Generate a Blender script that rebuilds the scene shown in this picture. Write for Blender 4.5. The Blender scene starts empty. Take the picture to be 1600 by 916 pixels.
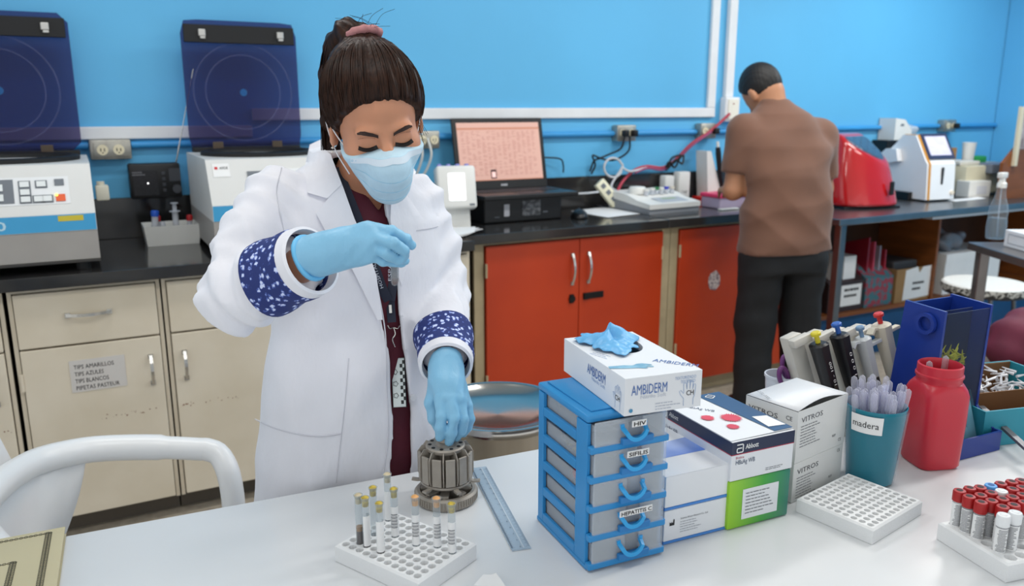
import bpy, bmesh, math, random
import numpy as np
from mathutils import Vector, Matrix
random.seed(7)
PI = math.pi
S = bpy.context.scene
COL = S.collection

# ---------------------------------------------------------------- camera
FPX = 1265.0; HCAM = 1.41
PITCH = math.atan((458 - 167) / FPX)
YAW = math.radians(28.0)
cam_d = bpy.data.cameras.new('camera'); cam = bpy.data.objects.new('camera', cam_d); COL.objects.link(cam)
cam_d.sensor_width = 36.0; cam_d.lens = 36.0 * FPX / 1600.0
cam_d.clip_start = 0.05; cam_d.clip_end = 60
cam.location = (0, 0, HCAM)
cam.rotation_euler = (PI / 2 - PITCH, 0, -YAW)
cam_d.dof.use_dof = True; cam_d.dof.focus_distance = 1.4; cam_d.dof.aperture_fstop = 4.5
S.camera = cam
FW = np.array([math.sin(YAW) * math.cos(PITCH), math.cos(YAW) * math.cos(PITCH), -math.sin(PITCH)])
RT = np.array([math.cos(YAW), -math.sin(YAW), 0.0]); UPV = np.cross(RT, FW); CP = np.array([0, 0, HCAM])
def ray(x, y): return FW + RT * (x - 800) / FPX - UPV * (y - 458) / FPX
def Zp(x, y, z):
    d = ray(x, y); return CP + d * (z - HCAM) / d[2]
def Yp(x, y, yy):
    d = ray(x, y); return CP + d * (yy / d[1])

# ---------------------------------------------------------------- world, ceiling lamps, exposure
W = bpy.data.worlds.new('world'); S.world = W; W.use_nodes = True
bg = W.node_tree.nodes['Background']; bg.inputs[0].default_value = (0.93, 0.97, 1.0, 1); bg.inputs[1].default_value = 0.95
S.view_settings.view_transform = 'Standard'; S.view_settings.look = 'None'
S.view_settings.exposure = 0.27; S.view_settings.gamma = 1.0; S.view_settings.use_curve_mapping = False
LAMPS = [(0.2, 0.9), (0.2, 2.3), (2.3, 0.9), (2.3, 2.3), (4.4, 0.9), (4.4, 2.3)]
LAMP_W = 15.0
for i, (lx, ly) in enumerate(LAMPS):
    ld = bpy.data.lights.new('tube_light', 'AREA'); ld.shape = 'RECTANGLE'; ld.size = 1.15; ld.size_y = 0.26
    ld.energy = LAMP_W*[0.6, 0.6, 1.05, 1.1, 1.5, 1.9][i]; ld.color = (1.0, 0.985, 0.95)
    lo = bpy.data.objects.new('tube_light', ld); COL.objects.link(lo); lo.location = (lx, ly, 2.70)

# ---------------------------------------------------------------- materials
def lin(c):
    o = []
    for v in c[:3]:
        v = v / 255.0
        o.append(v / 12.92 if v <= 0.04045 else ((v + 0.055) / 1.055) ** 2.4)
    return (o[0], o[1], o[2], 1.0)
MATS = {}
def mat(name, rgb, rough=0.5, metal=0.0, var=0.06, scale=8.0, bump=0.0, bscale=60.0, alpha=1.0, trans=0.0, spec=0.5,
        coat=0.0, emit=0.0, rgb2=None, stretch=None, sss=0.0, sheen=0.0, thresh=None, ior=1.45, bdist=0.004):
    if name in MATS: return MATS[name]
    m = bpy.data.materials.new(name); m.use_nodes = True; nt = m.node_tree; N = nt.nodes; L = nt.links
    b = N['Principled BSDF']
    c = lin(rgb)
    tc = N.new('ShaderNodeTexCoord'); src = tc.outputs['Object']
    if stretch:
        mp = N.new('ShaderNodeMapping'); mp.inputs['Scale'].default_value = stretch; L.new(src, mp.inputs[0]); src = mp.outputs[0]
    if var > 0 or rgb2:
        n = N.new('ShaderNodeTexNoise'); n.inputs['Scale'].default_value = scale; n.inputs['Detail'].default_value = 5
        L.new(src, n.inputs['Vector'])
        r = N.new('ShaderNodeValToRGB'); L.new(n.outputs['Fac'], r.inputs[0])
        lo, hi = thresh if thresh else (0.3, 0.7)
        r.color_ramp.elements[0].position = lo; r.color_ramp.elements[1].position = hi
        if rgb2:
            r.color_ramp.elements[0].color = c; r.color_ramp.elements[1].color = lin(rgb2)
        else:
            r.color_ramp.elements[0].color = tuple(max(0, v * (1 - var)) for v in c[:3]) + (1,)
            r.color_ramp.elements[1].color = tuple(min(1, v * (1 + var)) for v in c[:3]) + (1,)
        L.new(r.outputs[0], b.inputs['Base Color'])
    else: b.inputs['Base Color'].default_value = c
    b.inputs['Roughness'].default_value = rough; b.inputs['Metallic'].default_value = metal
    b.inputs['Alpha'].default_value = alpha; b.inputs['Transmission Weight'].default_value = trans
    b.inputs['IOR'].default_value = ior
    b.inputs['Specular IOR Level'].default_value = spec; b.inputs['Coat Weight'].default_value = coat
    if sss: 
        b.inputs['Subsurface Weight'].default_value = sss; b.inputs['Subsurface Radius'].default_value = (0.01, 0.004, 0.002)
    if sheen: b.inputs['Sheen Weight'].default_value = sheen
    if emit:
        b.inputs['Emission Color'].default_value = c; b.inputs['Emission Strength'].default_value = emit
    if bump:
        n2 = N.new('ShaderNodeTexNoise'); n2.inputs['Scale'].default_value = bscale; n2.inputs['Detail'].default_value = 4
        L.new(src, n2.inputs['Vector'])
        bp = N.new('ShaderNodeBump'); bp.inputs['Strength'].default_value = bump; bp.inputs['Distance'].default_value = bdist
        L.new(n2.outputs['Fac'], bp.inputs['Height']); L.new(bp.outputs[0], b.inputs['Normal'])
    MATS[name] = m
    return m
def clear_mat(name, rgb, tint=0.75, gloss=0.12, rough=0.08):
    """thin clear plastic or glass: tinted see-through film with a glossy skin"""
    if name in MATS: return MATS[name]
    m = bpy.data.materials.new(name); m.use_nodes = True; nt = m.node_tree; N = nt.nodes; L = nt.links
    for n in list(N): N.remove(n)
    out = N.new('ShaderNodeOutputMaterial'); mix = N.new('ShaderNodeMixShader'); t = N.new('ShaderNodeBsdfTransparent')
    p = N.new('ShaderNodeBsdfPrincipled'); c = lin(rgb)
    t.inputs[0].default_value = c
    p.inputs['Base Color'].default_value = c; p.inputs['Roughness'].default_value = rough
    fr = N.new('ShaderNodeLayerWeight'); fr.inputs[0].default_value = 0.5
    pw = N.new('ShaderNodeMath'); pw.operation = 'POWER'; pw.inputs[1].default_value = 4.0
    ma = N.new('ShaderNodeMath'); ma.operation = 'MULTIPLY_ADD'; ma.inputs[1].default_value = gloss * 4; ma.inputs[2].default_value = 1 - tint
    ma.use_clamp = True
    L.new(fr.outputs['Facing'], pw.inputs[0]); L.new(pw.outputs[0], ma.inputs[0]); L.new(ma.outputs[0], mix.inputs[0])
    L.new(t.outputs[0], mix.inputs[1]); L.new(p.outputs[0], mix.inputs[2]); L.new(mix.outputs[0], out.inputs[0])
    MATS[name] = m
    return m

# ---------------------------------------------------------------- mesh helpers
class MB:
    """collects plain shapes into one mesh"""
    def __init__(s): s.v = []; s.f = []
    def add(s, vs, fs):
        o = len(s.v); s.v += [tuple(map(float, v)) for v in vs]; s.f += [tuple(i + o for i in f) for f in fs]; return s
    def box(s, x0, x1, y0, y1, z0, z1):
        s.add([(x0,y0,z0),(x1,y0,z0),(x1,y1,z0),(x0,y1,z0),(x0,y0,z1),(x1,y0,z1),(x1,y1,z1),(x0,y1,z1)],
              [(3,2,1,0),(4,5,6,7),(0,1,5,4),(1,2,6,5),(2,3,7,6),(3,0,4,7)]); return s
    def cbox(s, c, sx, sy, sz, M=None):
        b = MB().box(-sx/2, sx/2, -sy/2, sy/2, -sz/2, sz/2); c = Vector(c)
        vs = [((M @ Vector(v)) if M else Vector(v)) + c for v in b.v]
        return s.add(vs, b.f)
    def rbox(s, x0, x1, y0, y1, z0, z1, r=0.005, seg=2):
        bm = bmesh.new(); bmesh.ops.create_cube(bm, size=1)
        for v in bm.verts: v.co = Vector(((x0+x1)/2 + v.co.x*(x1-x0), (y0+y1)/2 + v.co.y*(y1-y0), (z0+z1)/2 + v.co.z*(z1-z0)))
        bmesh.ops.bevel(bm, geom=list(bm.edges), offset=r, segments=seg, profile=0.5, affect='EDGES')
        bm.verts.index_update(); s.add([v.co[:] for v in bm.verts], [[v.index for v in f.verts] for f in bm.faces]); bm.free(); return s
    def lathe(s, prof, c=(0,0,0), n=24, axis='z', M=None, cap=True, a0=0.0, a1=2*PI):
        """prof: (radius, height) pairs"""
        full = abs(a1 - a0 - 2*PI) < 1e-6; m = n if full else n + 1
        vs = []; fs = []; k = len(prof)
        for (r, h) in prof:
            for i in range(m):
                a = a0 + (a1 - a0) * i / n; p = Vector((r*math.cos(a), r*math.sin(a), h))
                if axis == 'x': p = Vector((p.z, p.x, p.y))
                elif axis == 'y': p = Vector((p.x, p.z, -p.y)) 
                if M: p = M @ p
                vs.append(p + Vector(c))
        for j in range(k-1):
            for i in range(n):
                i2 = (i+1) % m
                fs.append((j*m+i, j*m+i2, (j+1)*m+i2, (j+1)*m+i))
        if cap and full:
            if prof[0][0] > 1e-5: fs.append(tuple(range(m-1, -1, -1)))
            if prof[-1][0] > 1e-5: fs.append(tuple((k-1)*m+i for i in range(m)))
        return s.add(vs, fs)
    def cyl(s, c, r, h, n=20, axis='z', r2=None, M=None): return s.lathe([(r, 0), (r if r2 is None else r2, h)], c, n, axis, M)
    def tube(s, pts, r, n=8, closed=False, rr=None):
        pts = [Vector(p) for p in pts]; k = len(pts); vs = []; fs = []; up = None
        for i, p in enumerate(pts):
            a = pts[(i-1) % k] if (closed or i > 0) else p; b = pts[(i+1) % k] if (closed or i < k-1) else p
            t = (b - a).normalized()
            if up is None: up = t.orthogonal().normalized()
            up = (up - t * up.dot(t)); up = up.normalized() if up.length > 1e-6 else t.orthogonal().normalized()
            w = t.cross(up); q = rr[i] if rr else r
            for j in range(n):
                an = 2*PI*j/n; vs.append(p + (up*math.cos(an) + w*math.sin(an)) * q)
        for i in range(k if closed else k-1):
            i2 = (i+1) % k
            for j in range(n): fs.append((i*n+j, i*n+(j+1)%n, i2*n+(j+1)%n, i2*n+j))
        if not closed: fs.append(tuple(range(n-1,-1,-1))); fs.append(tuple((k-1)*n+j for j in range(n)))
        return s.add(vs, fs)
    def ribbon(s, pts, w, t, normal=(0,0,1)):
        """flat bar of width w and thickness t along pts"""
        pts = [Vector(p) for p in pts]; nn = Vector(normal); vs = []; fs = []; k = len(pts)
        for i, p in enumerate(pts):
            d = (pts[min(i+1,k-1)] - pts[max(i-1,0)]).normalized(); sd = d.cross(nn).normalized(); up = sd.cross(d).normalized()
            for a, b in ((-1,-1),(1,-1),(1,1),(-1,1)): vs.append(p + sd*a*w/2 + up*b*t/2)
        for i in range(k-1):
            for j in range(4): fs.append((i*4+j, i*4+(j+1)%4, i*4+4+(j+1)%4, i*4+4+j))
        fs.append((3,2,1,0)); fs.append(tuple((k-1)*4+j for j in range(4)))
        return s.add(vs, fs)
    def prism(s, poly, h0, h1, plane='xy', M=None):
        n = len(poly); vs = []
        for h in (h0, h1):
            for (a, b) in poly:
                p = Vector((a,b,h)) if plane == 'xy' else (Vector((a,h,b)) if plane == 'xz' else Vector((h,a,b)))
                vs.append(M @ p if M else p)
        fs = [tuple(range(n-1,-1,-1)), tuple(range(n,2*n))] + [(i,(i+1)%n,n+(i+1)%n,n+i) for i in range(n)]
        return s.add(vs, fs)
    def xf(s, M): s.v = [tuple(M @ Vector(v)) for v in s.v]; return s
    def mesh(s, name, smooth=None):
        me = bpy.data.meshes.new(name); me.from_pydata(s.v, [], s.f); me.validate()
        bm = bmesh.new(); bm.from_mesh(me); bmesh.ops.recalc_face_normals(bm, faces=bm.faces); bm.to_mesh(me); bm.free()
        if smooth:
            me.polygons.foreach_set('use_smooth', [True]*len(me.polygons))
            me.set_sharp_from_angle(angle=math.radians(smooth))
        return me
def link(name, me, m=None, parent=None, loc=None, rot=None):
    o = bpy.data.objects.new(name, me); COL.objects.link(o)
    if m and me is not None and not me.materials: me.materials.append(m)
    if parent: o.parent = parent
    if loc is not None: o.location = loc
    if rot is not None: o.rotation_euler = rot
    return o
def obj(name, mb, m, parent=None, smooth=None, loc=None, rot=None):
    return link(name, mb.mesh(name, smooth), m, parent, loc, rot)
def tag(o, label, cat, group=None, kind=None):
    if label: o['label'] = label
    if cat: o['category'] = cat
    if group: o['group'] = group
    if kind: o['kind'] = kind
    return o
def thing(name, label, cat, loc=(0,0,0), rotz=0.0, group=None):
    o = bpy.data.objects.new(name, None); COL.objects.link(o); o.empty_display_size = 0.05
    o.location = loc; o.rotation_euler = (0,0,rotz) if not isinstance(rotz, (tuple, list)) else rotz
    return tag(o, label, cat, group)
def struct(name, mb, m, label=None, smooth=None):
    o = obj(name, mb, m, None, smooth); o['kind'] = 'structure'
    if label: o['label'] = label
    return o
def copy_tree(o, parent=None, label=None):
    c = o.copy(); COL.objects.link(c); c.parent = parent
    if label: c['label'] = label
    for ch in list(o.children): copy_tree(ch, c)
    return c
def text(parent, s, o, u, v, size, m, width=None, name='lettering', lift=0.0006, align='LEFT', bold=0.0):
    """flat print: text from origin o along u with up v, in the parent's frame"""
    cu = bpy.data.curves.new('t', 'FONT'); cu.body = s; cu.size = size; cu.align_x = align; cu.resolution_u = 2; cu.offset = bold * size
    t = bpy.data.objects.new('t', cu); COL.objects.link(t)
    dg = bpy.context.evaluated_depsgraph_get(); me = bpy.data.meshes.new_from_object(t.evaluated_get(dg))
    bpy.data.objects.remove(t); bpy.data.curves.remove(cu)
    u = Vector(u).normalized(); v = Vector(v).normalized(); n = u.cross(v).normalized(); o = Vector(o)
    sx = 1.0
    if width and len(me.vertices):
        xs = [q.co.x for q in me.vertices]; sx = width / max(1e-6, max(xs) - min(xs))
    for q in me.vertices: q.co = o + u*q.co.x*sx + v*q.co.y + n*lift
    me.name = name
    return link(name, me, m, parent)
def textlines(parent, o, u, v, w, lines, pitch, h, m, name='small_print', seed=1):
    """rows of print too fine to read"""
    rnd = random.Random(seed); mb = MB(); u = Vector(u).normalized(); v = Vector(v).normalized(); n = u.cross(v); o = Vector(o)
    for i in range(lines):
        x = 0; full = w * rnd.uniform(0.6, 1.0)
        while x < full:
            l = min(rnd.uniform(0.06, 0.2) * w, full - x); p = o - v*pitch*i + u*x + n*0.0006
            mb.add([p, p+u*l, p+u*l+v*h, p+v*h], [(0,1,2,3)]); x += l + 0.025*w
    o_ = obj(name, mb, m, parent); o_['kind'] = 'stuff'
    return o_
def quad(parent, name, o, u, v, m, lift=0.0005):
    o = Vector(o); u = Vector(u); v = Vector(v); n = u.cross(v).normalized()*lift
    return obj(name, MB().add([o+n, o+u+n, o+u+v+n, o+v+n], [(0,1,2,3)]), m, parent)
def smooth_path(pts, n=6):
    """Catmull-Rom through pts"""
    P = [Vector(p) for p in pts]; P = [P[0]*2-P[1]] + P + [P[-1]*2-P[-2]]; out = []
    for i in range(1, len(P)-2):
        for k in range(n):
            t = k/n; a,b,c,d = P[i-1],P[i],P[i+1],P[i+2]
            out.append(0.5*((2*b)+(c-a)*t+(2*a-5*b+4*c-d)*t*t+(3*b-a-3*c+d)*t**3))
    out.append(P[-2]); return out

# ---------------------------------------------------------------- signed distance modelling (for bodies and cloth)
def sd_seg(P, a, b, ra, rb):
    a = np.asarray(a, np.float32); b = np.asarray(b, np.float32); d = b - a; q = [P[i]-a[i] for i in range(3)]
    h = np.clip((q[0]*d[0]+q[1]*d[1]+q[2]*d[2]) / max(float(d@d), 1e-9), 0, 1)
    return np.sqrt((q[0]-h*d[0])**2 + (q[1]-h*d[1])**2 + (q[2]-h*d[2])**2) - (ra + (rb-ra)*h)
def sd_ell(P, c, r, R=None):
    q = [P[i]-c[i] for i in range(3)]
    if R is not None:
        R = np.asarray(R, np.float32); q = [R[0][i]*q[0]+R[1][i]*q[1]+R[2][i]*q[2] for i in range(3)]
    k0 = np.sqrt((q[0]/r[0])**2 + (q[1]/r[1])**2 + (q[2]/r[2])**2)
    k1 = np.sqrt((q[0]/r[0]**2)**2 + (q[1]/r[1]**2)**2 + (q[2]/r[2]**2)**2) + 1e-6
    return k0*(k0-1)/k1
def smin(a, b, k):
    h = np.clip(0.5 + 0.5*(b-a)/k, 0, 1); return b + (a-b)*h - k*h*(1-h)
def smax(a, b, k): return -smin(-a, -b, k)
def grid(lo, hi, res):
    ax = [np.arange(lo[i], hi[i]+res, res, dtype=np.float32) for i in range(3)]
    return ax, np.meshgrid(*ax, indexing='ij', sparse=True)
def surface(ax, V):
    """surface nets: quads around the zero level of V"""
    s = V < 0; nx, ny, nz = V.shape
    cnt = np.zeros((nx-1, ny-1, nz-1), np.float32); acc = [np.zeros_like(cnt) for _ in range(3)]
    def sl(a, i, j, k): return a[i:nx-1+i, j:ny-1+j, k:nz-1+k]
    cor = [(i,j,k) for i in (0,1) for j in (0,1) for k in (0,1)]
    for a in cor:
        for d in range(3):
            if a[d]: continue
            b = list(a); b[d] = 1
            va = sl(V,*a); vb = sl(V,*b); x = sl(s,*a) != sl(s,*b)
            t = np.where(x, va/np.where(x, va-vb, 1), 0)
            cnt += x
            for e in range(3): acc[e] += x*(a[e] + (t if e == d else 0))
    act = cnt > 0; idx = -np.ones(cnt.shape, np.int64); idx[act] = np.arange(act.sum()); I = np.argwhere(act); c = cnt[act]
    vs = np.stack([ax[e][0] + (I[:,e] + acc[e][act]/c)*(ax[e][1]-ax[e][0]) for e in range(3)], 1)
    F = []
    for d in range(3):
        e, g = [(1,2),(2,0),(0,1)][d]
        A = [slice(1,-1)]*3; A[d] = slice(0,-1); B = list(A); B[d] = slice(1,None)
        sa = s[tuple(A)]; sb = s[tuple(B)]
        for flip, m in ((0, sa & ~sb), (1, ~sa & sb)):
            Q = np.argwhere(m)
            if not len(Q): continue
            for z in range(3):
                if z != d: Q[:,z] += 1
            def at(de, dg):
                q = Q.copy(); q[:,e] -= de; q[:,g] -= dg; return idx[q[:,0], q[:,1], q[:,2]]
            f = np.stack([at(1,1), at(0,1), at(0,0), at(1,0)], 1)
            F.append(f[:, ::-1] if flip else f)
    return vs, np.concatenate(F)
def sdf_mesh(name, lo, hi, res, fn, smooth_it=1):
    ax, P = grid(lo, hi, res); V = np.broadcast_to(fn(P), tuple(len(a) for a in ax)).astype(np.float32)
    V = V.copy()
    for d in range(3):
        i0 = [slice(None)]*3; i0[d] = 0; V[tuple(i0)] = np.maximum(V[tuple(i0)], 1e-3); i0[d] = -1; V[tuple(i0)] = np.maximum(V[tuple(i0)], 1e-3)
    vs, fs = surface(ax, V)
    for _ in range(smooth_it):
        nb = np.zeros_like(vs); k = np.zeros(len(vs))
        for i in range(4):
            a = fs[:,i]; b = fs[:,(i+1)%4]
            np.add.at(nb, a, vs[b]); np.add.at(nb, b, vs[a]); np.add.at(k, a, 1); np.add.at(k, b, 1)
        vs = vs*0.5 + 0.5*nb/np.maximum(k,1)[:,None]
    me = bpy.data.meshes.new(name); me.from_pydata(vs.tolist(), [], fs.tolist()); me.update()
    me.polygons.foreach_set('use_smooth', [True]*len(me.polygons))
    return me
def rotm(*axes):
    M = Matrix.Identity(3)
    for a, deg in axes: M = M @ Matrix.Rotation(math.radians(deg), 3, a.upper())
    return M
# ================================================================ the room
WY = 3.56                      # back wall plane
blue_wall = mat('blue_wall_paint', (96, 180, 226), 0.55, var=0.05, scale=1.3, bump=0.10, bscale=45)
floor_m = mat('floor_terrazzo', (176, 166, 150), 0.35, var=0.12, scale=30, rgb2=(150, 140, 126))
white_paint = mat('white_paint', (226, 228, 230), 0.45, var=0.04)
struct('floor', MB().box(-3.0, 6.2, -2.5, WY + 0.1, -0.06, 0.0), floor_m)
struct('wall_back', MB().box(-3.0, 6.2, WY, WY + 0.1, 0.0, 2.85), blue_wall)
struct('wall_right', MB().box(5.75, 5.85, -2.5, WY - 0.005, 0.005, 2.85), blue_wall)
struct('ceiling', MB().box(-3.0, 6.2, -2.5, WY + 0.1, 2.86, 2.92), mat('ceiling_white', (232, 232, 228), 0.7, var=0.03))
fix_m = mat('lamp_housing_white', (240, 240, 240), 0.4, var=0.02)
for i, (lx, ly) in enumerate(LAMPS):
    t = thing('ceiling_lamp', 'white fluorescent ceiling lamp above the ' + ['white chair', 'left cream cabinets', 'drawer tower', 'red-orange doors', 'steel side table', 'long steel table'][i], 'ceiling lamp', (lx, ly, 2.73), 0, 'fluorescent ceiling lamps')
    h = MB(); h.box(-0.62, 0.62, -0.17, -0.14, -0.03, 0.125); h.box(-0.62, 0.62, 0.14, 0.17, -0.03, 0.125)
    h.box(-0.62, -0.59, -0.14, 0.14, -0.03, 0.125); h.box(0.59, 0.62, -0.14, 0.14, -0.03, 0.125); h.box(-0.59, 0.59, -0.14, 0.14, 0.10, 0.125)
    obj('housing', h, fix_m, t)
# ---- white frame of the wall board, left rail, cable raceway
zf0 = Yp(700, 186, WY)[2]; zf1 = Yp(700, 169, WY)[2]
xr = Yp(1113, 180, WY)[0]; xl = Yp(393, 180, WY)[0]
wf = MB(); wf.rbox(xl, xr, WY - 0.022, WY - 0.0005, zf0, zf1, 0.004)
struct('trim_1', wf, white_paint, 'white lower rail of the large wall frame')
struct('trim_2', MB().rbox(xr - 0.052, xr, WY - 0.022, WY - 0.0005, zf1 + 0.0005, 2.84, 0.004), white_paint, 'white upright of the large wall frame')
zl = Yp(220, 207, WY)[2]
struct('trim_3', MB().rbox(-1.2, xl - 0.004, WY - 0.022, WY - 0.0005, zl - 0.024, zl + 0.024, 0.004), white_paint, 'white rail on the wall behind the centrifuges')
xc = Yp(1137, 100, WY)[0]
struct('trim_4', MB().rbox(xc - 0.028, xc + 0.028, WY - 0.03, WY - 0.0005, Yp(1137, 152, WY)[2], 2.84, 0.004), white_paint, 'white vertical cable raceway')
t = thing('switch_box', 'white surface-mounted wall box at the foot of the vertical cable raceway', 'wall box', (xc + 0.01, WY, Yp(1137, 171, WY)[2]))
obj('housing', MB().rbox(-0.052, 0.052, -0.05, -0.0005, -0.066, 0.066, 0.006), white_paint, t)
obj('cover_plate', MB().rbox(-0.036, 0.036, -0.056, -0.0505, -0.054, 0.054, 0.002), mat('cream_plastic', (232, 228, 214), 0.4), t)
obj('screw', MB().cyl((0, -0.058, 0.03), 0.004, 0.0018, 8, 'y'), mat('screw_red', (150, 40, 40), 0.4, 0.3), t)
# ---- blue painted conduit pipes with metal outlet boxes
pipe_m = mat('blue_conduit', (58, 150, 212), 0.4, var=0.05)
zc = Yp(820, 211, WY)[2]
bx = [Yp(172, 233, WY)[0], Yp(662, 215, WY)[0], Yp(970, 208, WY)[0], Yp(1097, 206, WY)[0], Yp(1473, 198, WY)[0]]
steel_box = mat('galvanised_box', (168, 165, 156), 0.38, 0.75, var=0.18, scale=30)
face_m = mat('outlet_face', (222, 212, 182), 0.45); black_p = mat('black_plastic', (22, 22, 24), 0.4, var=0.15)
tag(obj('conduit_pipe', MB().tube([(-1.2, WY - 0.018, zc - 0.01), (bx[0] - 0.075, WY - 0.018, zc - 0.01)], 0.014, 12).tube([(bx[0] + 0.075, WY - 0.018, zc - 0.01), (bx[1] - 0.06, WY - 0.018, zc - 0.004)], 0.014, 12), pipe_m, None, 40),
    'blue painted conduit pipe behind the black radio and the left centrifuges', 'pipe', 'conduit along the wall')
tag(obj('conduit_pipe', MB().tube([(bx[1] + 0.06, WY - 0.018, zc), (bx[2] - 0.06, WY - 0.018, zc)], 0.014, 12), pipe_m, None, 40), 'blue painted conduit pipe behind the laptop', 'pipe', 'conduit along the wall')
tag(obj('conduit_pipe', MB().tube([(bx[2] + 0.06, WY - 0.018, zc), (bx[3] - 0.06, WY - 0.018, zc)], 0.014, 12), pipe_m, None, 40), 'blue painted conduit pipe between the two metal outlet boxes above the white mixer', 'pipe', 'conduit along the wall')
tag(obj('conduit_pipe', MB().tube([(bx[3] + 0.06, WY - 0.018, zc), (bx[4] - 0.07, WY - 0.018, zc + 0.01)], 0.014, 12).tube([(bx[4] + 0.07, WY - 0.018, zc + 0.01), (5.74, WY - 0.018, zc + 0.01)], 0.014, 12), pipe_m, None, 40),
    'blue painted conduit pipe running along the wall above the red analyzer', 'pipe', 'conduit along the wall')
def outlet(x, z, w, h, label, plugs=0, duplex=False):
    t = thing('outlet_box', label, 'outlet box', (x, WY, z), 0, 'metal outlet boxes on the wall')
    obj('housing', MB().rbox(-w/2, w/2, -0.055, -0.0005, -h/2, h/2, 0.006), steel_box, t, 40)
    obj('cover_plate', MB().rbox(-w/2 + 0.014, w/2 - 0.008, -0.059, -0.0552, -h/2 + 0.010, h/2 - 0.010, 0.002), steel_box, t, 40)
    for s in (-1, 1):
        f = obj('socket', MB().cyl((s*0.028, -0.063, 0), 0.020, 0.0039, 16, 'y'), face_m, t, 40)
        obj('slot', MB().box(s*0.028 - 0.008, s*0.028 - 0.005, -0.0642, -0.0631, -0.006, 0.006).box(s*0.028 + 0.005, s*0.028 + 0.008, -0.0642, -0.0631, -0.006, 0.006).cyl((s*0.028, -0.0642, -0.011), 0.0025, 0.001, 8, 'y'), black_p, f)
    for k in range(plugs):
        s = [1, -1][k]
        obj('plug', MB().rbox(s*0.028 - 0.015, s*0.028 + 0.015, -0.098, -0.0645, -0.017, 0.017, 0.005), black_p if plugs else face_m, t, 40)
    return t
outlet(bx[0], Yp(172, 233, WY)[2], 0.145, 0.075, 'grey metal double outlet box to the right of the left centrifuge lid', 0)
outlet(bx[1], Yp(662, 218, WY)[2], 0.115, 0.08, "grey metal outlet box with two white cables beside the woman's mask", 0)
outlet(bx[2], zc + 0.002, 0.12, 0.082, 'grey metal outlet box with two black plugs, right of the laptop', 2)
outlet(bx[3], zc + 0.006, 0.11, 0.082, "grey metal outlet box with one round black plug, left of the man's shoulder", 1)
outlet(bx[4], zc + 0.012, 0.125, 0.08, 'dark metal outlet box high above the white and orange analyzer', 1)
wc = mat('white_cable', (206, 206, 202), 0.45, var=0.04)
def cable(name, pts, r, m, label, cat='cable', n=7): return tag(obj(name, MB().tube(smooth_path(pts, n), r, 8), m, None, 60), label, cat)
p = Yp(655, 216, WY - 0.065); q = Yp(668, 216, WY - 0.065)
cable('power_cable', [p, Yp(660, 240, WY - 0.09), Yp(655, 262, WY - 0.08), Yp(646, 282, WY - 0.06), Yp(640, 300, WY - 0.05)], 0.006, wc, 'white power cable nearer the mask, hanging from the metal outlet box')
cable('power_cable', [q, Yp(674, 240, WY - 0.09), Yp(668, 262, WY - 0.08), Yp(656, 284, WY - 0.06), Yp(650, 302, WY - 0.05)], 0.006, wc, 'white power cable nearer the laptop, hanging from the metal outlet box')

# ================================================================ left run: cream metal cabinets and black worktop
LF = 2.83; RF = 2.95                    # worktop fronts
ZB = 1.06
top_m = mat('black_worktop', (34, 35, 38), 0.12, var=0.25, scale=5, rgb2=(52, 50, 48), coat=0.2)
x_end = Zp(742, 392, 0.86)[0]
t = thing('worktop', 'black polished worktop with backsplash under the two centrifuges', 'worktop', (0, 0, 0))
obj('slab', MB().rbox(-1.6, x_end, LF, WY - 0.0005, 0.86, 0.90, 0.003), top_m, t)
obj('backsplash', MB().rbox(-1.6, x_end, WY - 0.022, WY - 0.0005, 0.9005, ZB, 0.002), top_m, t)
t = thing('worktop', 'black polished worktop with backsplash under the laptop and the white mixer', 'worktop', (0, 0, 0))
xg = Zp(1044, 350, 0.88)[0]; x_man = 3.33
obj('slab', MB().rbox(x_end + 0.012, xg - 0.004, RF, WY - 0.0005, 0.86, 0.90, 0.003).rbox(xg + 0.004, x_man, RF + 0.005, WY - 0.0005, 0.86, 0.90, 0.003), top_m, t)
obj('backsplash', MB().rbox(x_end + 0.012, x_man, WY - 0.022, WY - 0.0005, 0.9005, ZB, 0.002), top_m, t)

cream = mat('cream_enamel', (222, 212, 194), 0.35, var=0.10, scale=3.0, rgb2=(204, 192, 170), thresh=(0.35, 0.75))
cream_in = mat('cream_dark_gap', (60, 54, 46), 0.7)
chrome = mat('chrome_handle', (205, 203, 198), 0.22, 0.9, var=0.1)
rust = mat('rust_spots', (120, 62, 30), 0.8, var=0.3)
CF = LF + 0.045                          # cabinet body front
def handle(parent, c, vertical, L=0.10):
    mb = MB(); n = 8; pts = []
    for i in range(n + 1):
        a = i / n; s = (a - 0.5) * L; d = -0.006 - 0.022 * math.sin(PI * a)
        pts.append((c[0], c[1] + d, c[2] + s) if vertical else (c[0] + s, c[1] + d, c[2]))
    mb.ribbon(pts, 0.010, 0.004, (0, 1, 0)); 
    for s in (-1, 1): 
        e = (c[0], c[1] - 0.004, c[2] + s*L*0.46) if vertical else (c[0] + s*L*0.46, c[1] - 0.004, c[2])
        mb.cbox(e, 0.015, 0.008, 0.015)
    return obj('handle', mb, chrome, parent)
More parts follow.
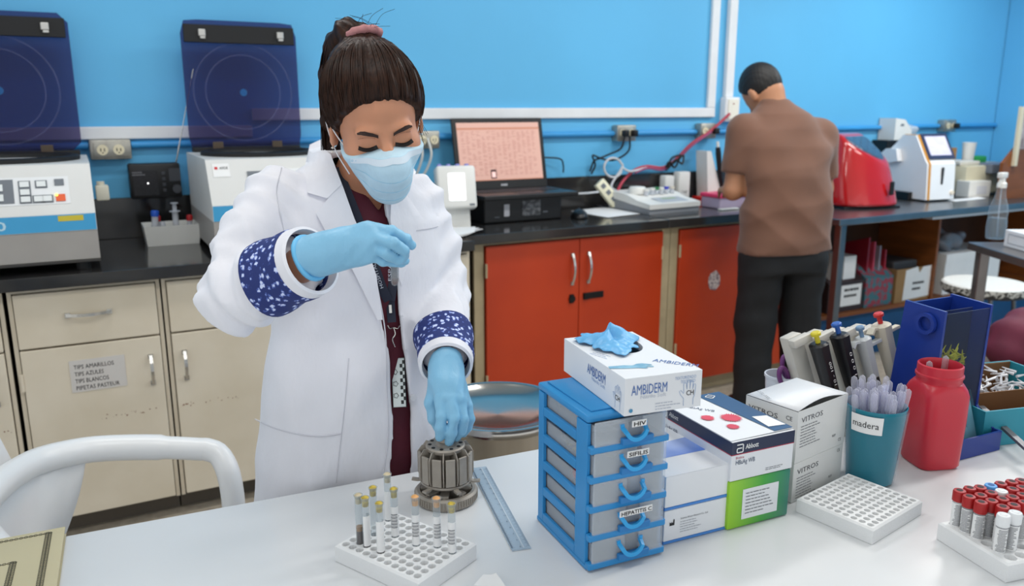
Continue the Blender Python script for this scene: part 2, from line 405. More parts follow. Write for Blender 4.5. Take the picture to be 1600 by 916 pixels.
def cream_cabinet(x0, x1, label, hinge=-1, notice=False, drawer=True):
    t = thing('cabinet', label, 'cabinet', (x0, CF, 0)); w = x1 - x0
    obj('body', MB().box(0, w, 0.022, WY - CF - 0.03, 0.07, 0.857), cream_in, t)
    obj('frame', MB().box(0, 0.012, 0, 0.0215, 0.07, 0.857).box(w - 0.012, w, 0, 0.0215, 0.07, 0.857).box(0.012, w - 0.012, 0.001, 0.0215, 0.845, 0.857), cream, t)
    if drawer:
        d = obj('drawer', MB().rbox(0.015, w - 0.015, -0.014, 0.020, 0.668, 0.843, 0.003), cream, t)
        handle(d, (w/2, -0.0145, 0.765), False, 0.13)
    o = obj('door', MB().rbox(0.015, w - 0.015, -0.014, 0.020, 0.078, 0.662, 0.003), cream, t)
    hx = w - 0.05 if hinge < 0 else 0.05
    handle(o, (hx, -0.0145, 0.55), True, 0.10)
    ex = 0.010 if hinge < 0 else w - 0.010
    for z in (0.20, 0.56): obj('hinge', MB().cyl((ex, -0.012, z - 0.028), 0.006, 0.056, 10), cream, t, 40)
    rs = MB(); rnd = random.Random(int(x0*100) + 5)
    for k in range(20):
        z = 0.40 + 0.016*rnd.random(); x = (w - 0.25 + 0.23*rnd.random()) if hinge < 0 else 0.02 + 0.2*rnd.random()
        r = rnd.uniform(0.0008, 0.0024); rs.lathe([(r, 0), (0.0, 0.0005)], (x, -0.0145, z), 6, 'y')
    obj('rust_mark', rs, rust, o)
    obj('plinth', MB().box(0.0, w, 0.06, 0.08, 0.0, 0.0695), mat('plinth_dark', (92, 84, 74), 0.6), t)
    return t, o, w
xa = Yp(18, 520, CF)[0]; xb = Yp(258, 520, CF)[0]
cream_cabinet(xa - 0.50, xa - 0.012, 'cream metal cabinet cut off by the left picture edge', -1)
t, door, w = cream_cabinet(xa, xb - 0.003, 'cream metal cabinet with a printed notice taped to its door', -1)
ink = mat('black_ink', (32, 30, 34), 0.6, var=0)
paper = mat('white_paper', (232, 232, 232), 0.6, var=0.03)
n0 = Yp(107, 563, CF) - np.array([xa, CF, 0]); n1 = Yp(194, 556, CF) - np.array([xa, CF, 0]); n2 = Yp(115, 612, CF) - np.array([xa, CF, 0])
nw = n1[0] - n0[0]; nh = n0[2] - n2[2]
note = obj('notice', MB().box(n0[0], n1[0], -0.0155, -0.0145, n0[2] - nh, n0[2]), mat('notice_sheet', (206, 202, 198), 0.35, var=0.02), door)
for k, s in enumerate(['TIPS AMARILLOS', 'TIPS AZULES', 'TIPS BLANCOS', 'PIPETAS PASTEUR']):
    l = text(door, s, (n0[0] + 0.012, -0.0155, n0[2] - nh*(0.22 + 0.22*k) - 0.006), (1, 0, 0), (0, 0, 1), 0.020, ink, width=nw*[0.72, 0.52, 0.6, 0.78][k])
    # keep two levels below the cabinet
cream_cabinet(xb + 0.003, xb + 0.50, "cream metal cabinet with bare door directly behind the woman's right hip", 1)
cream_cabinet(xb + 0.506, x_end - 0.004, "cream metal cabinet mostly hidden by the woman, its edge beside the red doors", -1)

# ================================================================ right run: red-orange doors in cream frames
red_m = mat('red_enamel', (172, 52, 20), 0.34, var=0.10, scale=2.2, rgb2=(196, 66, 26), thresh=(0.3, 0.75))
tan = mat('tan_frame', (176, 160, 128), 0.45, var=0.12, scale=9)
RC = RF + 0.045
def red_cabinet(x0, x1, label, doors, sticker=False, lock=False):
    t = thing('cabinet', label, 'cabinet', (x0, RC, 0)); w = x1 - x0
    obj('body', MB().box(0.01, w - 0.01, 0.022, WY - RC - 0.03, 0.09, 0.857), cream_in, t)
    fr = MB().box(0, 0.045, 0, 0.0215, 0.0, 0.857).box(w - 0.045, w, 0, 0.0215, 0.0, 0.857).box(0.0455, w - 0.0455, 0.001, 0.0215, 0.846, 0.857).box(0.0455, w - 0.0455, 0.03, 0.05, 0.0, 0.0895)
    obj('frame', fr, tan, t)
    a = 0.048; dw = (w - 2*a) / doors
    for k in range(doors):
        d = obj('door', MB().rbox(a + k*dw + 0.0015, a + (k+1)*dw - 0.0015, -0.014, 0.020, 0.075, 0.843, 0.003), red_m, t)
        right = (k == 0)
        hx = a + (k+1)*dw - 0.04 if right else a + k*dw + 0.045
        if doors == 2:
            handle(d, (hx, -0.0145, 0.71), True, 0.14)
            if right: obj('lock', MB().lathe([(0.016, 0), (0.016, 0.008), (0.012, 0.010)], (hx, -0.0245, 0.575), 14, 'y').box(hx - 0.012, hx + 0.012, -0.0165, -0.0145, 0.555, 0.595), mat('lock_black', (28, 26, 26), 0.4, 0.4), d)
            else: obj('hasp', MB().rbox(hx - 0.025, hx + 0.085, -0.0195, -0.0145, 0.565, 0.595, 0.002).cbox((hx - 0.012, -0.023, 0.58), 0.02, 0.006, 0.03), mat('lock_black', (28, 26, 26), 0.4, 0.4), d)
        ex = a + 0.002 if right else a + (k+1)*dw - 0.002
        for z in (0.25, 0.74): obj('hinge', MB().cyl((ex, -0.013, z - 0.03), 0.006, 0.06, 10), tan, t, 40)
        if sticker and k == 0:
            p = Yp(1113, 438, RC) - np.array([x0, RC, 0]); st = MB(); rnd = random.Random(3); poly = []
            for i in range(14):
                an = 2*PI*i/14; poly.append((p[0] + (0.034 + 0.008*rnd.random())*math.cos(an), p[2] + (0.044 + 0.012*rnd.random())*math.sin(an)))
            st.prism(poly, -0.0156, -0.0145, 'xz')
            obj('sticker', st, mat('torn_sticker', (214, 196, 190), 0.5, rgb2=(120, 96, 104), scale=60, thresh=(0.45, 0.6)), d)
    return t
xr0 = Yp(741, 460, RC)[0]; xr1 = Yp(1044, 430, RC)[0]
red_cabinet(xr0, xr1, 'cabinet with two red-orange metal doors and a black hasp, below the laptop', 2)
red_cabinet(xr1 + 0.004, x_man, "cabinet with red-orange doors and a torn sticker, behind the man's legs", 1, True)
# ================================================================ things on the left worktop
ZT = 0.9005
body_w = mat('centrifuge_white', (214, 214, 212), 0.42, var=0.03); body_g = mat('centrifuge_grey', (158, 154, 150), 0.5, var=0.05)
stripe = mat('stripe_cyan', (66, 160, 210), 0.4, var=0.03); gasket = mat('rubber_black', (20, 20, 22), 0.6)
inox = mat('brushed_steel', (196, 196, 194), 0.26, 1.0, var=0.08, scale=12)
lid_m = clear_mat('smoked_blue_lid', (170, 166, 194), 0.955, 0.1, 0.12)
key_w = mat('key_white', (222, 226, 226), 0.4, var=0.02); key_g = mat('panel_grey', (108, 114, 122), 0.5, var=0.03); frost = mat('lid_ring', (130, 136, 180), 0.3, alpha=0.15, var=0)
led_r = mat('led_red', (255, 40, 60), 0.4, var=0, emit=3.0); led_y = mat('led_yellow', (250, 240, 90), 0.4, var=0, emit=2.0)
def centrifuge(x0, w, label, front, front_panel=True):
    """body from x0 rightwards; front face at y = front"""
    D = 3.40 - front + 0.06; t = thing('centrifuge', label, 'centrifuge', (x0, front, ZT), 0, 'bench centrifuges')
    lower = MB().prism([(0.03, 0.025), (D, 0.025), (D, 0.13), (0.0, 0.13), (0.0, 0.04)], 0.0, w, 'yz')
    obj('base', lower, body_g, t)
    up = MB().prism([(0.0, 0.1305), (D, 0.1305), (D, 0.335), (0.10, 0.335), (0.085, 0.332), (0.0, 0.185)], 0.0, w, 'yz')
    obj('housing', up, body_w, t)
    for (fx, fy) in ((0.05, 0.06), (w - 0.05, 0.06), (0.05, D - 0.05), (w - 0.05, D - 0.05)): obj('foot', MB().cyl((fx, fy, 0.0), 0.022, 0.0245, 12), gasket, t)
    s = obj('stripe', MB().box(0.0015, w - 0.0015, -0.0015, -0.0002, 0.132, 0.183), stripe, t)
    obj('sticker', MB().box(w - 0.105, w - 0.035, -0.0022, -0.0016, 0.163, 0.180), mat('sticker_yellow', (206, 188, 60), 0.5), t)
    cx, cy, cz = w/2, 0.10 + (D - 0.12)/2, 0.336
    R = min(w, D)*0.455
    obj('gasket', MB().lathe([(R, 0), (R, 0.012), (R - 0.012, 0.016), (R - 0.028, 0.012), (R - 0.028, 0.0)], (cx, cy, cz), 40, cap=False), gasket, t, 40)
    obj('bowl', MB().lathe([(R - 0.028, 0.004), (R - 0.034, -0.0), (R - 0.06, 0.001)], (cx, cy, cz), 40, cap=False), inox, t, 40)
    # sloped panel frame: along the slope from (0,0.185) to (0.085,0.332)
    o = Vector((0, 0.0, 0.185)); v = Vector((0, 0.085, 0.147)).normalized(); u = Vector((1, 0, 0)); n = u.cross(v)
    def pad(name, a, b, c, d, m, par=t, th=0.003, base=0.0005):
        mb = MB(); P = [o + u*a + v*c, o + u*b + v*c, o + u*b + v*d, o + u*a + v*d]
        mb.add([p + n*base for p in P] + [p + n*(base + th) for p in P], [(3,2,1,0),(4,5,6,7),(0,1,5,4),(1,2,6,5),(2,3,7,6),(3,0,4,7)])
        return obj(name, mb, m, par)
    pn = pad('control_panel', 0.03 if front_panel else w*0.42, w - 0.065, 0.035, 0.128, mat('panel_white', (226, 228, 230), 0.4, var=0.01), th=0.001)
    g = pad('display_panel', w - 0.33, w - 0.215, 0.042, 0.122, key_g, base=0.002, th=0.001)
    for (k, zz) in enumerate((0.085, 0.052)):
        d = pad('display', w - 0.315, w - 0.275, zz, zz + 0.018, gasket, g, base=0.0035, th=0.001)
        if k == 0: pad('led_digit', w - 0.288, w - 0.276, zz + 0.001, zz + 0.017, led_r, g, base=0.005, th=0.001)
        pad('key', w - 0.268, w - 0.243, zz - 0.002, zz + 0.02, key_w, g, base=0.0035, th=0.003)
    pad('led', w - 0.272, w - 0.264, 0.094, 0.102, led_y, g, base=0.0068, th=0.001)
    for (a, c) in ((w-0.20, 0.092), (w-0.20, 0.066), (w-0.20, 0.042), (w-0.155, 0.092), (w-0.165, 0.042), (w-0.142, 0.042)):
        kb = pad('key_frame', a - 0.002, a + 0.031, c - 0.002, c + 0.024, key_g, base=0.002, th=0.0015)
        pad('key', a + 0.002, a + 0.027, c + 0.002, c + 0.020, key_w, kb, base=0.0038, th=0.003)
    pad('key', w - 0.104, w - 0.078, 0.097, 0.118, key_g, base=0.002, th=0.003)
    st = pad('stop_key', w - 0.104, w - 0.078, 0.043, 0.066, mat('key_orange', (226, 92, 44), 0.4, var=0.02), base=0.002, th=0.003)
    pad('led', w - 0.105, w - 0.098, 0.06, 0.067, led_y, st, base=0.0055, th=0.001)
    # raised lid with hinge bar at the back
    lz = 0.345; lh = 0.49; ly = D - 0.03
    hx = w/2; rnd = 0.03; outer = []
    for (qx, qz, a0) in ((w - 0.012 - rnd, lz + lh - rnd, 0), (0.012 + rnd, lz + lh - rnd, 90)):
        for k in range(5):
            a = math.radians(a0 + 22.5*k); outer.append((qx + rnd*math.cos(a), qz + rnd*math.sin(a)))
    outer += [(0.012, lz + 0.01), (w - 0.012, lz + 0.01)]
    # panel with a round peephole: ring of quads between hole and outline
    hole = (hx, lz + 0.22); N = 48; inn = []; out = []
    def hit(a):
        dx, dz = math.cos(a), math.sin(a); best = 9
        for i in range(len(outer)):
            (x1, z1), (x2, z2) = outer[i], outer[(i+1) % len(outer)]; ex, ez = x2-x1, z2-z1
            den = dx*ez - dz*ex
            if abs(den) < 1e-9: continue
            tt = ((x1-hole[0])*ez - (z1-hole[1])*ex)/den; s2 = ((x1-hole[0])*dz - (z1-hole[1])*dx)/den
            if tt > 0 and -1e-6 <= s2 <= 1 + 1e-6: best = min(best, tt)
        return hole[0] + dx*best, hole[1] + dz*best
    mb = MB(); vs = []; fs = []
    for (yy) in (ly, ly + 0.006):
        for i in range(N):
            a = 2*PI*i/N; vs.append((hole[0] + 0.014*math.cos(a), yy, hole[1] + 0.014*math.sin(a)))
        for i in range(N):
            p = hit(2*PI*i/N); vs.append((p[0], yy, p[1]))
    for i in range(N):
        j = (i+1) % N
        fs += [(i, j, N+j, N+i), (2*N+i, 3*N+i, 3*N+j, 2*N+j), (N+i, N+j, 3*N+j, 3*N+i), (i, 2*N+i, 2*N+j, j)]
    mb.add(vs, fs); lid = obj('lid', mb, lid_m, t)
    obj('lid_band', MB().rbox(0.022, w - 0.022, ly - 0.014, ly - 0.0005, lz + lh - 0.085, lz + lh - 0.018, 0.003), gasket, lid)
    for s in (0.19, 0.83):
        obj('latch', MB().rbox(w*s - 0.013, w*s + 0.013, ly - 0.026, ly - 0.0145, lz + lh - 0.062, lz + lh - 0.036, 0.003).cbox((w*s + 0.002, ly - 0.02, lz + lh - 0.066), 0.018, 0.008, 0.008), mat('latch_metal', (190, 188, 184), 0.35, 0.7), lid)
    for r in (0.14, 0.185):
        if r < w/2 - 0.02: obj('moulded_ring', MB().lathe([(r, 0), (r + 0.003, -0.002), (r + 0.006, 0)], (hole[0], ly - 0.001, hole[1]), 48, 'y', cap=False), frost, lid, 60)
    obj('hinge_bar', MB().rbox(0.02, w - 0.02, ly - 0.012, ly + 0.016, lz - 0.008, lz + 0.009, 0.003), gasket, t)
    for s in (0.25, 0.75): obj('hinge', MB().rbox(w*s - 0.02, w*s + 0.02, ly - 0.02, ly - 0.0125, lz - 0.005, lz + 0.03, 0.002), mat('hinge_brown', (84, 72, 60), 0.5, 0.4), t)
    return t, w, D
t1, w1, D1 = centrifuge(0.035 - 0.50, 0.50, 'white and grey centrifuge with raised smoked lid and lit red display at the left edge', 2.865)
text(t1, '00', (w1 - 0.425 + 0.125, -0.0016, 0.144), (1, 0, 0), (0, 0, 1), 0.038, mat('stripe_letter', (186, 220, 236), 0.4, var=0), width=0.055, bold=0.02)
t2, w2, D2 = centrifuge(0.385, 0.46, "white and grey centrifuge with raised smoked lid, half hidden by the woman's shoulder", 2.865, False)
o = Vector((0, 0.0, 0.185)); v = Vector((0, 0.085, 0.147)).normalized(); nn = Vector((1,0,0)).cross(v)
lbl = quad(t2, 'maker_label', Vector((0.02, 0.0, 0.185)) + v*0.105 + nn*0.001, Vector((0.055, 0, 0)), v*0.05, paper)
text(lbl, 'AFDE', Vector((0.042, 0, 0.185)) + v*0.133 + nn*0.0018, (1, 0, 0), v, 0.014, ink, width=0.028)
quad(lbl, 'emblem', Vector((0.026, 0, 0.185)) + v*0.133 + nn*0.0018, Vector((0.010, 0, 0)), v*0.010, mat('emblem_red', (200, 40, 50), 0.5, var=0))
# side connector on the left centrifuge
tag(obj('wall_plug', MB().rbox(0.045, 0.085, 3.02, 3.07, 1.105, 1.155, 0.006).cyl((0.062, 3.045, 1.155), 0.012, 0.012, 10), mat('plug_white', (196, 192, 176), 0.5), None, 40), 'cream plug stuck to the right side of the left centrifuge', 'plug')
# radio
xr_a = Yp(199, 255, 3.46); xr_b = Yp(285, 304, 3.46)
rw = xr_b[0] - xr_a[0]; rz0 = ZB + 0.0005; rh = 0.135
t = thing('radio', 'black radio with pulled-out aerial standing on the left backsplash', 'radio', ((xr_a[0]+xr_b[0])/2, 3.50, rz0))
obj('case', MB().rbox(-rw/2, rw/2, -0.045, 0.0195, 0, rh, 0.008), black_p, t, 40)
rk = mat('radio_trim', (58, 60, 66), 0.45)
obj('speaker_grille', MB().rbox(-rw/2 + 0.012, 0.01, -0.048, -0.0455, 0.012, rh - 0.025, 0.001), mat('grille_black', (34, 34, 38), 0.7, var=0.3, scale=200), t)
obj('dial', MB().cyl((0.075, -0.054, 0.035), 0.017, 0.0085, 20, 'y'), rk, t, 40)
for k in range(4): obj('button', MB().rbox(0.024, 0.036, -0.0485, -0.0455, 0.025 + k*0.022, 0.037 + k*0.022, 0.001), rk, t)
obj('tuning_scale', MB().box(0.05, 0.092, -0.0465, -0.0455, 0.065, 0.115), rk, t)
obj('power_light', MB().cyl((-0.028, -0.050, 0.06), 0.003, 0.002, 8, 'y'), mat('light_white', (240, 240, 240), 0.4, emit=2, var=0), t)
textlines(t, (-rw/2 + 0.012, -0.0486, rh - 0.035), (1,0,0), (0,0,1), 0.05, 2, 0.009, 0.005, mat('print_grey', (110, 110, 116), 0.5, var=0), 'maker_mark', 4)
a0 = Vector((0.085, 0.0, rh + 0.0005)); a1 = Vector(Yp(289, 178, 3.46)) - Vector(t.location)
obj('aerial', MB().tube([a0, a0.lerp(a1, 0.35), a0.lerp(a1, 0.36), a0.lerp(a1, 0.7), a0.lerp(a1, 0.71), a1 + (a1 - a0)*0.9], 0.003, 8, rr=[0.0032, 0.0032, 0.0026, 0.0026, 0.0019, 0.0016]), chrome, t, 50)
# white tray with tubes and a syringe
p0 = Zp(228, 387, ZT); p1 = Zp(316, 381, ZT); tw = p1[0] - p0[0]
wp = mat('white_plastic', (222, 222, 218), 0.4, var=0.03)
t = thing('tray', 'white open plastic tray of tubes on the worktop between the centrifuges', 'tray', (p0[0], p0[1], ZT))
def open_tray(parent, w, d, h, th, m, taper=0.008, name='body', rim=0.004):
    o4 = lambda k, z, e: [(k - e, k - e, z), (w - k + e, k - e, z), (w - k + e, d - k + e, z), (k - e, d - k + e, z)]
    A = o4(taper, 0, 0); B = o4(0, h, 0); B2 = o4(0, h, rim); C = o4(th, h, 0); Dd = o4(taper + th, th, 0)
    mb = MB(); vs = A + B + C + Dd; fs = [(3,2,1,0)]
    for r in range(3): 
        for i in range(4): fs.append((4*r+i, 4*r+(i+1)%4, 4*r+4+(i+1)%4, 4*r+4+i))
    fs.append((12,13,14,15)); return obj(name, mb.add(vs, fs), m, parent)
open_tray(t, tw, 0.15, 0.075, 0.006, wp)
tray_o = t.location.copy()
clear_t = clear_mat('clear_tube', (232, 236, 240), 0.80, 0.1)
def small_tube(x, y, h, r, cap, label, lean=(0, 0), base=0.008):
    q = thing('sample_tube', label, 'tube', (tray_o.x + x, tray_o.y + y, tray_o.z + base), (lean[0], lean[1], 0), 'tubes in the white tray')
    obj('glass', MB().lathe([(0.001, 0), (r*0.7, 0.003), (r, 0.010), (r, h)], n=14), mat('frosted_tube', (214, 218, 226), 0.25, alpha=0.7, var=0), q, 50)
    if cap: obj('cap', MB().lathe([(r*1.15, h - 0.012), (r*1.2, h + 0.006), (r*0.9, h + 0.010)], n=14), cap, q, 50)
    return q
cap_red = mat('cap_red', (176, 30, 34), 0.4, var=0.06); cap_blue = mat('cap_blue', (30, 84, 190), 0.35)
small_tube(0.035, 0.03, 0.115, 0.012, cap_blue, 'tall clear tube with a blue cap in the white tray', (0.0, 0.08))
small_tube(0.055, 0.07, 0.09, 0.009, cap_red, 'thin red-capped tube beside the blue-capped one in the white tray')
small_tube(0.075, 0.035, 0.08, 0.010, None, 'open clear tube in the middle of the white tray', (0, -0.1))
small_tube(0.165, 0.08, 0.085, 0.010, cap_red, 'red-capped tube at the right end of the white tray', (0, 0.05))
small_tube(0.185, 0.03, 0.06, 0.010, None, 'short clear tube at the right end of the white tray', (0, 0.2))
q = thing('syringe', 'clear syringe standing plunger up in the white tray', 'syringe', (tray_o.x + 0.115, tray_o.y + 0.04, tray_o.z + 0.008))
fr_m = mat('frosted_tube', (214, 218, 226), 0.25, alpha=0.7, var=0)
obj('barrel', MB().lathe([(0.002, 0), (0.003, 0.015), (0.011, 0.02), (0.011, 0.115), (0.020, 0.115), (0.020, 0.118), (0.011, 0.118)], n=14), fr_m, q, 50)
obj('plunger', MB().cbox((0, 0, 0.105), 0.014, 0.003, 0.08).cbox((0, 0, 0.105), 0.003, 0.014, 0.08).cyl((0, 0, 0.1455), 0.014, 0.003, 14), mat('plunger_grey', (186, 190, 198), 0.4), q)
obj('piston', MB().cyl((0, 0, 0.055), 0.0105, 0.010, 12), gasket, q)

# ================================================================ things on the right worktop
xo = Zp(712, 356, ZT)
t = thing('reader', 'small white tilted device with a bright blank screen, right of the woman', 'reader', (xo[0] - 0.002, xo[1] - 0.02, ZT), math.radians(-12))
obj('stand', MB().prism([(0.0, 0), (0.14, 0), (0.12, 0.10), (0.02, 0.10)], -0.06, 0.06, 'yz'), wp, t)
Mx = Matrix.Rotation(math.radians(-14), 4, 'X')
hd = MB().rbox(-0.085, 0.085, -0.03, 0.045, 0.0, 0.185, 0.014, 3).xf(Matrix.Translation((0, -0.005, 0.082)) @ Mx)
head = obj('head', hd, wp, t, 40)
obj('screen', MB().rbox(-0.036, 0.034, -0.033, -0.0305, 0.035, 0.150, 0.003).xf(Matrix.Translation((0, -0.005, 0.082)) @ Mx), mat('screen_white', (250, 252, 255), 0.3, var=0, emit=0.9), head)
for k in range(4): obj('vial_cap', MB().cyl((-0.062 + 0.04*k, 0.02, 0.1855), 0.010, 0.012, 10).xf(Matrix.Translation((0, -0.005, 0.082)) @ Mx), mat('cap_violet', (140, 140, 206), 0.4), head, 40)
obj('badge', MB().box(0.05, 0.072, -0.0312, -0.0302, 0.012, 0.020).xf(Matrix.Translation((0, -0.005, 0.082)) @ Mx), key_g, head)
# loose papers at the joint of the worktops
def sheet(name, pts, z, m, label, cat, n=10, curl=0.0):
    A, B, C, Dd = [Vector((p[0], p[1], z)) for p in pts]; mb = MB(); vs = []; fs = []
    for up in (0, 1):
        for i in range(n+1):
            for j in range(n+1):
                a, b = i/n, j/n; p = A.lerp(B, a).lerp(Dd.lerp(C, a), b); h = curl*(a**3) + 0.2*curl*math.sin(4*b)*a
                vs.append((p.x, p.y, p.z + abs(h) + 0.0012*up))
    k = (n+1)**2
    for i in range(n):
        for j in range(n):
            q = [i*(n+1)+j, (i+1)*(n+1)+j, (i+1)*(n+1)+j+1, i*(n+1)+j+1]
            fs.append(tuple(q)); fs.append(tuple(k + w_ for w_ in q[::-1]))
    for i in range(n):
        for (p, q) in (((i)*(n+1), (i+1)*(n+1)), (i*(n+1)+n, (i+1)*(n+1)+n), (i, i+1), (n*(n+1)+i, n*(n+1)+i+1)): fs.append((p, q, k+q, k+p))
    return tag(obj(name, mb.add(vs, fs), m, None, 60), label, cat)
for k in range(3):
    a = Zp(650, 382 - k, ZT); b = Zp(735, 372, ZT); c = Zp(755, 362, ZT); d = Zp(665, 355, ZT)
    sh = 0.012*k
    sheet('paper_sheet', [(a[0]+sh, a[1]+sh), (b[0]+sh, b[1]+0.01), (c[0]-sh, c[1]+sh), (d[0], d[1])], ZT + 0.0005 + 0.004*k, paper,
          ['lowest white sheet of the small pile beside the red doors', 'middle white sheet of the small pile beside the red doors', 'top curled white sheet of the small pile below the white reader'][k], 'paper', curl=0.012)
# black printer-like box under the laptop
b0 = Zp(752, 344, ZT); b1 = Zp(880, 338, ZT)
bw = 0.40; by = 3.22; bz = 0.112; bxx = Yp(757, 330, by)[0]
dk = mat('device_black', (18, 18, 20), 0.35, var=0.1)
t = thing('printer', 'black boxy printer carrying the laptop', 'printer', (bxx, by, ZT))
obj('case', MB().rbox(0, bw, 0, 0.31, 0, bz, 0.006), dk, t)
obj('label', MB().box(0.098, 0.125, -0.0012, -0.0002, 0.028, 0.082), mat('silver_label', (200, 200, 206), 0.4), t)
obj('panel', MB().rbox(0.19, 0.285, -0.0035, -0.0002, 0.025, 0.095, 0.001), mat('panel_smoke', (60, 62, 66), 0.3, rgb2=(120, 122, 126), scale=50, thresh=(0.45, 0.6)), t)
obj('badge', MB().box(0.30, 0.325, -0.0012, -0.0002, 0.035, 0.041).box(0.05, 0.075, -0.0012, -0.0002, 0.025, 0.028), key_g, t)
# laptop
lz = ZT + bz + 0.0006
t = thing('laptop', 'open black laptop showing a pinkish spreadsheet, on the printer', 'laptop', (Yp(724, 290, 3.36)[0], 3.44, lz))
lw = Yp(866, 288, 3.36)[0] - Yp(724, 290, 3.36)[0]
obj('deck', MB().rbox(0, lw, -0.30, 0.0, 0, 0.020, 0.004), dk, t)
kb = MB()
ky = mat('laptop_key', (34, 35, 40), 0.5)
for r in range(5):
    for c in range(14):
        kb.rbox(0.03 + c*(lw - 0.06)/14 + 0.002, 0.03 + (c+1)*(lw - 0.06)/14 - 0.002, -0.175 + r*0.026, -0.153 + r*0.026, 0.0202, 0.0225, 0.001, 1)
kb_o = obj('keyboard', kb, ky, t); kb_o['kind'] = 'stuff'
obj('touchpad', MB().box(lw/2 - 0.055, lw/2 + 0.055, -0.28, -0.20, 0.0202, 0.0208), ky, t)
lh = 0.335; Ms = Matrix.Translation((0, -0.02, 0.018)) @ Matrix.Rotation(math.radians(-12), 4, 'X')
scr = obj('screen', MB().rbox(0, lw, 0, 0.012, 0, lh, 0.004).xf(Ms), dk, t)
pink = mat('screen_pink', (208, 164, 150), 0.35, var=0.05, scale=2, emit=0.24)
obj('display', MB().box(0.022, lw - 0.022, -0.0012, -0.0002, 0.042, lh - 0.022).xf(Ms), pink, scr)
ss = MB(); rnd = random.Random(4)
for c in range(15):
    x = 0.04 + c*(lw - 0.08)/15
    for r in range(34):
        if rnd.random() < 0.75: ss.box(x, x + rnd.uniform(0.35, 0.8)*(lw - 0.08)/15, -0.0018, -0.0013, 0.066 + r*0.0062, 0.068 + r*0.0062)
sso = obj('spreadsheet_cells', ss.xf(Ms), mat('screen_cells', (176, 120, 112), 0.35, var=0, emit=0.3), scr); sso['kind'] = 'stuff'
for (z0_, z1_) in ((lh - 0.055, lh - 0.045), (0.042, 0.046)): obj('toolbar', MB().box(0.022, lw - 0.022, -0.0018, -0.0013, z0_, z1_).xf(Ms), mat('screen_bar', (186, 128, 106), 0.35, var=0, emit=0.3), scr)
dlg = MB().box(lw*0.37, lw*0.43, -0.0020, -0.0015, 0.05, 0.092).xf(Ms)
obj('popup', dlg, mat('screen_popup', (70, 34, 40), 0.35, var=0), scr)
obj('popup_page', MB().box(lw*0.38, lw*0.42, -0.0026, -0.0021, 0.056, 0.082).xf(Ms), mat('screen_page', (238, 196, 190), 0.35, var=0, emit=0.4), scr)
textlines(scr, Ms @ Vector((lw*0.47, -0.0003, 0.014)), (1, 0, 0), Ms.to_3x3() @ Vector((0, 0, 1)), 0.035, 1, 0.01, 0.010, mat('print_silver', (170, 172, 178), 0.4, var=0), 'maker_mark', 2)
# mouse, paper, power strip, cables
m0 = Zp(905, 340, ZT)
t = thing('mouse', 'black computer mouse on the worktop right of the printer', 'mouse', (m0[0], m0[1], ZT), math.radians(60)); t.scale = (1.25, 1.25, 1.1)
me = sdf_mesh('shell', (-0.06, -0.045, -0.01), (0.06, 0.045, 0.05), 0.003, lambda P: smax(sd_ell(P, (0, 0, 0), (0.055, 0.034, 0.036)), -P[2] + 0.0*P[0], 0.004))
link('shell', me, dk, t); obj('wheel', MB().cyl((0.025, -0.003, 0.030), 0.008, 0.006, 12, 'y'), rk, t, 40)
sheet('paper_sheet', [Zp(893, 330, ZT)[:2], Zp(950, 341, ZT)[:2], Zp(1000, 335, ZT)[:2], Zp(945, 324, ZT)[:2]], ZT + 0.0005, paper, 'white sheet lying beside the black mouse', 'paper', curl=0.002)
cream_p = mat('cream_strip', (226, 222, 196), 0.4)
t = thing('power_strip', 'cream power strip leaning on the cables left of the white mixer', 'power strip', (Yp(950, 310, 3.42)[0], 3.42, ZT))
Mp = Matrix.Rotation(math.radians(-38), 4, 'Y') @ Matrix.Rotation(math.radians(-15), 4, 'X')
base_off = Matrix.Translation((0, 0, 0.0))
ps = MB().rbox(-0.03, 0.03, -0.016, 0.016, 0.0, 0.15, 0.006)
Mz = Matrix.Translation((0.055, 0, 0.021)) @ Mp
obj('body', ps.xf(Mz), cream_p, t, 40)
for k in range(3): obj('socket', MB().rbox(-0.012, 0.012, -0.0185, -0.0162, 0.025 + k*0.042, 0.048 + k*0.042, 0.001).xf(Mz), key_g, t)
gc = mat('grey_cable', (196, 198, 202), 0.45); rc = mat('red_cable', (176, 60, 76), 0.45); bc = mat('black_cable', (20, 20, 24), 0.45)
cw = WY - 0.035
ring = [Yp(958 + 14*math.cos(a), 262 + 15*math.sin(a), cw - 0.03) for a in [k*2*PI/14 for k in range(15)]]
cable('cable_coil', [Yp(1010, 262, cw), Yp(985, 268, cw - .03)] + ring + [Yp(955, 290, cw - .04), Yp(965, 300, cw - .1)], 0.006, gc, 'coiled grey cable hanging behind the cream power strip', n=4)
cable('power_cable', [Yp(935, 300, 3.40), Yp(915, 302, 3.38), Yp(895, 303, 3.4)], 0.005, gc, 'short white cable leaving the cream power strip to the left')
cable('power_cable', [Yp(976, 213, WY - .085), Yp(970, 232, WY - .08), Yp(950, 242, WY - .05), Yp(938, 247, WY - .04), Yp(928, 252, WY - .04), Yp(922, 268, WY - .04)], 0.005, bc, 'black cable looping from the left plug of the metal outlet box')
cable('power_cable', [Yp(984, 213, WY - .085), Yp(982, 236, WY - .08), Yp(960, 250, WY - .05), Yp(940, 248, WY - .045), Yp(926, 243, WY - .05), Yp(930, 258, WY - .05), Yp(924, 272, WY - .045)], 0.005, bc, 'black cable looping from the right plug of the metal outlet box')
cable('power_cable', [Yp(842, 246, WY - .02), Yp(874, 248, WY - .04), Yp(880, 258, WY - .04), Yp(880, 270, WY - .04)], 0.004, bc, 'thin black cable curling behind the right edge of the laptop')
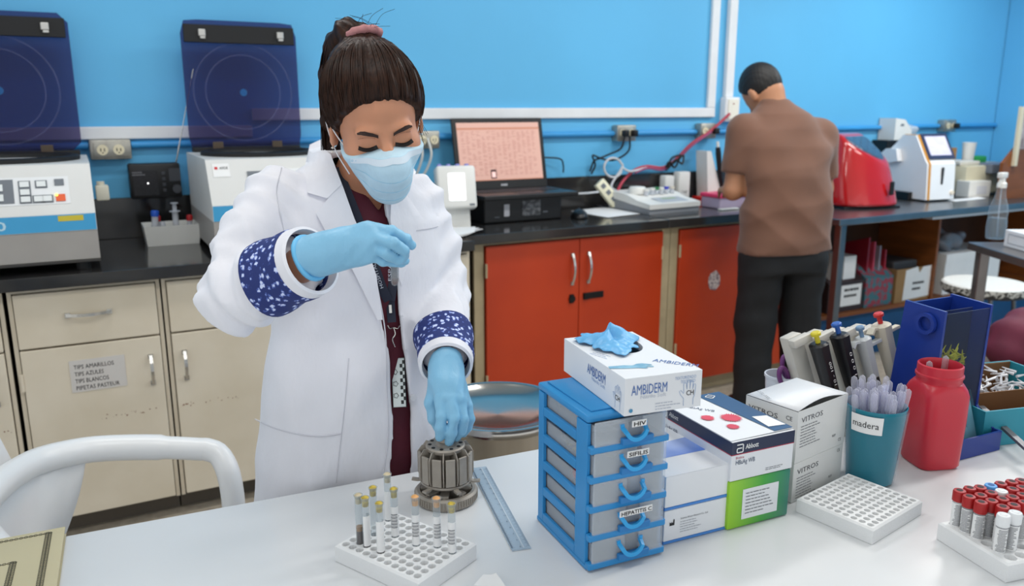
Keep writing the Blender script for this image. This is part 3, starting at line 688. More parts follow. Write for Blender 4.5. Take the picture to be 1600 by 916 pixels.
cable('network_cable', [Yp(962, 306, 3.44), Yp(972, 285, WY - .05), Yp(990, 267, WY - .04), Yp(1010, 260, WY - .03), Yp(1035, 262, WY - .03), Yp(1055, 250, WY - .03), Yp(1080, 225, WY - .05), Yp(1110, 205, WY - .07), Yp(1140, 178, WY - .07)], 0.008, rc, 'red network cable climbing to the white wall box', n=6)
cable('network_cable', [Yp(992, 270, WY - .055), Yp(1012, 263, WY - .045), Yp(1036, 265, WY - .045), Yp(1058, 250, WY - .045), Yp(1082, 227, WY - .07), Yp(1112, 206, WY - .09)], 0.006, mat('violet_cable', (150, 70, 110), 0.45), 'violet cable bundled with the red network cable', n=6)
cable('cable_tangle', [Yp(1040, 262, WY - .06), Yp(1046, 253, WY - .07), Yp(1054, 262, WY - .06), Yp(1062, 248, WY - .07), Yp(1068, 243, WY - .06), Yp(1066, 256, WY - .07), Yp(1056, 250, WY - .06), Yp(1044, 262, WY - .06), Yp(1050, 247, WY - .07), Yp(1064, 244, WY - .06), Yp(1040, 266, WY - .04)], 0.0055, bc, 'tangle of black cable tied round the red network cable', n=6)
cable('power_cable', [Zp(958, 321, ZT + .005), Zp(935, 322, ZT + .012), Zp(918, 318, ZT + .006), Zp(905, 318, ZT + .005)], 0.004, bc, 'thin black cable lying on the worktop behind the mouse')
# roller mixer
mx = Zp(1015, 336, ZT); mr = Zp(1098, 328, ZT)
t = thing('mixer', 'white bench mixer with grey sides and small vials on its deck', 'mixer', (mx[0], mx[1], ZT), math.radians(3))
mw = 0.33; md = 0.34
prof = [(0.0, 0.022), (0.04, 0.012), (md, 0.012), (md, 0.085), (md - 0.10, 0.088), (md - 0.16, 0.080), (0.10, 0.055), (0.0, 0.045)]
obj('base', MB().prism([(0.006, 0.0), (md - 0.01, 0.0), (md - 0.01, 0.06), (0.12, 0.035), (0.006, 0.024)], 0.004, mw - 0.004, 'yz'), mat('mixer_grey', (140, 144, 150), 0.45), t)
obj('shell', MB().prism([(0.0, 0.0245), (0.12, 0.0355), (md, 0.0605), (md, 0.088), (md - 0.10, 0.088), (md - 0.16, 0.082), (0.10, 0.060), (0.0, 0.048)], 0, mw, 'yz'), wp, t)
sl = lambda y: 0.048 + (y/0.10)*0.012 if y < 0.1 else 0.060 + (y - 0.1)/(md - 0.26)*0.022
obj('keypad', MB().add([(0.10, 0.03, sl(0.03)+.001), (0.28, 0.03, sl(0.03)+.001), (0.28, 0.115, sl(.115)+.001), (0.10, 0.115, sl(.115)+.001)], [(0,1,2,3)]), mat('keypad_grey', (172, 178, 186), 0.4), t)
obj('display', MB().add([(0.15, 0.075, sl(0.075)+.0025), (0.24, 0.075, sl(0.075)+.0025), (0.24, 0.105, sl(.105)+.0025), (0.15, 0.105, sl(.105)+.0025)], [(0,1,2,3)]), mat('lcd_green', (150, 170, 140), 0.3), t)
obj('cover', MB().lathe([(0.045, 0), (0.045, 0.024), (0.038, 0.034), (0.0, 0.038)], (0.085, 0.20, 0.081), 20), wp, t, 40)
mt = t
for k, (vx, vy, cc, lb) in enumerate([(0.10, 0.15, (224, 224, 220), 'small white-capped vial at the left end of the mixer deck'), (0.145, 0.155, (222, 222, 218), 'second white-capped vial from the left on the mixer deck'), (0.175, 0.16, (60, 130, 80), 'green-capped vial on the mixer deck'), (0.205, 0.155, (226, 226, 220), 'white-capped vial between the green and blue ones on the mixer'), (0.24, 0.16, (66, 74, 190), 'blue-capped vial on the mixer deck'), (0.28, 0.16, (214, 206, 190), 'cream-capped vial at the right end of the mixer deck')]):
    P_ = Matrix.Rotation(math.radians(3), 3, 'Z') @ Vector((vx, vy, 0)); zz = ZT + sl(vy) + 0.001
    v_ = thing('vial', lb, 'vial', (mx[0] + P_.x, mx[1] + P_.y, zz), 0, 'vials on the mixer')
    obj('glass', MB().cyl((0, 0, 0), 0.012, 0.022, 12), fr_m, v_, 40); obj('cap', MB().cyl((0, 0, 0.0225), 0.014, 0.012, 12), mat('vialcap%d' % k, cc, 0.4), v_, 40)
# small white cartons behind the mixer
for (px, py, w_, h_, lb) in ((1040, 298, 0.062, 0.115, 'upright white carton with rounded top just behind the mixer'), (1063, 292, 0.078, 0.115, 'square white carton behind the red folder, against the backsplash')):
    c = Yp(px, py, 3.50); z1 = Yp(px, py - 24, 3.50)[2]
    t = thing('carton', lb, 'carton', (c[0], 3.49, ZT))
    obj('body', MB().rbox(-w_/2, w_/2, -0.025, 0.03, 0, z1 - ZT, 0.008), wp, t, 40)
    obj('print', MB().box(-w_*0.3, w_*0.3, -0.0258, -0.0252, (z1 - ZT)*0.25, (z1 - ZT)*0.40), mat('print_pale', (150, 152, 150), 0.5, rgb2=(216, 216, 214), scale=90, thresh=(0.4, 0.55)), t)
# red folder, pink box, tray, stand with pipette
rf = Zp(1080, 313, ZT)
tag(obj('folder', MB().prism([(-0.02, -0.05), (0.42, -0.06), (0.40, 0.17), (0.0, 0.17)], 0, 0.028).xf(Matrix.Translation((rf[0] - 0.02, 3.33, ZT))), mat('folder_red', (200, 30, 26), 0.4), None), 'flat red folder between the mixer and the pink box', 'folder')
pb = (Zp(1098, 327, ZT)[0] + 0.07, 3.14)
t = thing('storage_box', 'clear plastic box with bright pink lid next to the man', 'storage box', (pb[0], pb[1], ZT))
obj('tub', MB().rbox(0, 0.19, 0, 0.14, 0, 0.055, 0.006), mat('tub_lilac', (196, 180, 206), 0.3, alpha=0.75), t)
obj('lid', MB().rbox(-0.006, 0.196, -0.006, 0.146, 0.0552, 0.075, 0.005), mat('lid_pink', (222, 60, 104), 0.35), t)
obj('contents', MB().rbox(0.02, 0.15, 0.02, 0.11, 0.004, 0.035, 0.005), wp, t)
tag(obj('spatula', MB().rbox(pb[0] - 0.03, pb[0] + 0.09, pb[1] - 0.05, pb[1] - 0.02, ZT, ZT + 0.008, 0.003), wp, None), 'white plastic strip lying in front of the pink-lidded box', 'strip')
sx = Yp(1113, 280, 3.46)
t = thing('pipette_stand', "white stand holding one dark pipette beside the man's arm", 'pipette stand', (sx[0], 3.46, ZT))
zt_ = Yp(1100, 236, 3.46)[2] - ZT
obj('frame', MB().prism([(-0.05, 0.0), (0.065, 0.0), (0.05, 0.02), (-0.045, zt_), (-0.075, zt_)], -0.03, 0.06, 'xz').rbox(-0.08, 0.09, -0.04, 0.07, 0.0, 0.012, 0.004), wp, t)
obj('pipette', MB().tube([(0.045, -0.036, 0.06), (0.022, -0.036, 0.14), (0.0, -0.036, zt_ - 0.01), (-0.005, -0.036, zt_ + 0.02)], 0.012, 10, rr=[0.006, 0.013, 0.016, 0.013]), dk, t, 50)
obj('plunger', MB().tube([(-0.005, -0.036, zt_ + 0.021), (-0.009, -0.036, zt_ + 0.05)], 0.008, 10), wp, t, 50)

# ================================================================ steel table at the right with machines
ST = 0.86
sx0 = 3.345; sy0 = 2.79; sx1 = 5.70
t = thing('steel_table', 'long dark steel table along the wall carrying the red analyzer', 'table', (sx0, sy0, 0))
steel_d = mat('steel_dark', (116, 118, 122), 0.28, 0.85, var=0.15, scale=6)
obj('tabletop', MB().rbox(0, sx1 - sx0, 0, WY - sy0 - 0.05, ST - 0.035, ST, 0.004), steel_d, t)
for (lx, ly) in ((0.05, 0.03), (sx1 - sx0 - 0.08, 0.03), (0.05, 0.66), (sx1 - sx0 - 0.08, 0.66)):
    obj('leg', MB().rbox(lx, lx + 0.042, ly, ly + 0.042, 0.0, ST - 0.0355, 0.004), steel_d, t)
# wooden pigeonhole shelf underneath with a blue plinth
wood = mat('brown_wood', (124, 70, 30), 0.45, var=0.22, scale=3, stretch=(1, 1, 8)); wood_d = mat('wood_back', (62, 36, 20), 0.6, var=0.2)
bs = 3.0; fx = Yp(1278, 430, bs)[0]; gx = Yp(1462, 400, bs)[0]; rx = Yp(1640, 400, bs)[0]; zb = 0.285; ztp = 0.81
t = thing('shelf_unit', 'brown wooden pigeonhole unit on a blue plinth below the steel table', 'shelf', (fx, bs, 0))
w_ = rx - fx; g_ = gx - fx; d_ = 0.42
obj('back', MB().box(0, w_, d_ - 0.012, d_, zb, ztp), wood_d, t)
obj('bottom_board', MB().rbox(0.02, w_ - 0.02, 0, d_ - 0.0125, zb - 0.022, zb, 0.002), wood, t)
obj('top_board', MB().rbox(0.02, w_ - 0.02, 0, d_ - 0.0125, ztp - 0.02, ztp, 0.002), wood, t)
for x in (0, g_, w_ - 0.02): obj('divider', MB().rbox(x, x + 0.0195, 0, d_ - 0.0125, zb + 0.0002, ztp - 0.0202, 0.002), wood, t)
obj('plinth', MB().box(0.0, w_, 0.03, d_, 0.0, zb - 0.0225), mat('plinth_blue', (16, 74, 120), 0.6, var=0.1), t)
SH = zb + 0.0006
def label_text(par, lines, x, z, y, w, pitch):
    for k, s in enumerate(lines): text(par, s, (x, y, z - k*pitch), (1, 0, 0), (0, 0, 1), pitch*0.8, ink, width=w*(0.9 if k else 0.7), align='LEFT')
# black magazine file with white papers
a = Yp(1292, 486, bs + 0.03)[0]; b = Yp(1345, 486, bs + 0.03)[0]
t = thing('magazine_file', 'dark magazine file with a white label, leftmost in the wooden unit', 'file box', (a, bs + 0.03, SH)); w_ = b - a
obj('body', MB().prism([(0.0, 0.0), (0.30, 0.0), (0.30, 0.26), (0.18, 0.26), (0.0, 0.17)], 0, w_, 'yz'), mat('file_dark', (52, 38, 40), 0.5), t)
lb = obj('label', MB().box(0.10, w_ - 0.015, -0.0012, -0.0002, 0.03, 0.15), paper, t)
textlines(lb, (0.125, -0.0013, 0.115), (1,0,0), (0,0,1), w_ - 0.16, 2, 0.035, 0.014, ink, seed=2)
for k in range(2): obj('paper_stack', MB().box(0.03 + 0.10*k, 0.115 + 0.11*k, 0.02, 0.26, 0.18, 0.33 - 0.02*k), paper, t)
# patterned file with red and grey folders
a = Yp(1350, 475, bs + 0.03)[0]; b = Yp(1392, 470, bs + 0.03)[0]
t = thing('magazine_file', 'colourful patterned magazine file stuffed with red folders', 'file box', (a, bs + 0.03, SH)); w_ = b - a
obj('body', MB().prism([(0.0, 0.0), (0.30, 0.0), (0.30, 0.28), (0.16, 0.28), (0.0, 0.17)], 0, w_, 'yz'), mat('file_pattern', (60, 110, 120), 0.5, rgb2=(150, 56, 70), scale=26, thresh=(0.46, 0.56)), t)
for k, c in enumerate([(140, 24, 40), (190, 60, 80), (150, 140, 150), (160, 30, 44)]):
    obj('folder', MB().prism([(0.02, 0.03), (0.28, 0.03), (0.28, 0.33), (0.06, 0.40 - 0.02*k)], 0.012 + k*w_*0.23, 0.024 + k*w_*0.23, 'yz').xf(Matrix.Translation((0, 0, 0.0)) @ Matrix.Rotation(math.radians(8), 4, 'Y')), mat('folder_c%d' % k, c, 0.45), t)
# cardboard box with white sheet taped to its front
a = Yp(1397, 470, bs + 0.02)[0]; b = Yp(1457, 462, bs + 0.02)[0]
t = thing('cardboard_box', 'open cardboard box with a torn white sheet on its front, in the wooden unit', 'box', (a, bs + 0.02, SH)); w_ = b - a
cb = mat('cardboard', (150, 116, 74), 0.7, var=0.12)
mb = MB().box(0, w_, 0, 0.006, 0, 0.20).box(0, w_, 0.29, 0.296, 0, 0.22).box(0, 0.006, 0.0061, 0.2899, 0, 0.20).box(w_ - 0.006, w_, 0.0061, 0.2899, 0, 0.20).box(0.0061, w_ - 0.0061, 0.0061, 0.2899, 0, 0.006)
obj('body', mb, cb, t)
lb = obj('label', MB().prism([(0.07, 0.01), (w_ - 0.006, 0.02), (w_ - 0.004, 0.205), (w_*0.66, 0.20), (w_*0.58, 0.165), (w_*0.52, 0.205), (0.08, 0.19)], -0.0014, -0.0002, 'xz'), paper, t)
textlines(lb, (w_*0.42, -0.0016, 0.10), (1,0,0), (0,0,1), w_*0.35, 2, 0.035, 0.014, ink, seed=5)
obj('contents', MB().rbox(0.03, w_*0.7, 0.05, 0.25, 0.03, 0.235, 0.01), mat('dark_stuff', (60, 58, 60), 0.6), t)
# white carton and crumpled bag in the second bay
a = Yp(1474, 440, bs + 0.03)[0]
t = thing('carton', 'large plain white carton in the right bay of the wooden unit', 'carton', (a, bs + 0.03, SH))
obj('body', MB().box(0, 0.55, 0, 0.30, 0, 0.25), paper, t); obj('flap', MB().box(0.0, 0.55, -0.003, 0.0, 0.20, 0.252), paper, t)
obj('stain', MB().cyl((0.32, -0.0042, 0.185), 0.012, 0.0008, 8, 'y'), mat('stain_dark', (90, 80, 70), 0.8), t)
def blob(name, c, r, m, label, cat, seed=0, amp=0.25, res=0.008):
    rnd = np.random.RandomState(seed); ds = rnd.uniform(-1, 1, (7, 3)); ph = rnd.uniform(0, 6, 7); fq = rnd.uniform(20, 55, 7)
    def f(P):
        d = sd_ell(P, (0, 0, r[2]), r)
        for i in range(7): d = d + amp*min(r)*0.18*np.sin((P[0]*ds[i][0] + P[1]*ds[i][1] + P[2]*ds[i][2])*fq[i] + ph[i])
        return np.maximum(d, -P[2])
    e = 1.35
    me = sdf_mesh(name, (-r[0]*e, -r[1]*e, -0.02), (r[0]*e, r[1]*e, r[2]*2*e), res, f)
    o = link(name, me, m, None, c); return tag(o, label, cat)
blob('plastic_bag', (a + 0.16, bs + 0.16, SH + 0.2525), (0.12, 0.10, 0.055), mat('bag_grey', (120, 122, 130), 0.3, var=0.2), 'crumpled grey plastic bag on the white carton in the wooden unit', 'bag', 3, 0.9)
tag(obj('clear_folder', MB().prism([(4.1, 2.81), (4.55, 2.81), (5.05, 2.82), (5.05, 2.95), (4.1, 2.95)], ST - 0.052, ST - 0.0365), mat('folder_pale', (196, 198, 202), 0.35), None), 'pale sleeve of papers tucked under the front of the steel table', 'folder')

TS = ST + 0.0006
# red analyzer: domed shell with a sloped dark window
ra = (Yp(1336, 300, 3.17)[0], 3.17)
t = thing('analyzer', 'glossy red domed analyzer on the steel table beside the man', 'analyzer', (ra[0], ra[1], TS), math.radians(-14))
red_g = mat('red_gloss', (178, 26, 30), 0.16, coat=0.6, var=0.03)
WN = (0.30, -0.55, 0.78); WC = 0.285
def red_shape(P, raw=False):
    # wide at the foot, drawn in to a narrow top that leans back
    z = P[2]; k = np.clip(z/0.40, 0, 1)
    ax_ = 0.205 - 0.075*k**1.6; ay = 0.20 - 0.085*k
    q = np.abs((P[0] + 0.03*k)/ax_)**3 + np.abs((P[1] - 0.02*k)/ay)**3
    d = (q**(1/3.0) - 1)*0.17
    d = smax(d, z - 0.405 + 0.0*P[0], 0.03)
    d = smax(d, -(z - 0.012), 0.01)
    cut = P[0]*WN[0] + P[1]*WN[1] + z*WN[2] - WC          # sloped window side
    return d if raw else smax(d, cut, 0.012)
link('shell', sdf_mesh('shell', (-0.33, -0.26, -0.01), (0.33, 0.26, 0.44), 0.010, red_shape, 2), red_g, t)
obj('base', MB().rbox(-0.18, 0.18, -0.16, 0.16, 0.0, 0.011, 0.003), dk, t)
link('window', sdf_mesh('window', (-0.25, -0.25, 0.1), (0.25, 0.25, 0.44), 0.007, lambda P: np.maximum(np.abs(P[0]*WN[0] + P[1]*WN[1] + P[2]*WN[2] - WC) - 0.0055, red_shape(P, True) + 0.016), 1), mat('smoke_glass', (60, 76, 96), 0.08, coat=0.5, var=0.1), t)
obj('card_slot', MB().rbox(0.075, 0.100, -0.199, -0.183, 0.075, 0.15, 0.006), dk, t)
tag(obj('paper_roll', MB().cyl((Yp(1295, 304, 2.98)[0] + 0.05, 3.05, TS), 0.032, 0.075, 20), wp, None, 40), "white paper roll standing between the man's arm and the red analyzer", 'paper roll')
# black computer tower with white dispenser on it
bx0 = Yp(1393, 260, 3.43)[0]
t = thing('computer', 'black computer case standing between the red analyzer and the white analyzer', 'computer', (bx0 - 0.05, 3.435, TS))
obj('case', MB().rbox(0, 0.32, 0, 0.12, 0, 0.345, 0.006), dk, t)
obj('sticker', MB().box(0.09, 0.135, -0.0012, -0.0002, 0.245, 0.315), mat('sticker_pale', (206, 204, 190), 0.5), t)
zb2 = TS + 0.3455
t = thing('dispenser', 'small white wedge-shaped dispenser on the black computer case', 'dispenser', (bx0 + 0.0, 3.432, zb2))
obj('body', MB().prism([(0.0, 0.0), (0.16, 0.0), (0.16, 0.06), (0.09, 0.125), (0.0, 0.135)], 0.0, 0.12, 'xz'), wp, t)
obj('slot', MB().box(0.05, 0.08, -0.0012, -0.0002, 0.085, 0.1), key_g, t)
blob('plastic_bag', (bx0 + 0.215, 3.49, zb2), (0.045, 0.05, 0.045), mat('bag_clear', (190, 206, 220), 0.2, alpha=0.6), 'small clear crumpled bag beside the white wedge-shaped dispenser', 'bag', 9, 0.8, 0.005)
# white and orange analyzer with touch screen
wa = Zp(1448, 316, TS)
t = thing('analyzer', 'white analyzer with orange edge and tilted touch screen on the steel table', 'analyzer', (wa[0], wa[1], TS), math.radians(-7))
wg = mat('white_gloss', (232, 234, 236), 0.25, var=0.02); og = mat('orange_edge', (212, 150, 60), 0.35)
side = [(0.0, 0.012), (0.30, 0.012), (0.33, 0.16), (0.36, 0.19), (0.34, 0.26), (0.21, 0.385), (0.12, 0.385), (0.035, 0.245), (0.015, 0.22)]
obj('shell', MB().prism(side, 0.012, 0.21, 'yz'), wg, t)
obj('edge_band', MB().prism([(y - 0.006 if y < 0.2 else y, z + (0.004 if z > 0.2 else 0)) for (y, z) in side], 0.0, 0.0118, 'yz'), og, t)
obj('side_panel', MB().prism([(y, z) for (y, z) in side], -0.012, -0.0004, 'yz'), wg, t)
obj('handle_pod', MB().prism([(0.20, 0.23), (0.36, 0.20), (0.38, 0.235), (0.30, 0.30), (0.22, 0.30)], -0.05, -0.0125, 'yz'), wg, t)
o_ = Vector((0.03, 0.035, 0.245)); v_ = Vector((0, 0.085, 0.14)); vn = Vector((1, 0, 0)).cross(v_).normalized()
def slab(name, x0, x1, a, b, th, m, par, base=0.0005):
    mb = MB(); P = [Vector((x0, 0, 0)) + Vector((0, o_.y, o_.z)) + v_*a, Vector((x1, 0, 0)) + Vector((0, o_.y, o_.z)) + v_*a, Vector((x1, 0, 0)) + Vector((0, o_.y, o_.z)) + v_*b, Vector((x0, 0, 0)) + Vector((0, o_.y, o_.z)) + v_*b]
    mb.add([p + vn*base for p in P] + [p + vn*(base + th) for p in P], [(3,2,1,0),(4,5,6,7),(0,1,5,4),(1,2,6,5),(2,3,7,6),(3,0,4,7)]); return obj(name, mb, m, par)
bz_ = slab('screen_bezel', 0.010, 0.215, 0.0, 1.02, 0.012, mat('bezel_navy', (48, 54, 84), 0.35), t)
slab('screen', 0.032, 0.195, 0.13, 0.90, 0.001, mat('screen_lilac', (190, 186, 206), 0.25, var=0.1, scale=20, emit=0.35), bz_, 0.0128)
obj('slot', MB().rbox(0.10, 0.116, 0.003, 0.0125, 0.10, 0.20, 0.003), dk, t)
obj('knob', MB().cyl((0.19, -0.008, 0.05), 0.013, 0.012, 14, 'y'), mat('knob_cream', (226, 214, 196), 0.4), t, 40)
obj('foot', MB().rbox(-0.04, 0.0, 0.10, 0.28, 0.0, 0.05, 0.004), dk, t)
obj('underside', MB().box(0.01, 0.2, 0.03, 0.28, 0.0, 0.0115), dk, t)
tp = Zp(1500, 312, TS)
sheet('paper_sheet', [(tp[0] - 0.12, tp[1] - 0.05), (tp[0] + 0.16, tp[1] - 0.06), (tp[0] + 0.2, tp[1] + 0.02), (tp[0] - 0.1, tp[1] + 0.02)], TS, paper, 'white sheet on the steel table in front of the white analyzer', 'paper', curl=0.004)
t = thing('carton', 'small white carton to the right of the white and orange analyzer', 'carton', (tp[0] + 0.14, tp[1] + 0.04, TS), math.radians(-10))
obj('body', MB().rbox(0, 0.17, 0, 0.10, 0, 0.10, 0.003), wp, t); obj('label', MB().box(0.06, 0.14, -0.0012, -0.0002, 0.02, 0.07), mat('label_grey', (206, 208, 214), 0.5), t)
# beige printer at the far right
bp_ = Yp(1512, 290, 3.22)
t = thing('printer', 'old beige printer with grey paper tray at the right end of the steel table', 'printer', (bp_[0] - 0.12, 3.16, TS), math.radians(-4))
bg_ = mat('beige_plastic', (196, 190, 166), 0.5)
obj('case', MB().rbox(0, 0.56, 0, 0.32, 0.012, 0.19, 0.012), bg_, t, 40)
obj('feet', MB().box(0.05, 0.5, 0.04, 0.28, 0.0, 0.0118), dk, t)
obj('paper_tray', MB().rbox(0.17, 0.42, -0.045, 0.10, 0.14, 0.20, 0.006), mat('tray_slate', (110, 116, 128), 0.5), t)
obj('lid', MB().rbox(0.0, 0.18, 0.05, 0.30, 0.1905, 0.215, 0.005), mat('lid_offwhite', (212, 210, 202), 0.4), t)
pr = t.location
t = thing('carton', 'brown cardboard carton lying on the beige printer', 'carton', (pr.x - 0.02, pr.y + 0.20, pr.z + 0.2156)); obj('body', MB().rbox(0, 0.20, 0, 0.10, 0, 0.075, 0.003), cb, t); obj('tape', MB().box(0.08, 0.11, -0.001, 0.101, 0.0752, 0.0756), mat('tape_tan', (186, 160, 120), 0.4), t)
t = thing('cup', 'white paper cup standing on the beige printer', 'cup', (pr.x + 0.24, pr.y + 0.16, pr.z + 0.191)); obj('body', MB().lathe([(0.032, 0), (0.042, 0.13), (0.040, 0.13), (0.031, 0.004)], n=20), wp, t, 50); obj('rim', MB().tube([(0.042*math.cos(a*PI/10), 0.042*math.sin(a*PI/10), 0.13) for a in range(20)], 0.0025, 6, True), wp, t, 60)
tag(obj('sponge', MB().rbox(pr.x + 0.30, pr.x + 0.40, pr.y + 0.13, pr.y + 0.20, pr.z + 0.191, pr.z + 0.235, 0.01), mat('sponge_green', (40, 150, 80), 0.8, bump=0.4), None, 40), 'green sponge beside the white paper cup on the beige printer', 'sponge')
# wooden box front with slanted side at the right picture edge
xw = Yp(1578, 250, 2.95)[0]
t = thing('wooden_rack', 'tall brown wooden rack with slanted side cut off by the right picture edge', 'rack', (xw - 0.03, 2.95, TS))
obj('side_panel', MB().prism([(-0.03, 0.0), (0.45, 0.0), (0.45, 0.62), (0.10, 0.33), (-0.03, 0.22)], 0.0, 0.02, 'xz'), wood, t)
obj('upright', MB().rbox(0.045, 0.075, -0.022, -0.0005, 0.20, 0.55, 0.002), mat('upright_cream', (206, 196, 170), 0.5), t)
obj('picture', MB().box(0.078, 0.30, -0.004, -0.0005, 0.30, 0.52), mat('poster_brown', (110, 84, 80), 0.5, rgb2=(190, 180, 180), scale=14), t)
# ================================================================ white work table
TZ = 0.75; T0 = TZ + 0.0006
TA = math.radians(-4.2)
t = thing('work_table', 'large white laminate table filling the foreground', 'table', (0.5, 1.312, 0), TA)
lam = mat('white_laminate', (212, 214, 216), 0.28, var=0.03, scale=3, coat=0.15)
obj('tabletop', MB().rbox(-1.6, 1.62, -0.92, 0.0, TZ - 0.028, TZ, 0.003), lam, t)
leg_m = mat('leg_grey', (120, 122, 126), 0.4, 0.6)
obj('apron', MB().box(-1.5, 1.52, -0.84, -0.82, TZ - 0.10, TZ - 0.0285).box(-1.5, 1.52, -0.08, -0.06, TZ - 0.10, TZ - 0.0285), leg_m, t)
for (x, y) in ((-1.5, -0.86), (1.48, -0.86), (-1.5, -0.10), (1.48, -0.10)): obj('leg', MB().rbox(x, x + 0.04, y, y + 0.04, 0.0, TZ - 0.029, 0.004), leg_m, t)
# ---- booklet at the left edge
c = Zp(102, 823, TZ + 0.014)
t = thing('booklet', 'beige booklet with ornamental printed border at the lower left corner', 'booklet', (c[0], c[1], T0), math.radians(-3))
bk = mat('booklet_cover', (196, 186, 152), 0.45, var=0.03)
obj('pages', MB().box(-0.296, -0.004, -0.208, -0.003, 0.0012, 0.0115), paper, t)
obj('cover', MB().rbox(-0.30, 0.0, -0.212, 0.0, 0.0118, 0.0135, 0.0005).box(-0.30, 0.0, -0.212, 0.0, 0.0, 0.001), bk, t)
orn = mat('border_ink', (70, 70, 56), 0.5, var=0)
def border(x1, y1, x0, y0):
    mb = MB(); z = 0.0138
    def link_v(x, y): mb.tube([(x + 0.0028*math.cos(a), y + 0.0024*math.sin(a), z) for a in [k*2*PI/6 for k in range(6)]], 0.0006, 4, True)
    y = y1
    while y > y0: link_v(x1, y); link_v(x1 - 0.0035, y + 0.0022); y -= 0.0044
    x = x1
    while x > x0:
        link_v(x, y1 + 0.001); x -= 0.0065
    return mb
obj('border_print', border(-0.020, -0.014, -0.29, -0.20), orn, t)['kind'] = 'stuff'
obj('border_print', border(-0.060, -0.088, -0.29, -0.20), orn, t)['kind'] = 'stuff'
obj('red_print', MB().box(-0.11, -0.081, -0.125, -0.108, 0.0136, 0.0139), mat('print_red', (170, 60, 44), 0.5, var=0), t)
# ---- foam tube racks
foam = mat('foam_white', (226, 227, 228), 0.75, var=0.03, bump=0.15, bscale=200)
def rack(name, label, loc, rot, L, Wd, H, nx, ny, r=0.0052, stain=None):
    t = thing(name, label, 'tube rack', loc, rot)
    mb = MB(); sx = L*0.94/nx; sy = Wd*0.94/ny; x0 = L*0.03; y0 = Wd*0.03; N = 8; zt = H; zd = H - 0.009
    # side block
    o4 = [(0,0),(L,0),(L,Wd),(0,Wd)]; i4 = [(x0,y0),(L-x0,y0),(L-x0,Wd-y0),(x0,Wd-y0)]; b = 0.003
    vs = [(a,c_,0) for a,c_ in o4] + [(a,c_,zt-b) for a,c_ in o4] + [(a+(b if a==0 else -b),c_+(b if c_==0 else -b),zt) for a,c_ in o4] + [(a,c_,zt) for a,c_ in i4]
    fs = [(3,2,1,0)]
    for k in range(3):
        for i in range(4): fs.append((4*k+i, 4*k+(i+1)%4, 4*k+4+(i+1)%4, 4*k+4+i))
    mb.add(vs, fs); rad = min(r, 0.46*min(sx, sy))
    for i in range(nx):
        for j in range(ny):
            cx = x0 + (i+.5)*sx; cy = y0 + (j+.5)*sy; vs = []; fs = []
            sq = [(-1,0),(-1,-1),(0,-1),(1,-1),(1,0),(1,1),(0,1),(-1,1)]
            for (a,c_) in sq: vs.append((cx + a*sx/2, cy + c_*sy/2, zt))
            for k in range(N):
                an = PI + k*PI/4; vs.append((cx + rad*math.cos(an), cy + rad*math.sin(an), zt - 0.0002))
            for k in range(N):
                an = PI + k*PI/4; vs.append((cx + rad*0.86*math.cos(an), cy + rad*0.86*math.sin(an), zd))
            vs.append((cx, cy, zd - 0.002))
            for k in range(N):
                k2 = (k+1) % N; fs += [(k, k2, 8+k2, 8+k), (8+k, 8+k2, 16+k2, 16+k), (16+k, 16+k2, 24)]
            mb.add(vs, fs)
    obj('block', mb, foam, t)
    def hole(i, j): return Vector((x0 + (i+.5)*sx, y0 + (j+.5)*sy, zd - 0.001))
    return t, hole
Lr = Zp(523, 852, TZ + 0.027); Fr = Zp(654, 911, TZ + 0.027); Rr = Zp(747, 850, TZ + 0.027)
ang = math.atan2(Fr[1] - Lr[1], Fr[0] - Lr[0])
# local x from L to F, local y from F to R
rl = math.hypot(*(Fr - Lr)[:2]); rw_ = math.hypot(*(Rr - Fr)[:2])
t_r, hole1 = rack('tube_rack', 'white foam tube rack with eight stoppered glass tubes, in front of the woman', (Lr[0], Lr[1], T0), ang, rl, rw_, 0.027, 11, 8, 0.0062)
def rack_pt(tr, px, py, ztop):
    p = Zp(px, py, ztop); return Vector((p[0], p[1], 0))
glass_m = clear_mat('tube_glass', (236, 240, 242), 0.82, 0.1, 0.05)
lab_m = mat('tube_label', (232, 232, 232), 0.5, var=0.02); bar_m = mat('barcode_ink', (110, 112, 118), 0.5, var=0)
cork_y = mat('stopper_yellow', (206, 180, 60), 0.45, rgb2=(150, 128, 40), scale=160, thresh=(0.4, 0.6)); cork_o = mat('stopper_orange', (216, 158, 96), 0.5, var=0.15, scale=120); cork_c = mat('stopper_clear', (216, 206, 180), 0.4, rgb2=(180, 160, 120), scale=120)
blood = mat('blood_dark', (52, 14, 18), 0.3, var=0.1); serum = mat('serum_amber', (160, 112, 56), 0.25, var=0.1)
TUBE_MESH = {}
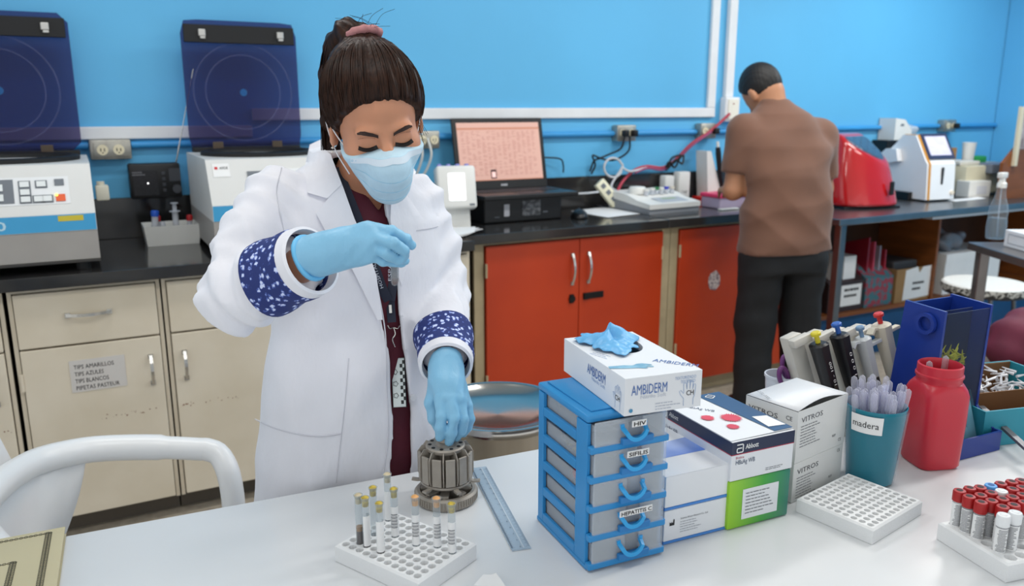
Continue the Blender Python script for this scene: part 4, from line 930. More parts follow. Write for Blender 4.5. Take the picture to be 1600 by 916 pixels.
def glass_tube(loc, label, cork, fill, lab_rot, barcode=True, H=0.088, r=0.0056, lean=(0,0)):
    q = thing('test_tube', label, 'test tube', loc, (lean[0], lean[1], lab_rot), 'stoppered glass tubes in the foam rack')
    if 'g' not in TUBE_MESH:
        TUBE_MESH['g'] = MB().lathe([(0.0008, 0), (r*0.6, 0.0012), (r, 0.005), (r, H - 0.006), (r*1.28, H), (r*1.15, H), (r*0.86, H - 0.006)], n=16, cap=False).mesh('glass', 50)
        TUBE_MESH['c'] = MB().lathe([(r*0.80, H - 0.014), (r*0.84, H - 0.006), (r*1.05, H - 0.001), (r*0.7, H + 0.001)], n=12).mesh('stopper', 50)
        lb = MB(); lb.lathe([(r + 0.0003, 0.012), (r + 0.0003, 0.060)], n=14, a0=-1.9, a1=1.9, cap=False); TUBE_MESH['l'] = lb.mesh('label', 60)
        bb = MB()
        for k in range(9): bb.lathe([(r + 0.0006, 0.026 + k*0.0026), (r + 0.0006, 0.0274 + k*0.0026 - 0.0007*(k % 2))], n=8, a0=-0.9, a1=0.9, cap=False)
        TUBE_MESH['b'] = bb.mesh('barcode', 60)
        TUBE_MESH['f'] = MB().lathe([(0.0005, 0.001), (r*0.88, 0.006), (r*0.88, 0.030)], n=12).mesh('blood', 50)
        TUBE_MESH['s'] = MB().lathe([(r*0.88, 0.0302), (r*0.88, 0.037)], n=12).mesh('serum', 50)
    link('glass', TUBE_MESH['g'], glass_m, q)
    s = bpy.data.objects.new('stopper', TUBE_MESH['c'].copy()); COL.objects.link(s); s.parent = q; s.data.materials.append(cork)
    if fill:
        link('blood', TUBE_MESH['f'], blood, q); 
        if fill > 1: link('serum', TUBE_MESH['s'], serum, q)
    if barcode is not None:
        l = link('label', TUBE_MESH['l'], lab_m, q)
        if barcode: link('barcode', TUBE_MESH['b'], bar_m, l)
    return q
to_cam = -YAW - PI/2
for (px, py, lb, cork, fill, lr, bc_) in [
    (565, 851, 'glass tube of dark blood with amber layer, leftmost in the foam rack', cork_c, 2, 0, None),
    (575, 856, 'yellow-stoppered tube of dark blood next to the left-corner tube in the foam rack', cork_y, 1, to_cam + 1.3, False),
    (590, 861, 'yellow-stoppered tube with white label turned right, left front of the foam rack', cork_y, 1, to_cam + 0.9, False),
    (587, 836, 'yellow-stoppered clear tube standing behind the cluster of blood tubes in the foam rack', cork_y, 0, 0, None),
    (611, 814, 'hindmost tube in the foam rack, clear stopper and upright printed label', cork_c, 0, to_cam + 0.8, False),
    (627, 837, 'tube with bright yellow stopper and barcode label in the middle of the foam rack', cork_y, 0, to_cam, True),
    (652, 847, 'left one of the two orange-stoppered barcode tubes in the foam rack', cork_o, 0, to_cam, True),
    (677, 853, 'right one of the two orange-stoppered barcode tubes in the foam rack', cork_o, 0, to_cam + 0.2, True),
    (703, 866, 'yellow-stoppered barcode tube nearest the right front of the foam rack', cork_y, 0, to_cam - 0.1, True)]:
    p = rack_pt(None, px, py, TZ + 0.027); inv = (Matrix.Translation((Lr[0], Lr[1], 0)) @ Matrix.Rotation(ang, 4, 'Z')).inverted() @ p
    i = max(0, min(10, round((inv.x - rl*0.03)/(rl*0.94/11) - 0.5))); j = max(0, min(7, round((inv.y - rw_*0.03)/(rw_*0.94/8) - 0.5)))
    h = Matrix.Translation((Lr[0], Lr[1], T0)) @ Matrix.Rotation(ang, 4, 'Z') @ hole1(i, j)
    glass_tube(h, lb, cork, fill, lr, bc_)
# ---- centrifuge rotor
rc_ = (0.503, 1.188)
t = thing('rotor', "grey metal centrifuge rotor with radial bucket plates under the woman's left hand", 'rotor', (rc_[0], rc_[1], T0), 0.3); t.scale = (1.05, 1.05, 1.12)
rm = mat('cast_metal', (158, 150, 140), 0.45, 0.3, var=0.12, scale=30, bump=0.05)
R = 0.051
mb = MB(); mb.lathe([(R - 0.010, 0.0), (R - 0.002, 0.0), (R, 0.003), (R, 0.015), (R - 0.003, 0.018), (R - 0.008, 0.018), (R - 0.010, 0.014)], n=64, cap=False)
mb.lathe([(R - 0.010, 0.014), (R - 0.010, 0.0)], n=64, cap=False)
ring_o = obj('base_ring', mb, rm, t, 40)
rb = MB()
for k in range(64):
    a = 2*PI*k/64; rb.cbox((R*math.cos(a), R*math.sin(a), 0.009), 0.002, 0.0022, 0.010, Matrix.Rotation(a, 3, 'Z'))
rbo = obj('knurling', rb, rm, ring_o); rbo['kind'] = 'stuff'
for k in range(8):
    a = 2*PI*k/8
    s = MB().cbox((0.026, 0, 0.010), 0.032, 0.004, 0.016).cbox((0.031, 0.0, 0.0195), 0.020, 0.014, 0.003)
    obj('spoke', s.xf(Matrix.Rotation(a, 4, 'Z')), rm, t)
obj('hub', MB().lathe([(0.012, 0.002), (0.012, 0.030), (0.016, 0.034), (0.016, 0.090), (0.010, 0.094)], n=24), rm, t, 40)
obj('lower_flange', MB().lathe([(0.016, 0.030), (0.040, 0.030), (0.042, 0.032), (0.042, 0.035), (0.016, 0.036)], n=48, cap=False), rm, t, 40)
for k in range(12):
    a = 2*PI*k/12
    s = MB().rbox(0.0405, 0.0445, -0.0082, 0.0082, 0.034, 0.080, 0.001).box(0.022, 0.0402, 0.0092, 0.0106, 0.036, 0.085)
    obj('bucket_plate', MB().rbox(0.0395, 0.0435, -0.0078, 0.0078, 0.0365, 0.080, 0.001).xf(Matrix.Rotation(a, 4, 'Z')), rm, t)
    f = MB().prism([(0.018, 0.0365), (0.042, 0.0365), (0.0455, 0.045), (0.0455, 0.078), (0.038, 0.088), (0.018, 0.086)], -0.0009, 0.0009, 'xz')
    obj('fin', f.xf(Matrix.Rotation(a + PI/12, 4, 'Z')), rm, t)
for k in range(6):
    a = 2*PI*k/6 + 0.2
    obj('arm', MB().ribbon([(0.034, 0, 0.032), (0.046, 0, 0.030), (0.056, 0, 0.031)], 0.008, 0.003).xf(Matrix.Rotation(a, 4, 'Z')), rm, t)
obj('top_disc', MB().lathe([(0.016, 0.083), (0.031, 0.083), (0.032, 0.085), (0.032, 0.088), (0.030, 0.090), (0.016, 0.090)], n=40, cap=False), rm, t, 40)
for k in range(10):
    a = 2*PI*k/10; obj('peg_hole', MB().cyl((0.025*math.cos(a), 0.025*math.sin(a), 0.0902), 0.0032, 0.0005, 8), gasket, t)
obj('knob', MB().lathe([(0.011, 0.0945), (0.010, 0.106), (0.0075, 0.110), (0.0, 0.111)], n=20), rm, t, 40)
# ---- ruler
A = Zp(737, 737, T0); A2 = Zp(758, 733, T0); B2 = Zp(800, 862, T0)
d = Vector((A - B2)[:]).normalized(); ln = (Vector(A[:]) - Vector(B2[:])).length + 0.01
t = thing('ruler', 'clear plastic ruler lying between the rotor and the blue drawers', 'ruler', (B2[0], B2[1], T0), math.atan2(d.y, d.x))
obj('blade', MB().box(0, ln, -0.030, 0.0, 0.0, 0.0022), mat('ruler_plastic', (186, 204, 220), 0.12, alpha=0.62, var=0), t)
tk = MB()
for k in range(int((ln - 0.01)/0.001)):
    l = 0.006 if k % 10 == 0 else (0.0045 if k % 5 == 0 else 0.003); x = 0.005 + k*0.001
    tk.box(x, x + 0.00025, -l - 0.0005, -0.0005, 0.0023, 0.0024); 
    if k % 2 == 0: tk.box(x, x + 0.0003, -0.0295, -0.0295 + l, 0.0023, 0.0024)
o_ = obj('graduation', tk, mat('tick_ink', (70, 84, 104), 0.5, var=0), t); o_['kind'] = 'stuff'
for k in range(0, 29, 2): text(t, str(k), (0.0045 + k*0.01, -0.0135, 0.0023), (0, -1, 0), (1, 0, 0), 0.005, mat('tick_ink', (70, 84, 104), 0.5, var=0), lift=0.0002, name='numeral')
obj('groove', MB().box(0.002, ln - 0.002, -0.0205, -0.018, 0.0022, 0.0025), mat('ruler_edge', (210, 222, 232), 0.2, alpha=0.7, var=0), t)

# ---- blue drawer tower
tb = Zp(915, 892, T0); TW = 0.131; TD = 0.165; TH = 0.238
t = thing('drawer_tower', 'small blue five-drawer plastic tower with clear labelled drawers', 'drawer tower', (tb[0], tb[1], T0), math.radians(-4))
bl = mat('drawer_blue', (46, 138, 200), 0.32, var=0.03); bl_d = mat('drawer_blue_dark', (38, 120, 184), 0.35, var=0.03)
clr = clear_mat('drawer_clear', (242, 245, 248), 0.78, 0.15, 0.25)
pit = (TH - 0.012)/5
obj('top_cover', MB().rbox(0.0, TW, 0.004, TD, TH - 0.012, TH, 0.004).rbox(0.012, TW - 0.012, 0.016, TD - 0.010, TH, TH + 0.0025, 0.001), bl, t, 40)
obj('bottom_plate', MB().rbox(0.0, TW, 0.0, TD, 0.0, 0.008, 0.002), bl, t)
obj('back_panel', MB().box(0.004, TW - 0.004, TD - 0.004, TD - 0.001, 0.0082, TH - 0.0122), bl, t)
for sx_ in (0.0, TW - 0.006):
    mb = MB(); mb.rbox(sx_, sx_ + 0.006, 0.004, 0.036, 0.0082, TH - 0.0122, 0.001).rbox(sx_, sx_ + 0.006, TD - 0.022, TD - 0.0045, 0.0082, TH - 0.0122, 0.001)
    for k in range(5):
        mb.rbox(sx_, sx_ + 0.006, 0.0362, TD - 0.0222, 0.0082 + k*pit, 0.0082 + k*pit + 0.014, 0.001)
    obj('side_frame', mb, bl, t)
for k in range(5):
    z = 0.0085 + k*pit
    obj('shelf_lip', MB().rbox(0.0, TW, -0.008, 0.0038, z - 0.006, z + 0.0045, 0.002).box(0.0065, TW - 0.0065, 0.004, TD - 0.005, z, z + 0.002), bl, t)
tags = [None, 'HEPATITIS C', None, 'SIFILIS', 'HIV']
for k in range(5):
    z = 0.0135 + k*pit; h = pit - 0.010
    d = thing('drawer', None, None); d.parent = t
    del d
    mb = MB(); x0, x1 = 0.0075, TW - 0.0075; y0, y1 = -0.006, TD - 0.012; th = 0.0016
    mb.box(x0, x1, y0, y0 + th, z, z + h).box(x0, x0 + th, y0 + th, y1, z, z + h - 0.006).box(x1 - th, x1, y0 + th, y1, z, z + h - 0.006).box(x0, x1, y1 - th, y1, z, z + h - 0.006).box(x0 + th, x1 - th, y0 + th, y1 - th, z, z + th)
    mb.box(x0 - 0.002, x0 + 0.052, y0 - 0.003, y0 - 0.0002, z, z + h).box(x1 - 0.040, x1 + 0.002, y0 - 0.003, y0 - 0.0002, z, z + h)
    dr = obj('drawer', mb, clr, t)
    cx = TW*0.52; rr_ = 0.019
    pts = [(cx + rr_*math.cos(a), y0 - 0.012 if 0.15 < i/12 < 0.85 else y0 - 0.002, z + h*0.80 + 0.022*math.sin(a)) for i, a in enumerate([PI + PI*i/12 for i in range(13)])]
    obj('handle', MB().ribbon(pts, 0.006, 0.004, (0, 1, 0)), mat('handle_blue', (50, 160, 222), 0.25), dr, 50)
    obj('front_base', MB().rbox(cx - 0.022, cx + 0.030, y0 - 0.0105, y0 - 0.0032, z - 0.001, z + 0.009, 0.001), bl_d, dr)
    if tags[k]:
        lw_ = {'HEPATITIS C': 0.055, 'SIFILIS': 0.036, 'HIV': 0.024}[tags[k]]; lx = cx - lw_/2 + 0.002
        lt = obj('name_strip', MB().box(lx, lx + lw_, y0 - 0.0142, y0 - 0.0135, z + h - 0.009, z + h + 0.0005), paper, dr)
        text(dr, tags[k], (lx + 0.002, y0 - 0.0143, z + h - 0.0074), (1, 0, 0), (0, 0, 1), 0.0085, ink, width=lw_ - 0.004, bold=0.02, lift=0.0004)
    cm = [mat('packet_grey', (150, 150, 152), 0.4, rgb2=(196, 196, 196), scale=40), mat('packet_white', (206, 208, 210), 0.4, rgb2=(170, 172, 176), scale=40), mat('packet_red', (196, 50, 60), 0.4, rgb2=(206, 206, 206), scale=25, thresh=(0.45, 0.55)), mat('packet_yellow', (190, 180, 84), 0.4, rgb2=(206, 206, 200), scale=28, thresh=(0.45, 0.55)), mat('packet_grey', (150, 150, 152), 0.4)][k]
    ct = MB(); rnd = random.Random(k)
    for q in range(7):
        ct.cbox((rnd.uniform(0.03, TW - 0.03), rnd.uniform(0.03, TD - 0.04), z + 0.005 + 0.003*q), rnd.uniform(0.02, 0.04), rnd.uniform(0.03, 0.06), 0.002, rotm(('z', rnd.uniform(0, 180)), ('x', rnd.uniform(-5, 5))))
    co = obj('packets', ct, cm, dr); co['kind'] = 'stuff'
    if k == 2:
        obj('red_clip', MB().rbox(0.012, 0.030, 0.03, 0.07, z + 0.012, z + 0.026, 0.004), mat('clip_red', (204, 34, 48), 0.35), dr, 40)
    if k == 3:
        obj('pink_ball', MB().lathe([(0.0, -0.009), (0.008, -0.005), (0.010, 0.0), (0.008, 0.005), (0.0, 0.009)], (0.100, 0.012, z + 0.018), 14), mat('ball_pink', (224, 140, 150), 0.4), dr, 60)
for o in [o for o in bpy.data.objects if o.name.startswith('drawer') and o.type == 'EMPTY' and o.parent]: bpy.data.objects.remove(o)

# ---- glove box on the tower
gz = T0 + TH + 0.0035
gb = Zp(975, 651, gz); gr = Zp(1096, 636, gz)
GA = math.radians(-8.5)
GW, GD, GH = 0.122, 0.212, 0.0545
card = mat('carton_white', (226, 228, 232), 0.42, var=0.02); blue_ink = mat('print_blue', (64, 104, 170), 0.5, var=0); pale_ink = mat('print_pale_blue', (150, 172, 206), 0.5, var=0)
t = thing('glove_box', 'white carton of blue gloves lying on top of the drawer tower', 'glove box', (gb[0], gb[1], gz), GA)
def carton(par, w, d, h, m, hole=None, r=0.001):
    mb = MB()
    if not hole: mb.rbox(0, w, 0, d, 0, h, r, 1)
    else:
        (cx, cy, rx, ry) = hole; N = 32; vs = [(0,0,0),(w,0,0),(w,d,0),(0,d,0)]; fs = [(3,2,1,0)]
        per = []
        for i in range(N):
            a = 2*PI*i/N; dx, dy = math.cos(a), math.sin(a); k = 9
            for (lim, comp, c0) in ((w, dx, cx), (0, dx, cx), (d, dy, cy), (0, dy, cy)):
                if abs(comp) > 1e-6:
                    tt = (lim - c0)/comp
                    if tt > 0: k = min(k, tt)
            per.append((cx + dx*k, cy + dy*k))
        # outer ring snapped to include the four corners
        cs = [(w,d),(0,d),(0,0),(w,0)]
        for c_ in cs:
            i = min(range(N), key=lambda q: (per[q][0]-c_[0])**2 + (per[q][1]-c_[1])**2); per[i] = c_
        o = len(vs); vs += [(p[0], p[1], h) for p in per]; vs += [(cx + rx*math.cos(2*PI*i/N), cy + ry*math.sin(2*PI*i/N), h) for i in range(N)]
        vs += [(cx + rx*math.cos(2*PI*i/N), cy + ry*math.sin(2*PI*i/N), h - 0.012) for i in range(N)]
        for i in range(N):
            j = (i+1) % N; fs += [(o+i, o+j, o+N+j, o+N+i), (o+N+i, o+N+j, o+2*N+j, o+2*N+i)]
        ci = {c_: o + per.index(c_) for c_ in cs}
        order = [(0,0),(w,0),(w,d),(0,d)]
        for a in range(4):
            p, q = order[a], order[(a+1) % 4]; ring = []
            i0, i1 = per.index(p), per.index(q); i = i0; ring.append(o+i)
            while i != i1: i = (i+1) % N; ring.append(o+i)
            fs.append(tuple([a, (a+1) % 4] + ring[::-1]))
        mb.add(vs, fs)
    return obj('carton', mb, m, par)
carton(t, GW, GD, GH, card, (GW*0.55, GD*0.72, 0.034, 0.048))
obj('inner_blue_block', MB().box(0.004, GW - 0.004, 0.004, GD - 0.004, 0.001, 0.020), mat('glove_blue', (96, 172, 224), 0.4, var=0.08), t)  # glove-blue block filling the carton below its opening
# front face print (y = 0), left face (x = 0), top
F, U = (1, 0, 0), (0, 0, 1)
text(t, 'AMBIDERM', (0.010, 0, 0.029), F, U, 0.021, blue_ink, width=0.056)
text(t, 'Nitrilo Soft', (0.024, 0, 0.0225), F, U, 0.008, mat('print_light', (190, 196, 208), 0.5, var=0), width=0.04)
text(t, 'TEXTURIZADO', (0.078, 0, 0.044), F, U, 0.0065, pale_ink, width=0.034); text(t, 'TEXTURED', (0.087, 0, 0.038), F, U, 0.0065, pale_ink, width=0.024)
textlines(t, (0.048, 0, 0.012), F, U, 0.040, 3, 0.0042, 0.0012, mat('print_faint', (176, 182, 196), 0.5, var=0), seed=8)
text(t, 'CH', (0.097, 0, 0.019), F, U, 0.0105, ink, width=0.012, bold=0.01)
def hand_outline(par, ox, oz, s, u, v, off):
    pts = [(0.30,0.0),(0.30,0.35),(0.12,0.55),(0.06,0.72),(0.14,0.76),(0.28,0.60),(0.30,0.62),(0.27,1.05),(0.34,1.10),(0.42,1.06),(0.45,0.78),(0.46,1.16),(0.53,1.22),(0.60,1.17),(0.61,0.78),(0.64,1.13),(0.70,1.17),(0.77,1.11),(0.76,0.76),(0.80,0.98),(0.86,1.0),(0.91,0.94),(0.88,0.5),(0.80,0.3),(0.80,0.0)]
    u = Vector(u); v = Vector(v); n = u.cross(v); P = [Vector(off) + u*(ox + a*s) + v*(oz + b*s) + n*0.0006 for a, b in pts]
    obj('hand_print', MB().ribbon(P, 0.0007, 0.0002, n), pale_ink, par)
hand_outline(t, 0.084, 0.004, 0.031, F, U, (0, 0, 0))
obj('colour_dot', MB().lathe([(0.003, 0), (0, 0.0003)], (0.010, -0.0008, 0.007), 10, 'y'), mat('dot_blue', (70, 140, 180), 0.5, var=0), t)
L_, n_ = (0, -1, 0), None
text(t, 'AMBIDERM', (0, GD*0.575, 0.026), (0, -1, 0), U, 0.022, blue_ink, width=0.062)
text(t, 'Nitrilo Soft', (0, GD*0.50, 0.019), (0, -1, 0), U, 0.008, pale_ink, width=0.045)
text(t, 'CH', (0, 0.028, 0.016), (0, -1, 0), U, 0.011, ink, width=0.014, bold=0.01)
hand_outline(t, -0.036, 0.004, 0.029, (0, -1, 0), U, (0, 0, 0))
def glove_print(name, o, u, v, L, m):
    u = Vector(u); v = Vector(v); n = u.cross(v); o = Vector(o); P = [(0,0.10),(0.35,0.16),(0.55,0.14),(0.66,0.24),(0.78,0.27),(0.97,0.20),(0.99,0.14),(0.84,0.13),(1.0,0.06),(0.99,0.0),(0.80,0.02),(0.86,-0.06),(0.80,-0.09),(0.62,-0.05),(0.35,-0.07),(0,-0.05)]
    mb = MB(); vs = [o + u*a*L + v*b*L + n*0.0006 for a, b in P]; mb.add(vs, [tuple(range(len(vs)))]); return obj(name, mb, m, t)
gp = mat('glove_photo', (92, 150, 184), 0.5, rgb2=(140, 188, 212), scale=60)
glove_print('glove_picture', (0.0, GD*0.235, GH), (0.93, -0.25, 0), (0.25, 0.93, 0), 0.068, gp)
glove_print('glove_picture', (0.0, GD*0.93, 0.006), (0, 0.12, 1.0), (0, -1, 0), 0.034, mat('glove_photo_dark', (96, 116, 136), 0.5, var=0.2))
text(t, 'AMBIDERM', (GW*0.60, GD*0.27, GH), (0.72, -0.69, 0), (0.69, 0.72, 0), 0.019, blue_ink, width=0.066)
textlines(t, (GW*0.12, GD*0.60, GH), (0.35, -0.93, 0), (0.93, 0.35, 0), 0.045, 3, 0.006, 0.0012, pale_ink, seed=3)
# gloves coming out of the opening: crumpled thin film
gl = mat('glove_film', (104, 176, 226), 0.35, var=0.10, scale=40)
rng = np.random.RandomState(11); wv = [(rng.uniform(-1, 1, 2), rng.uniform(70, 260), rng.uniform(0, 6), rng.uniform(0.4, 1.0)) for _ in range(10)]
mb = MB(); vs = []; n = 46; fs = []
for i in range(n + 1):
    for j in range(n + 1):
        a, b = i/n*2 - 1, j/n*2 - 1; an = math.atan2(b, a); rad = max(abs(a), abs(b))
        edge = 1 + 0.16*math.sin(3*an + 0.6) + 0.10*math.sin(7*an + 1.0) + 0.05*math.sin(13*an)
        q = rad*edge; ca_, sa_ = math.cos(an), math.sin(an)
        x = GW*0.44 + q*ca_*0.044; y = GD*0.745 + q*sa_*0.056
        w = sum(c_*abs(math.sin((d_[0]*x + d_[1]*y)*f + p)) for d_, f, p, c_ in wv)/4.0
        ridge = 0.020*(1 - rad**1.5)*(0.65 + 0.35*math.sin(an*2 + 0.7)) + 0.012*math.exp(-((a - 0.25)**2 + (b - 0.35)**2)/0.08)
        z = GH + 0.0015 + ridge + 0.007*(w - 0.35)*(1 - 0.35*rad)
        vs.append((x, y, max(z, GH + 0.0012)))
fs = [(i*(n+1)+j, (i+1)*(n+1)+j, (i+1)*(n+1)+j+1, i*(n+1)+j+1) for i in range(n) for j in range(n)]
go = obj('glove', mb.add(vs, fs), gl, t, 40); sm = go.modifiers.new('s', 'SOLIDIFY'); sm.thickness = 0.0005

# ---- carton stacks
def stack_frame(px, py, label_name): return Zp(px, py, T0)
wb = Zp(1035, 853, T0); WA = math.radians(-3.8); WW, WDp, WH = 0.122, 0.165, 0.056
blue_l = mat('carton_blue', (70, 132, 206), 0.42, var=0.03)
def white_blue(z, label, top):
    t = thing('carton', label, 'carton', (wb[0] + 0.002, wb[1] + 0.001, z), WA, 'white and blue test cartons')
    obj('body', MB().rbox(0, WW, 0, WDp, 0.0045, WH, 0.0008, 1), card, t); obj('blue_base', MB().rbox(-0.0006, WW + 0.0006, -0.0006, WDp + 0.0006, 0, 0.0044, 0.0006, 1), blue_l, t)
    if top:
        mb = MB().add([(0.0, 0.058, WH+.0004), (WW, 0.058, WH+.0004), (WW, 0.115, WH+.0004), (0.0, 0.105, WH+.0004)], [(0,1,2,3)])
        grad = mat('blue_fade', (74, 120, 208), 0.42, rgb2=(196, 210, 238), scale=6, thresh=(0.35, 0.8))
        obj('blue_panel', mb, grad, t)
        mb = MB().add([(0.0, 0.0, WH+.0003), (WW, 0.0, WH+.0003), (WW, 0.0578, WH+.0003), (0.0, 0.0578, WH+.0003)], [(0,1,2,3)]); obj('white_panel', mb, card, t)
        text(t, 'TP', (0.020, 0.085, WH), (0.45, -0.9, 0), (0.9, 0.45, 0), 0.016, paper, lift=0.0012, bold=0.02)
        textlines(t, (0.02, 0.155, WH), (1, 0, 0), (0, 1, 0), 0.085, 6, 0.0065, 0.0012, bar_m, seed=6)
    else:
        text(t, 'Xiamen Boson Biotech Co., Ltd', (0.030, 0, 0.037), F, U, 0.0042, mat('print_dark', (90, 92, 100), 0.5, var=0), width=0.052)
        textlines(t, (0.030, 0, 0.032), F, U, 0.04, 5, 0.0042, 0.0011, mat('print_faint2', (160, 164, 172), 0.5, var=0), seed=7)
        obj('factory_mark', MB().add([(0.010, -0.0006, 0.030), (0.019, -0.0006, 0.030), (0.019, -0.0006, 0.040), (0.017, -0.0006, 0.040), (0.0165, -0.0006, 0.034), (0.0135, -0.0006, 0.036), (0.0135, -0.0006, 0.034), (0.010, -0.0006, 0.036)], [tuple(range(8))]), ink, t)
white_blue(T0, 'lower white carton with a blue base edge, beside the drawer tower', False)
white_blue(T0 + WH + 0.001, 'upper white carton with a blue panel across its lid, beside the drawer tower', True)
# green carton and the dark-blue test carton above
gn = Zp(1134, 831, T0); NW, ND, NH = 0.125, 0.165, 0.0835
gmat = bpy.data.materials.new('green_gradient_print'); gmat.use_nodes = True; nt = gmat.node_tree; bsd = nt.nodes['Principled BSDF']; bsd.inputs['Roughness'].default_value = 0.3
tc = nt.nodes.new('ShaderNodeTexCoord'); sp = nt.nodes.new('ShaderNodeSeparateXYZ'); mr_ = nt.nodes.new('ShaderNodeMapRange'); rp = nt.nodes.new('ShaderNodeValToRGB')
mr_.inputs[1].default_value = 0; mr_.inputs[2].default_value = NW
nt.links.new(tc.outputs['Object'], sp.inputs[0]); nt.links.new(sp.outputs[0], mr_.inputs[0]); nt.links.new(mr_.outputs[0], rp.inputs[0]); nt.links.new(rp.outputs[0], bsd.inputs['Base Color'])
rp.color_ramp.elements[0].color = lin((150, 204, 44)); rp.color_ramp.elements[1].color = lin((36, 118, 104)); rp.color_ramp.elements.new(0.55).color = lin((64, 160, 60))
t = thing('carton', 'shiny green carton with a white label, below the dark-blue test carton', 'carton', (gn[0] + 0.003, gn[1] + 0.001, T0), math.radians(-3.5))
obj('body', MB().rbox(0, NW, 0, ND, 0, NH, 0.003, 2), gmat, t, 40)
lb = obj('label', MB().rbox(0.027, 0.100, -0.0010, -0.0002, 0.014, 0.066, 0.0002, 1), card, t)
textlines(lb, (0.033, -0.0011, 0.058), F, U, 0.06, 7, 0.0058, 0.0013, bar_m, seed=9)
t = thing('carton', 'dark-blue and white test carton with red virus pictures, on the green carton', 'carton', (gn[0] + 0.003, gn[1] + 0.001, T0 + NH + 0.0006), math.radians(-3.5))
navy = mat('print_navy', (36, 46, 74), 0.35, var=0.04); HH = 0.0665; HW, HDp = 0.126, 0.192
obj('body', MB().rbox(0, HW, 0, HDp, 0, HH, 0.0008, 1), card, t)
obj('navy_band', MB().box(-0.0003, HW + 0.0003, -0.0004, -0.0001, HH - 0.021, HH - 0.0004).box(-0.0004, -0.0001, -0.0003, HDp, HH - 0.021, HH - 0.0004), navy, t)
rl_ = mat('print_rose', (176, 50, 74), 0.4, var=0)
obj('rose_line', MB().box(-0.0003, HW + 0.0003, -0.0004, -0.0001, HH - 0.0226, HH - 0.0212).box(-0.0004, -0.0001, -0.0003, HDp, HH - 0.0226, HH - 0.0212), rl_, t)
# lid flap: thin sheet slightly lifted at the near edge
lid = MB(); lid.add([(0.0, 0.004, HH + 0.0006), (HW, 0.004, HH + 0.0016), (HW, HDp, HH + 0.0006), (0.0, HDp, HH + 0.0006), (0.0, 0.004, HH + 0.0012), (HW, 0.004, HH + 0.0022), (HW, HDp, HH + 0.0012), (0.0, HDp, HH + 0.0012)], [(3,2,1,0),(4,5,6,7),(0,1,5,4),(1,2,6,5),(2,3,7,6),(3,0,4,7)])
lo_ = obj('lid', lid, card, t)
steelb = mat('print_steel_blue', (40, 82, 124), 0.35, var=0.03)
obj('blue_strip', MB().add([(HW*0.70, 0.005, HH + 0.0028), (HW, 0.005, HH + 0.0030), (HW, HDp, HH + 0.0020), (HW*0.60, HDp, HH + 0.0018)], [(0,1,2,3)]), steelb, lo_)
obj('white_seal', MB().add([(HW*0.72, 0.022, HH + 0.0034), (HW*0.98, 0.018, HH + 0.0034), (HW*0.97, 0.062, HH + 0.0032), (HW*0.76, 0.068, HH + 0.0032)], [(0,1,2,3)]), paper, lo_)
vm = mat('print_virus', (206, 60, 84), 0.5, var=0.1)
def virus(x, y, r, seed):
    rnd = random.Random(seed); mb = MB(); z = HH + 0.0026; N = 26
    vs = [(x, y, z)]
    for i in range(2*N):
        a = 2*PI*i/(2*N); q = r*(1.0 if i % 2 else 0.72)*rnd.uniform(0.9, 1.05); vs.append((x + q*math.cos(a), y + q*math.sin(a), z))
    mb.add(vs, [(0, 1 + i, 1 + (i+1) % (2*N)) for i in range(2*N)]); return obj('virus_print', mb, vm, lo_)
virus(0.062, 0.080, 0.020, 1); virus(0.026, 0.096, 0.013, 2); virus(0.040, 0.048, 0.012, 3)
text(t, 'HBsAg WB', (0.022, HDp*0.80, HH + 0.0014), (0.62, -0.78, 0), (0.78, 0.62, 0), 0.013, mat('print_slate', (70, 86, 110), 0.5, var=0), width=0.05)
text(t, 'Abbott', (0.026, -0.0005, HH - 0.0145), F, U, 0.0115, paper, width=0.026, bold=0.015); text(t, 'HBsAg WB', (0.008, -0.0002, HH - 0.039), F, U, 0.011, mat('print_slate', (70, 86, 110), 0.5, var=0), width=0.038); text(t, 'Bioline', (0.008, -0.0002, HH - 0.0295), F, U, 0.006, rl_)
text(t, 'Abbott', (-0.0005, HDp*0.86, HH - 0.0145), (0, -1, 0), U, 0.0115, paper, width=0.026); text(t, 'HBsAg WB', (-0.0002, HDp*0.94, HH - 0.040), (0, -1, 0), U, 0.011, mat('print_slate', (70, 86, 110), 0.5, var=0), width=0.040)
def amark(par, o, u, v, s, m):
    u = Vector(u); v = Vector(v); n = u.cross(v); o = Vector(o)
    P = [(0.05, 0.95), (0.85, 0.95), (0.92, 0.85), (0.92, 0.1), (0.85, 0.02), (0.15, 0.02), (0.08, 0.1), (0.08, 0.45), (0.15, 0.52), (0.75, 0.52)]
    obj('emblem', MB().ribbon([o + u*a*s + v*b*s + n*0.0008 for a, b in P], 0.0018, 0.0003, n), m, par)
amark(t, (0.008, -0.0005, HH - 0.0185), F, U, 0.014, paper); amark(t, (-0.0005, HDp*0.97, HH - 0.0185), (0, -1, 0), U, 0.014, paper); amark(t, (HW*0.66, HDp*0.93, HH + 0.0018), (0.55, -0.83, 0), (0.83, 0.55, 0), 0.016, paper)
textlines(t, (0.07, 0, 0.010), F, U, 0.045, 2, 0.003, 0.0009, bar_m, seed=11)
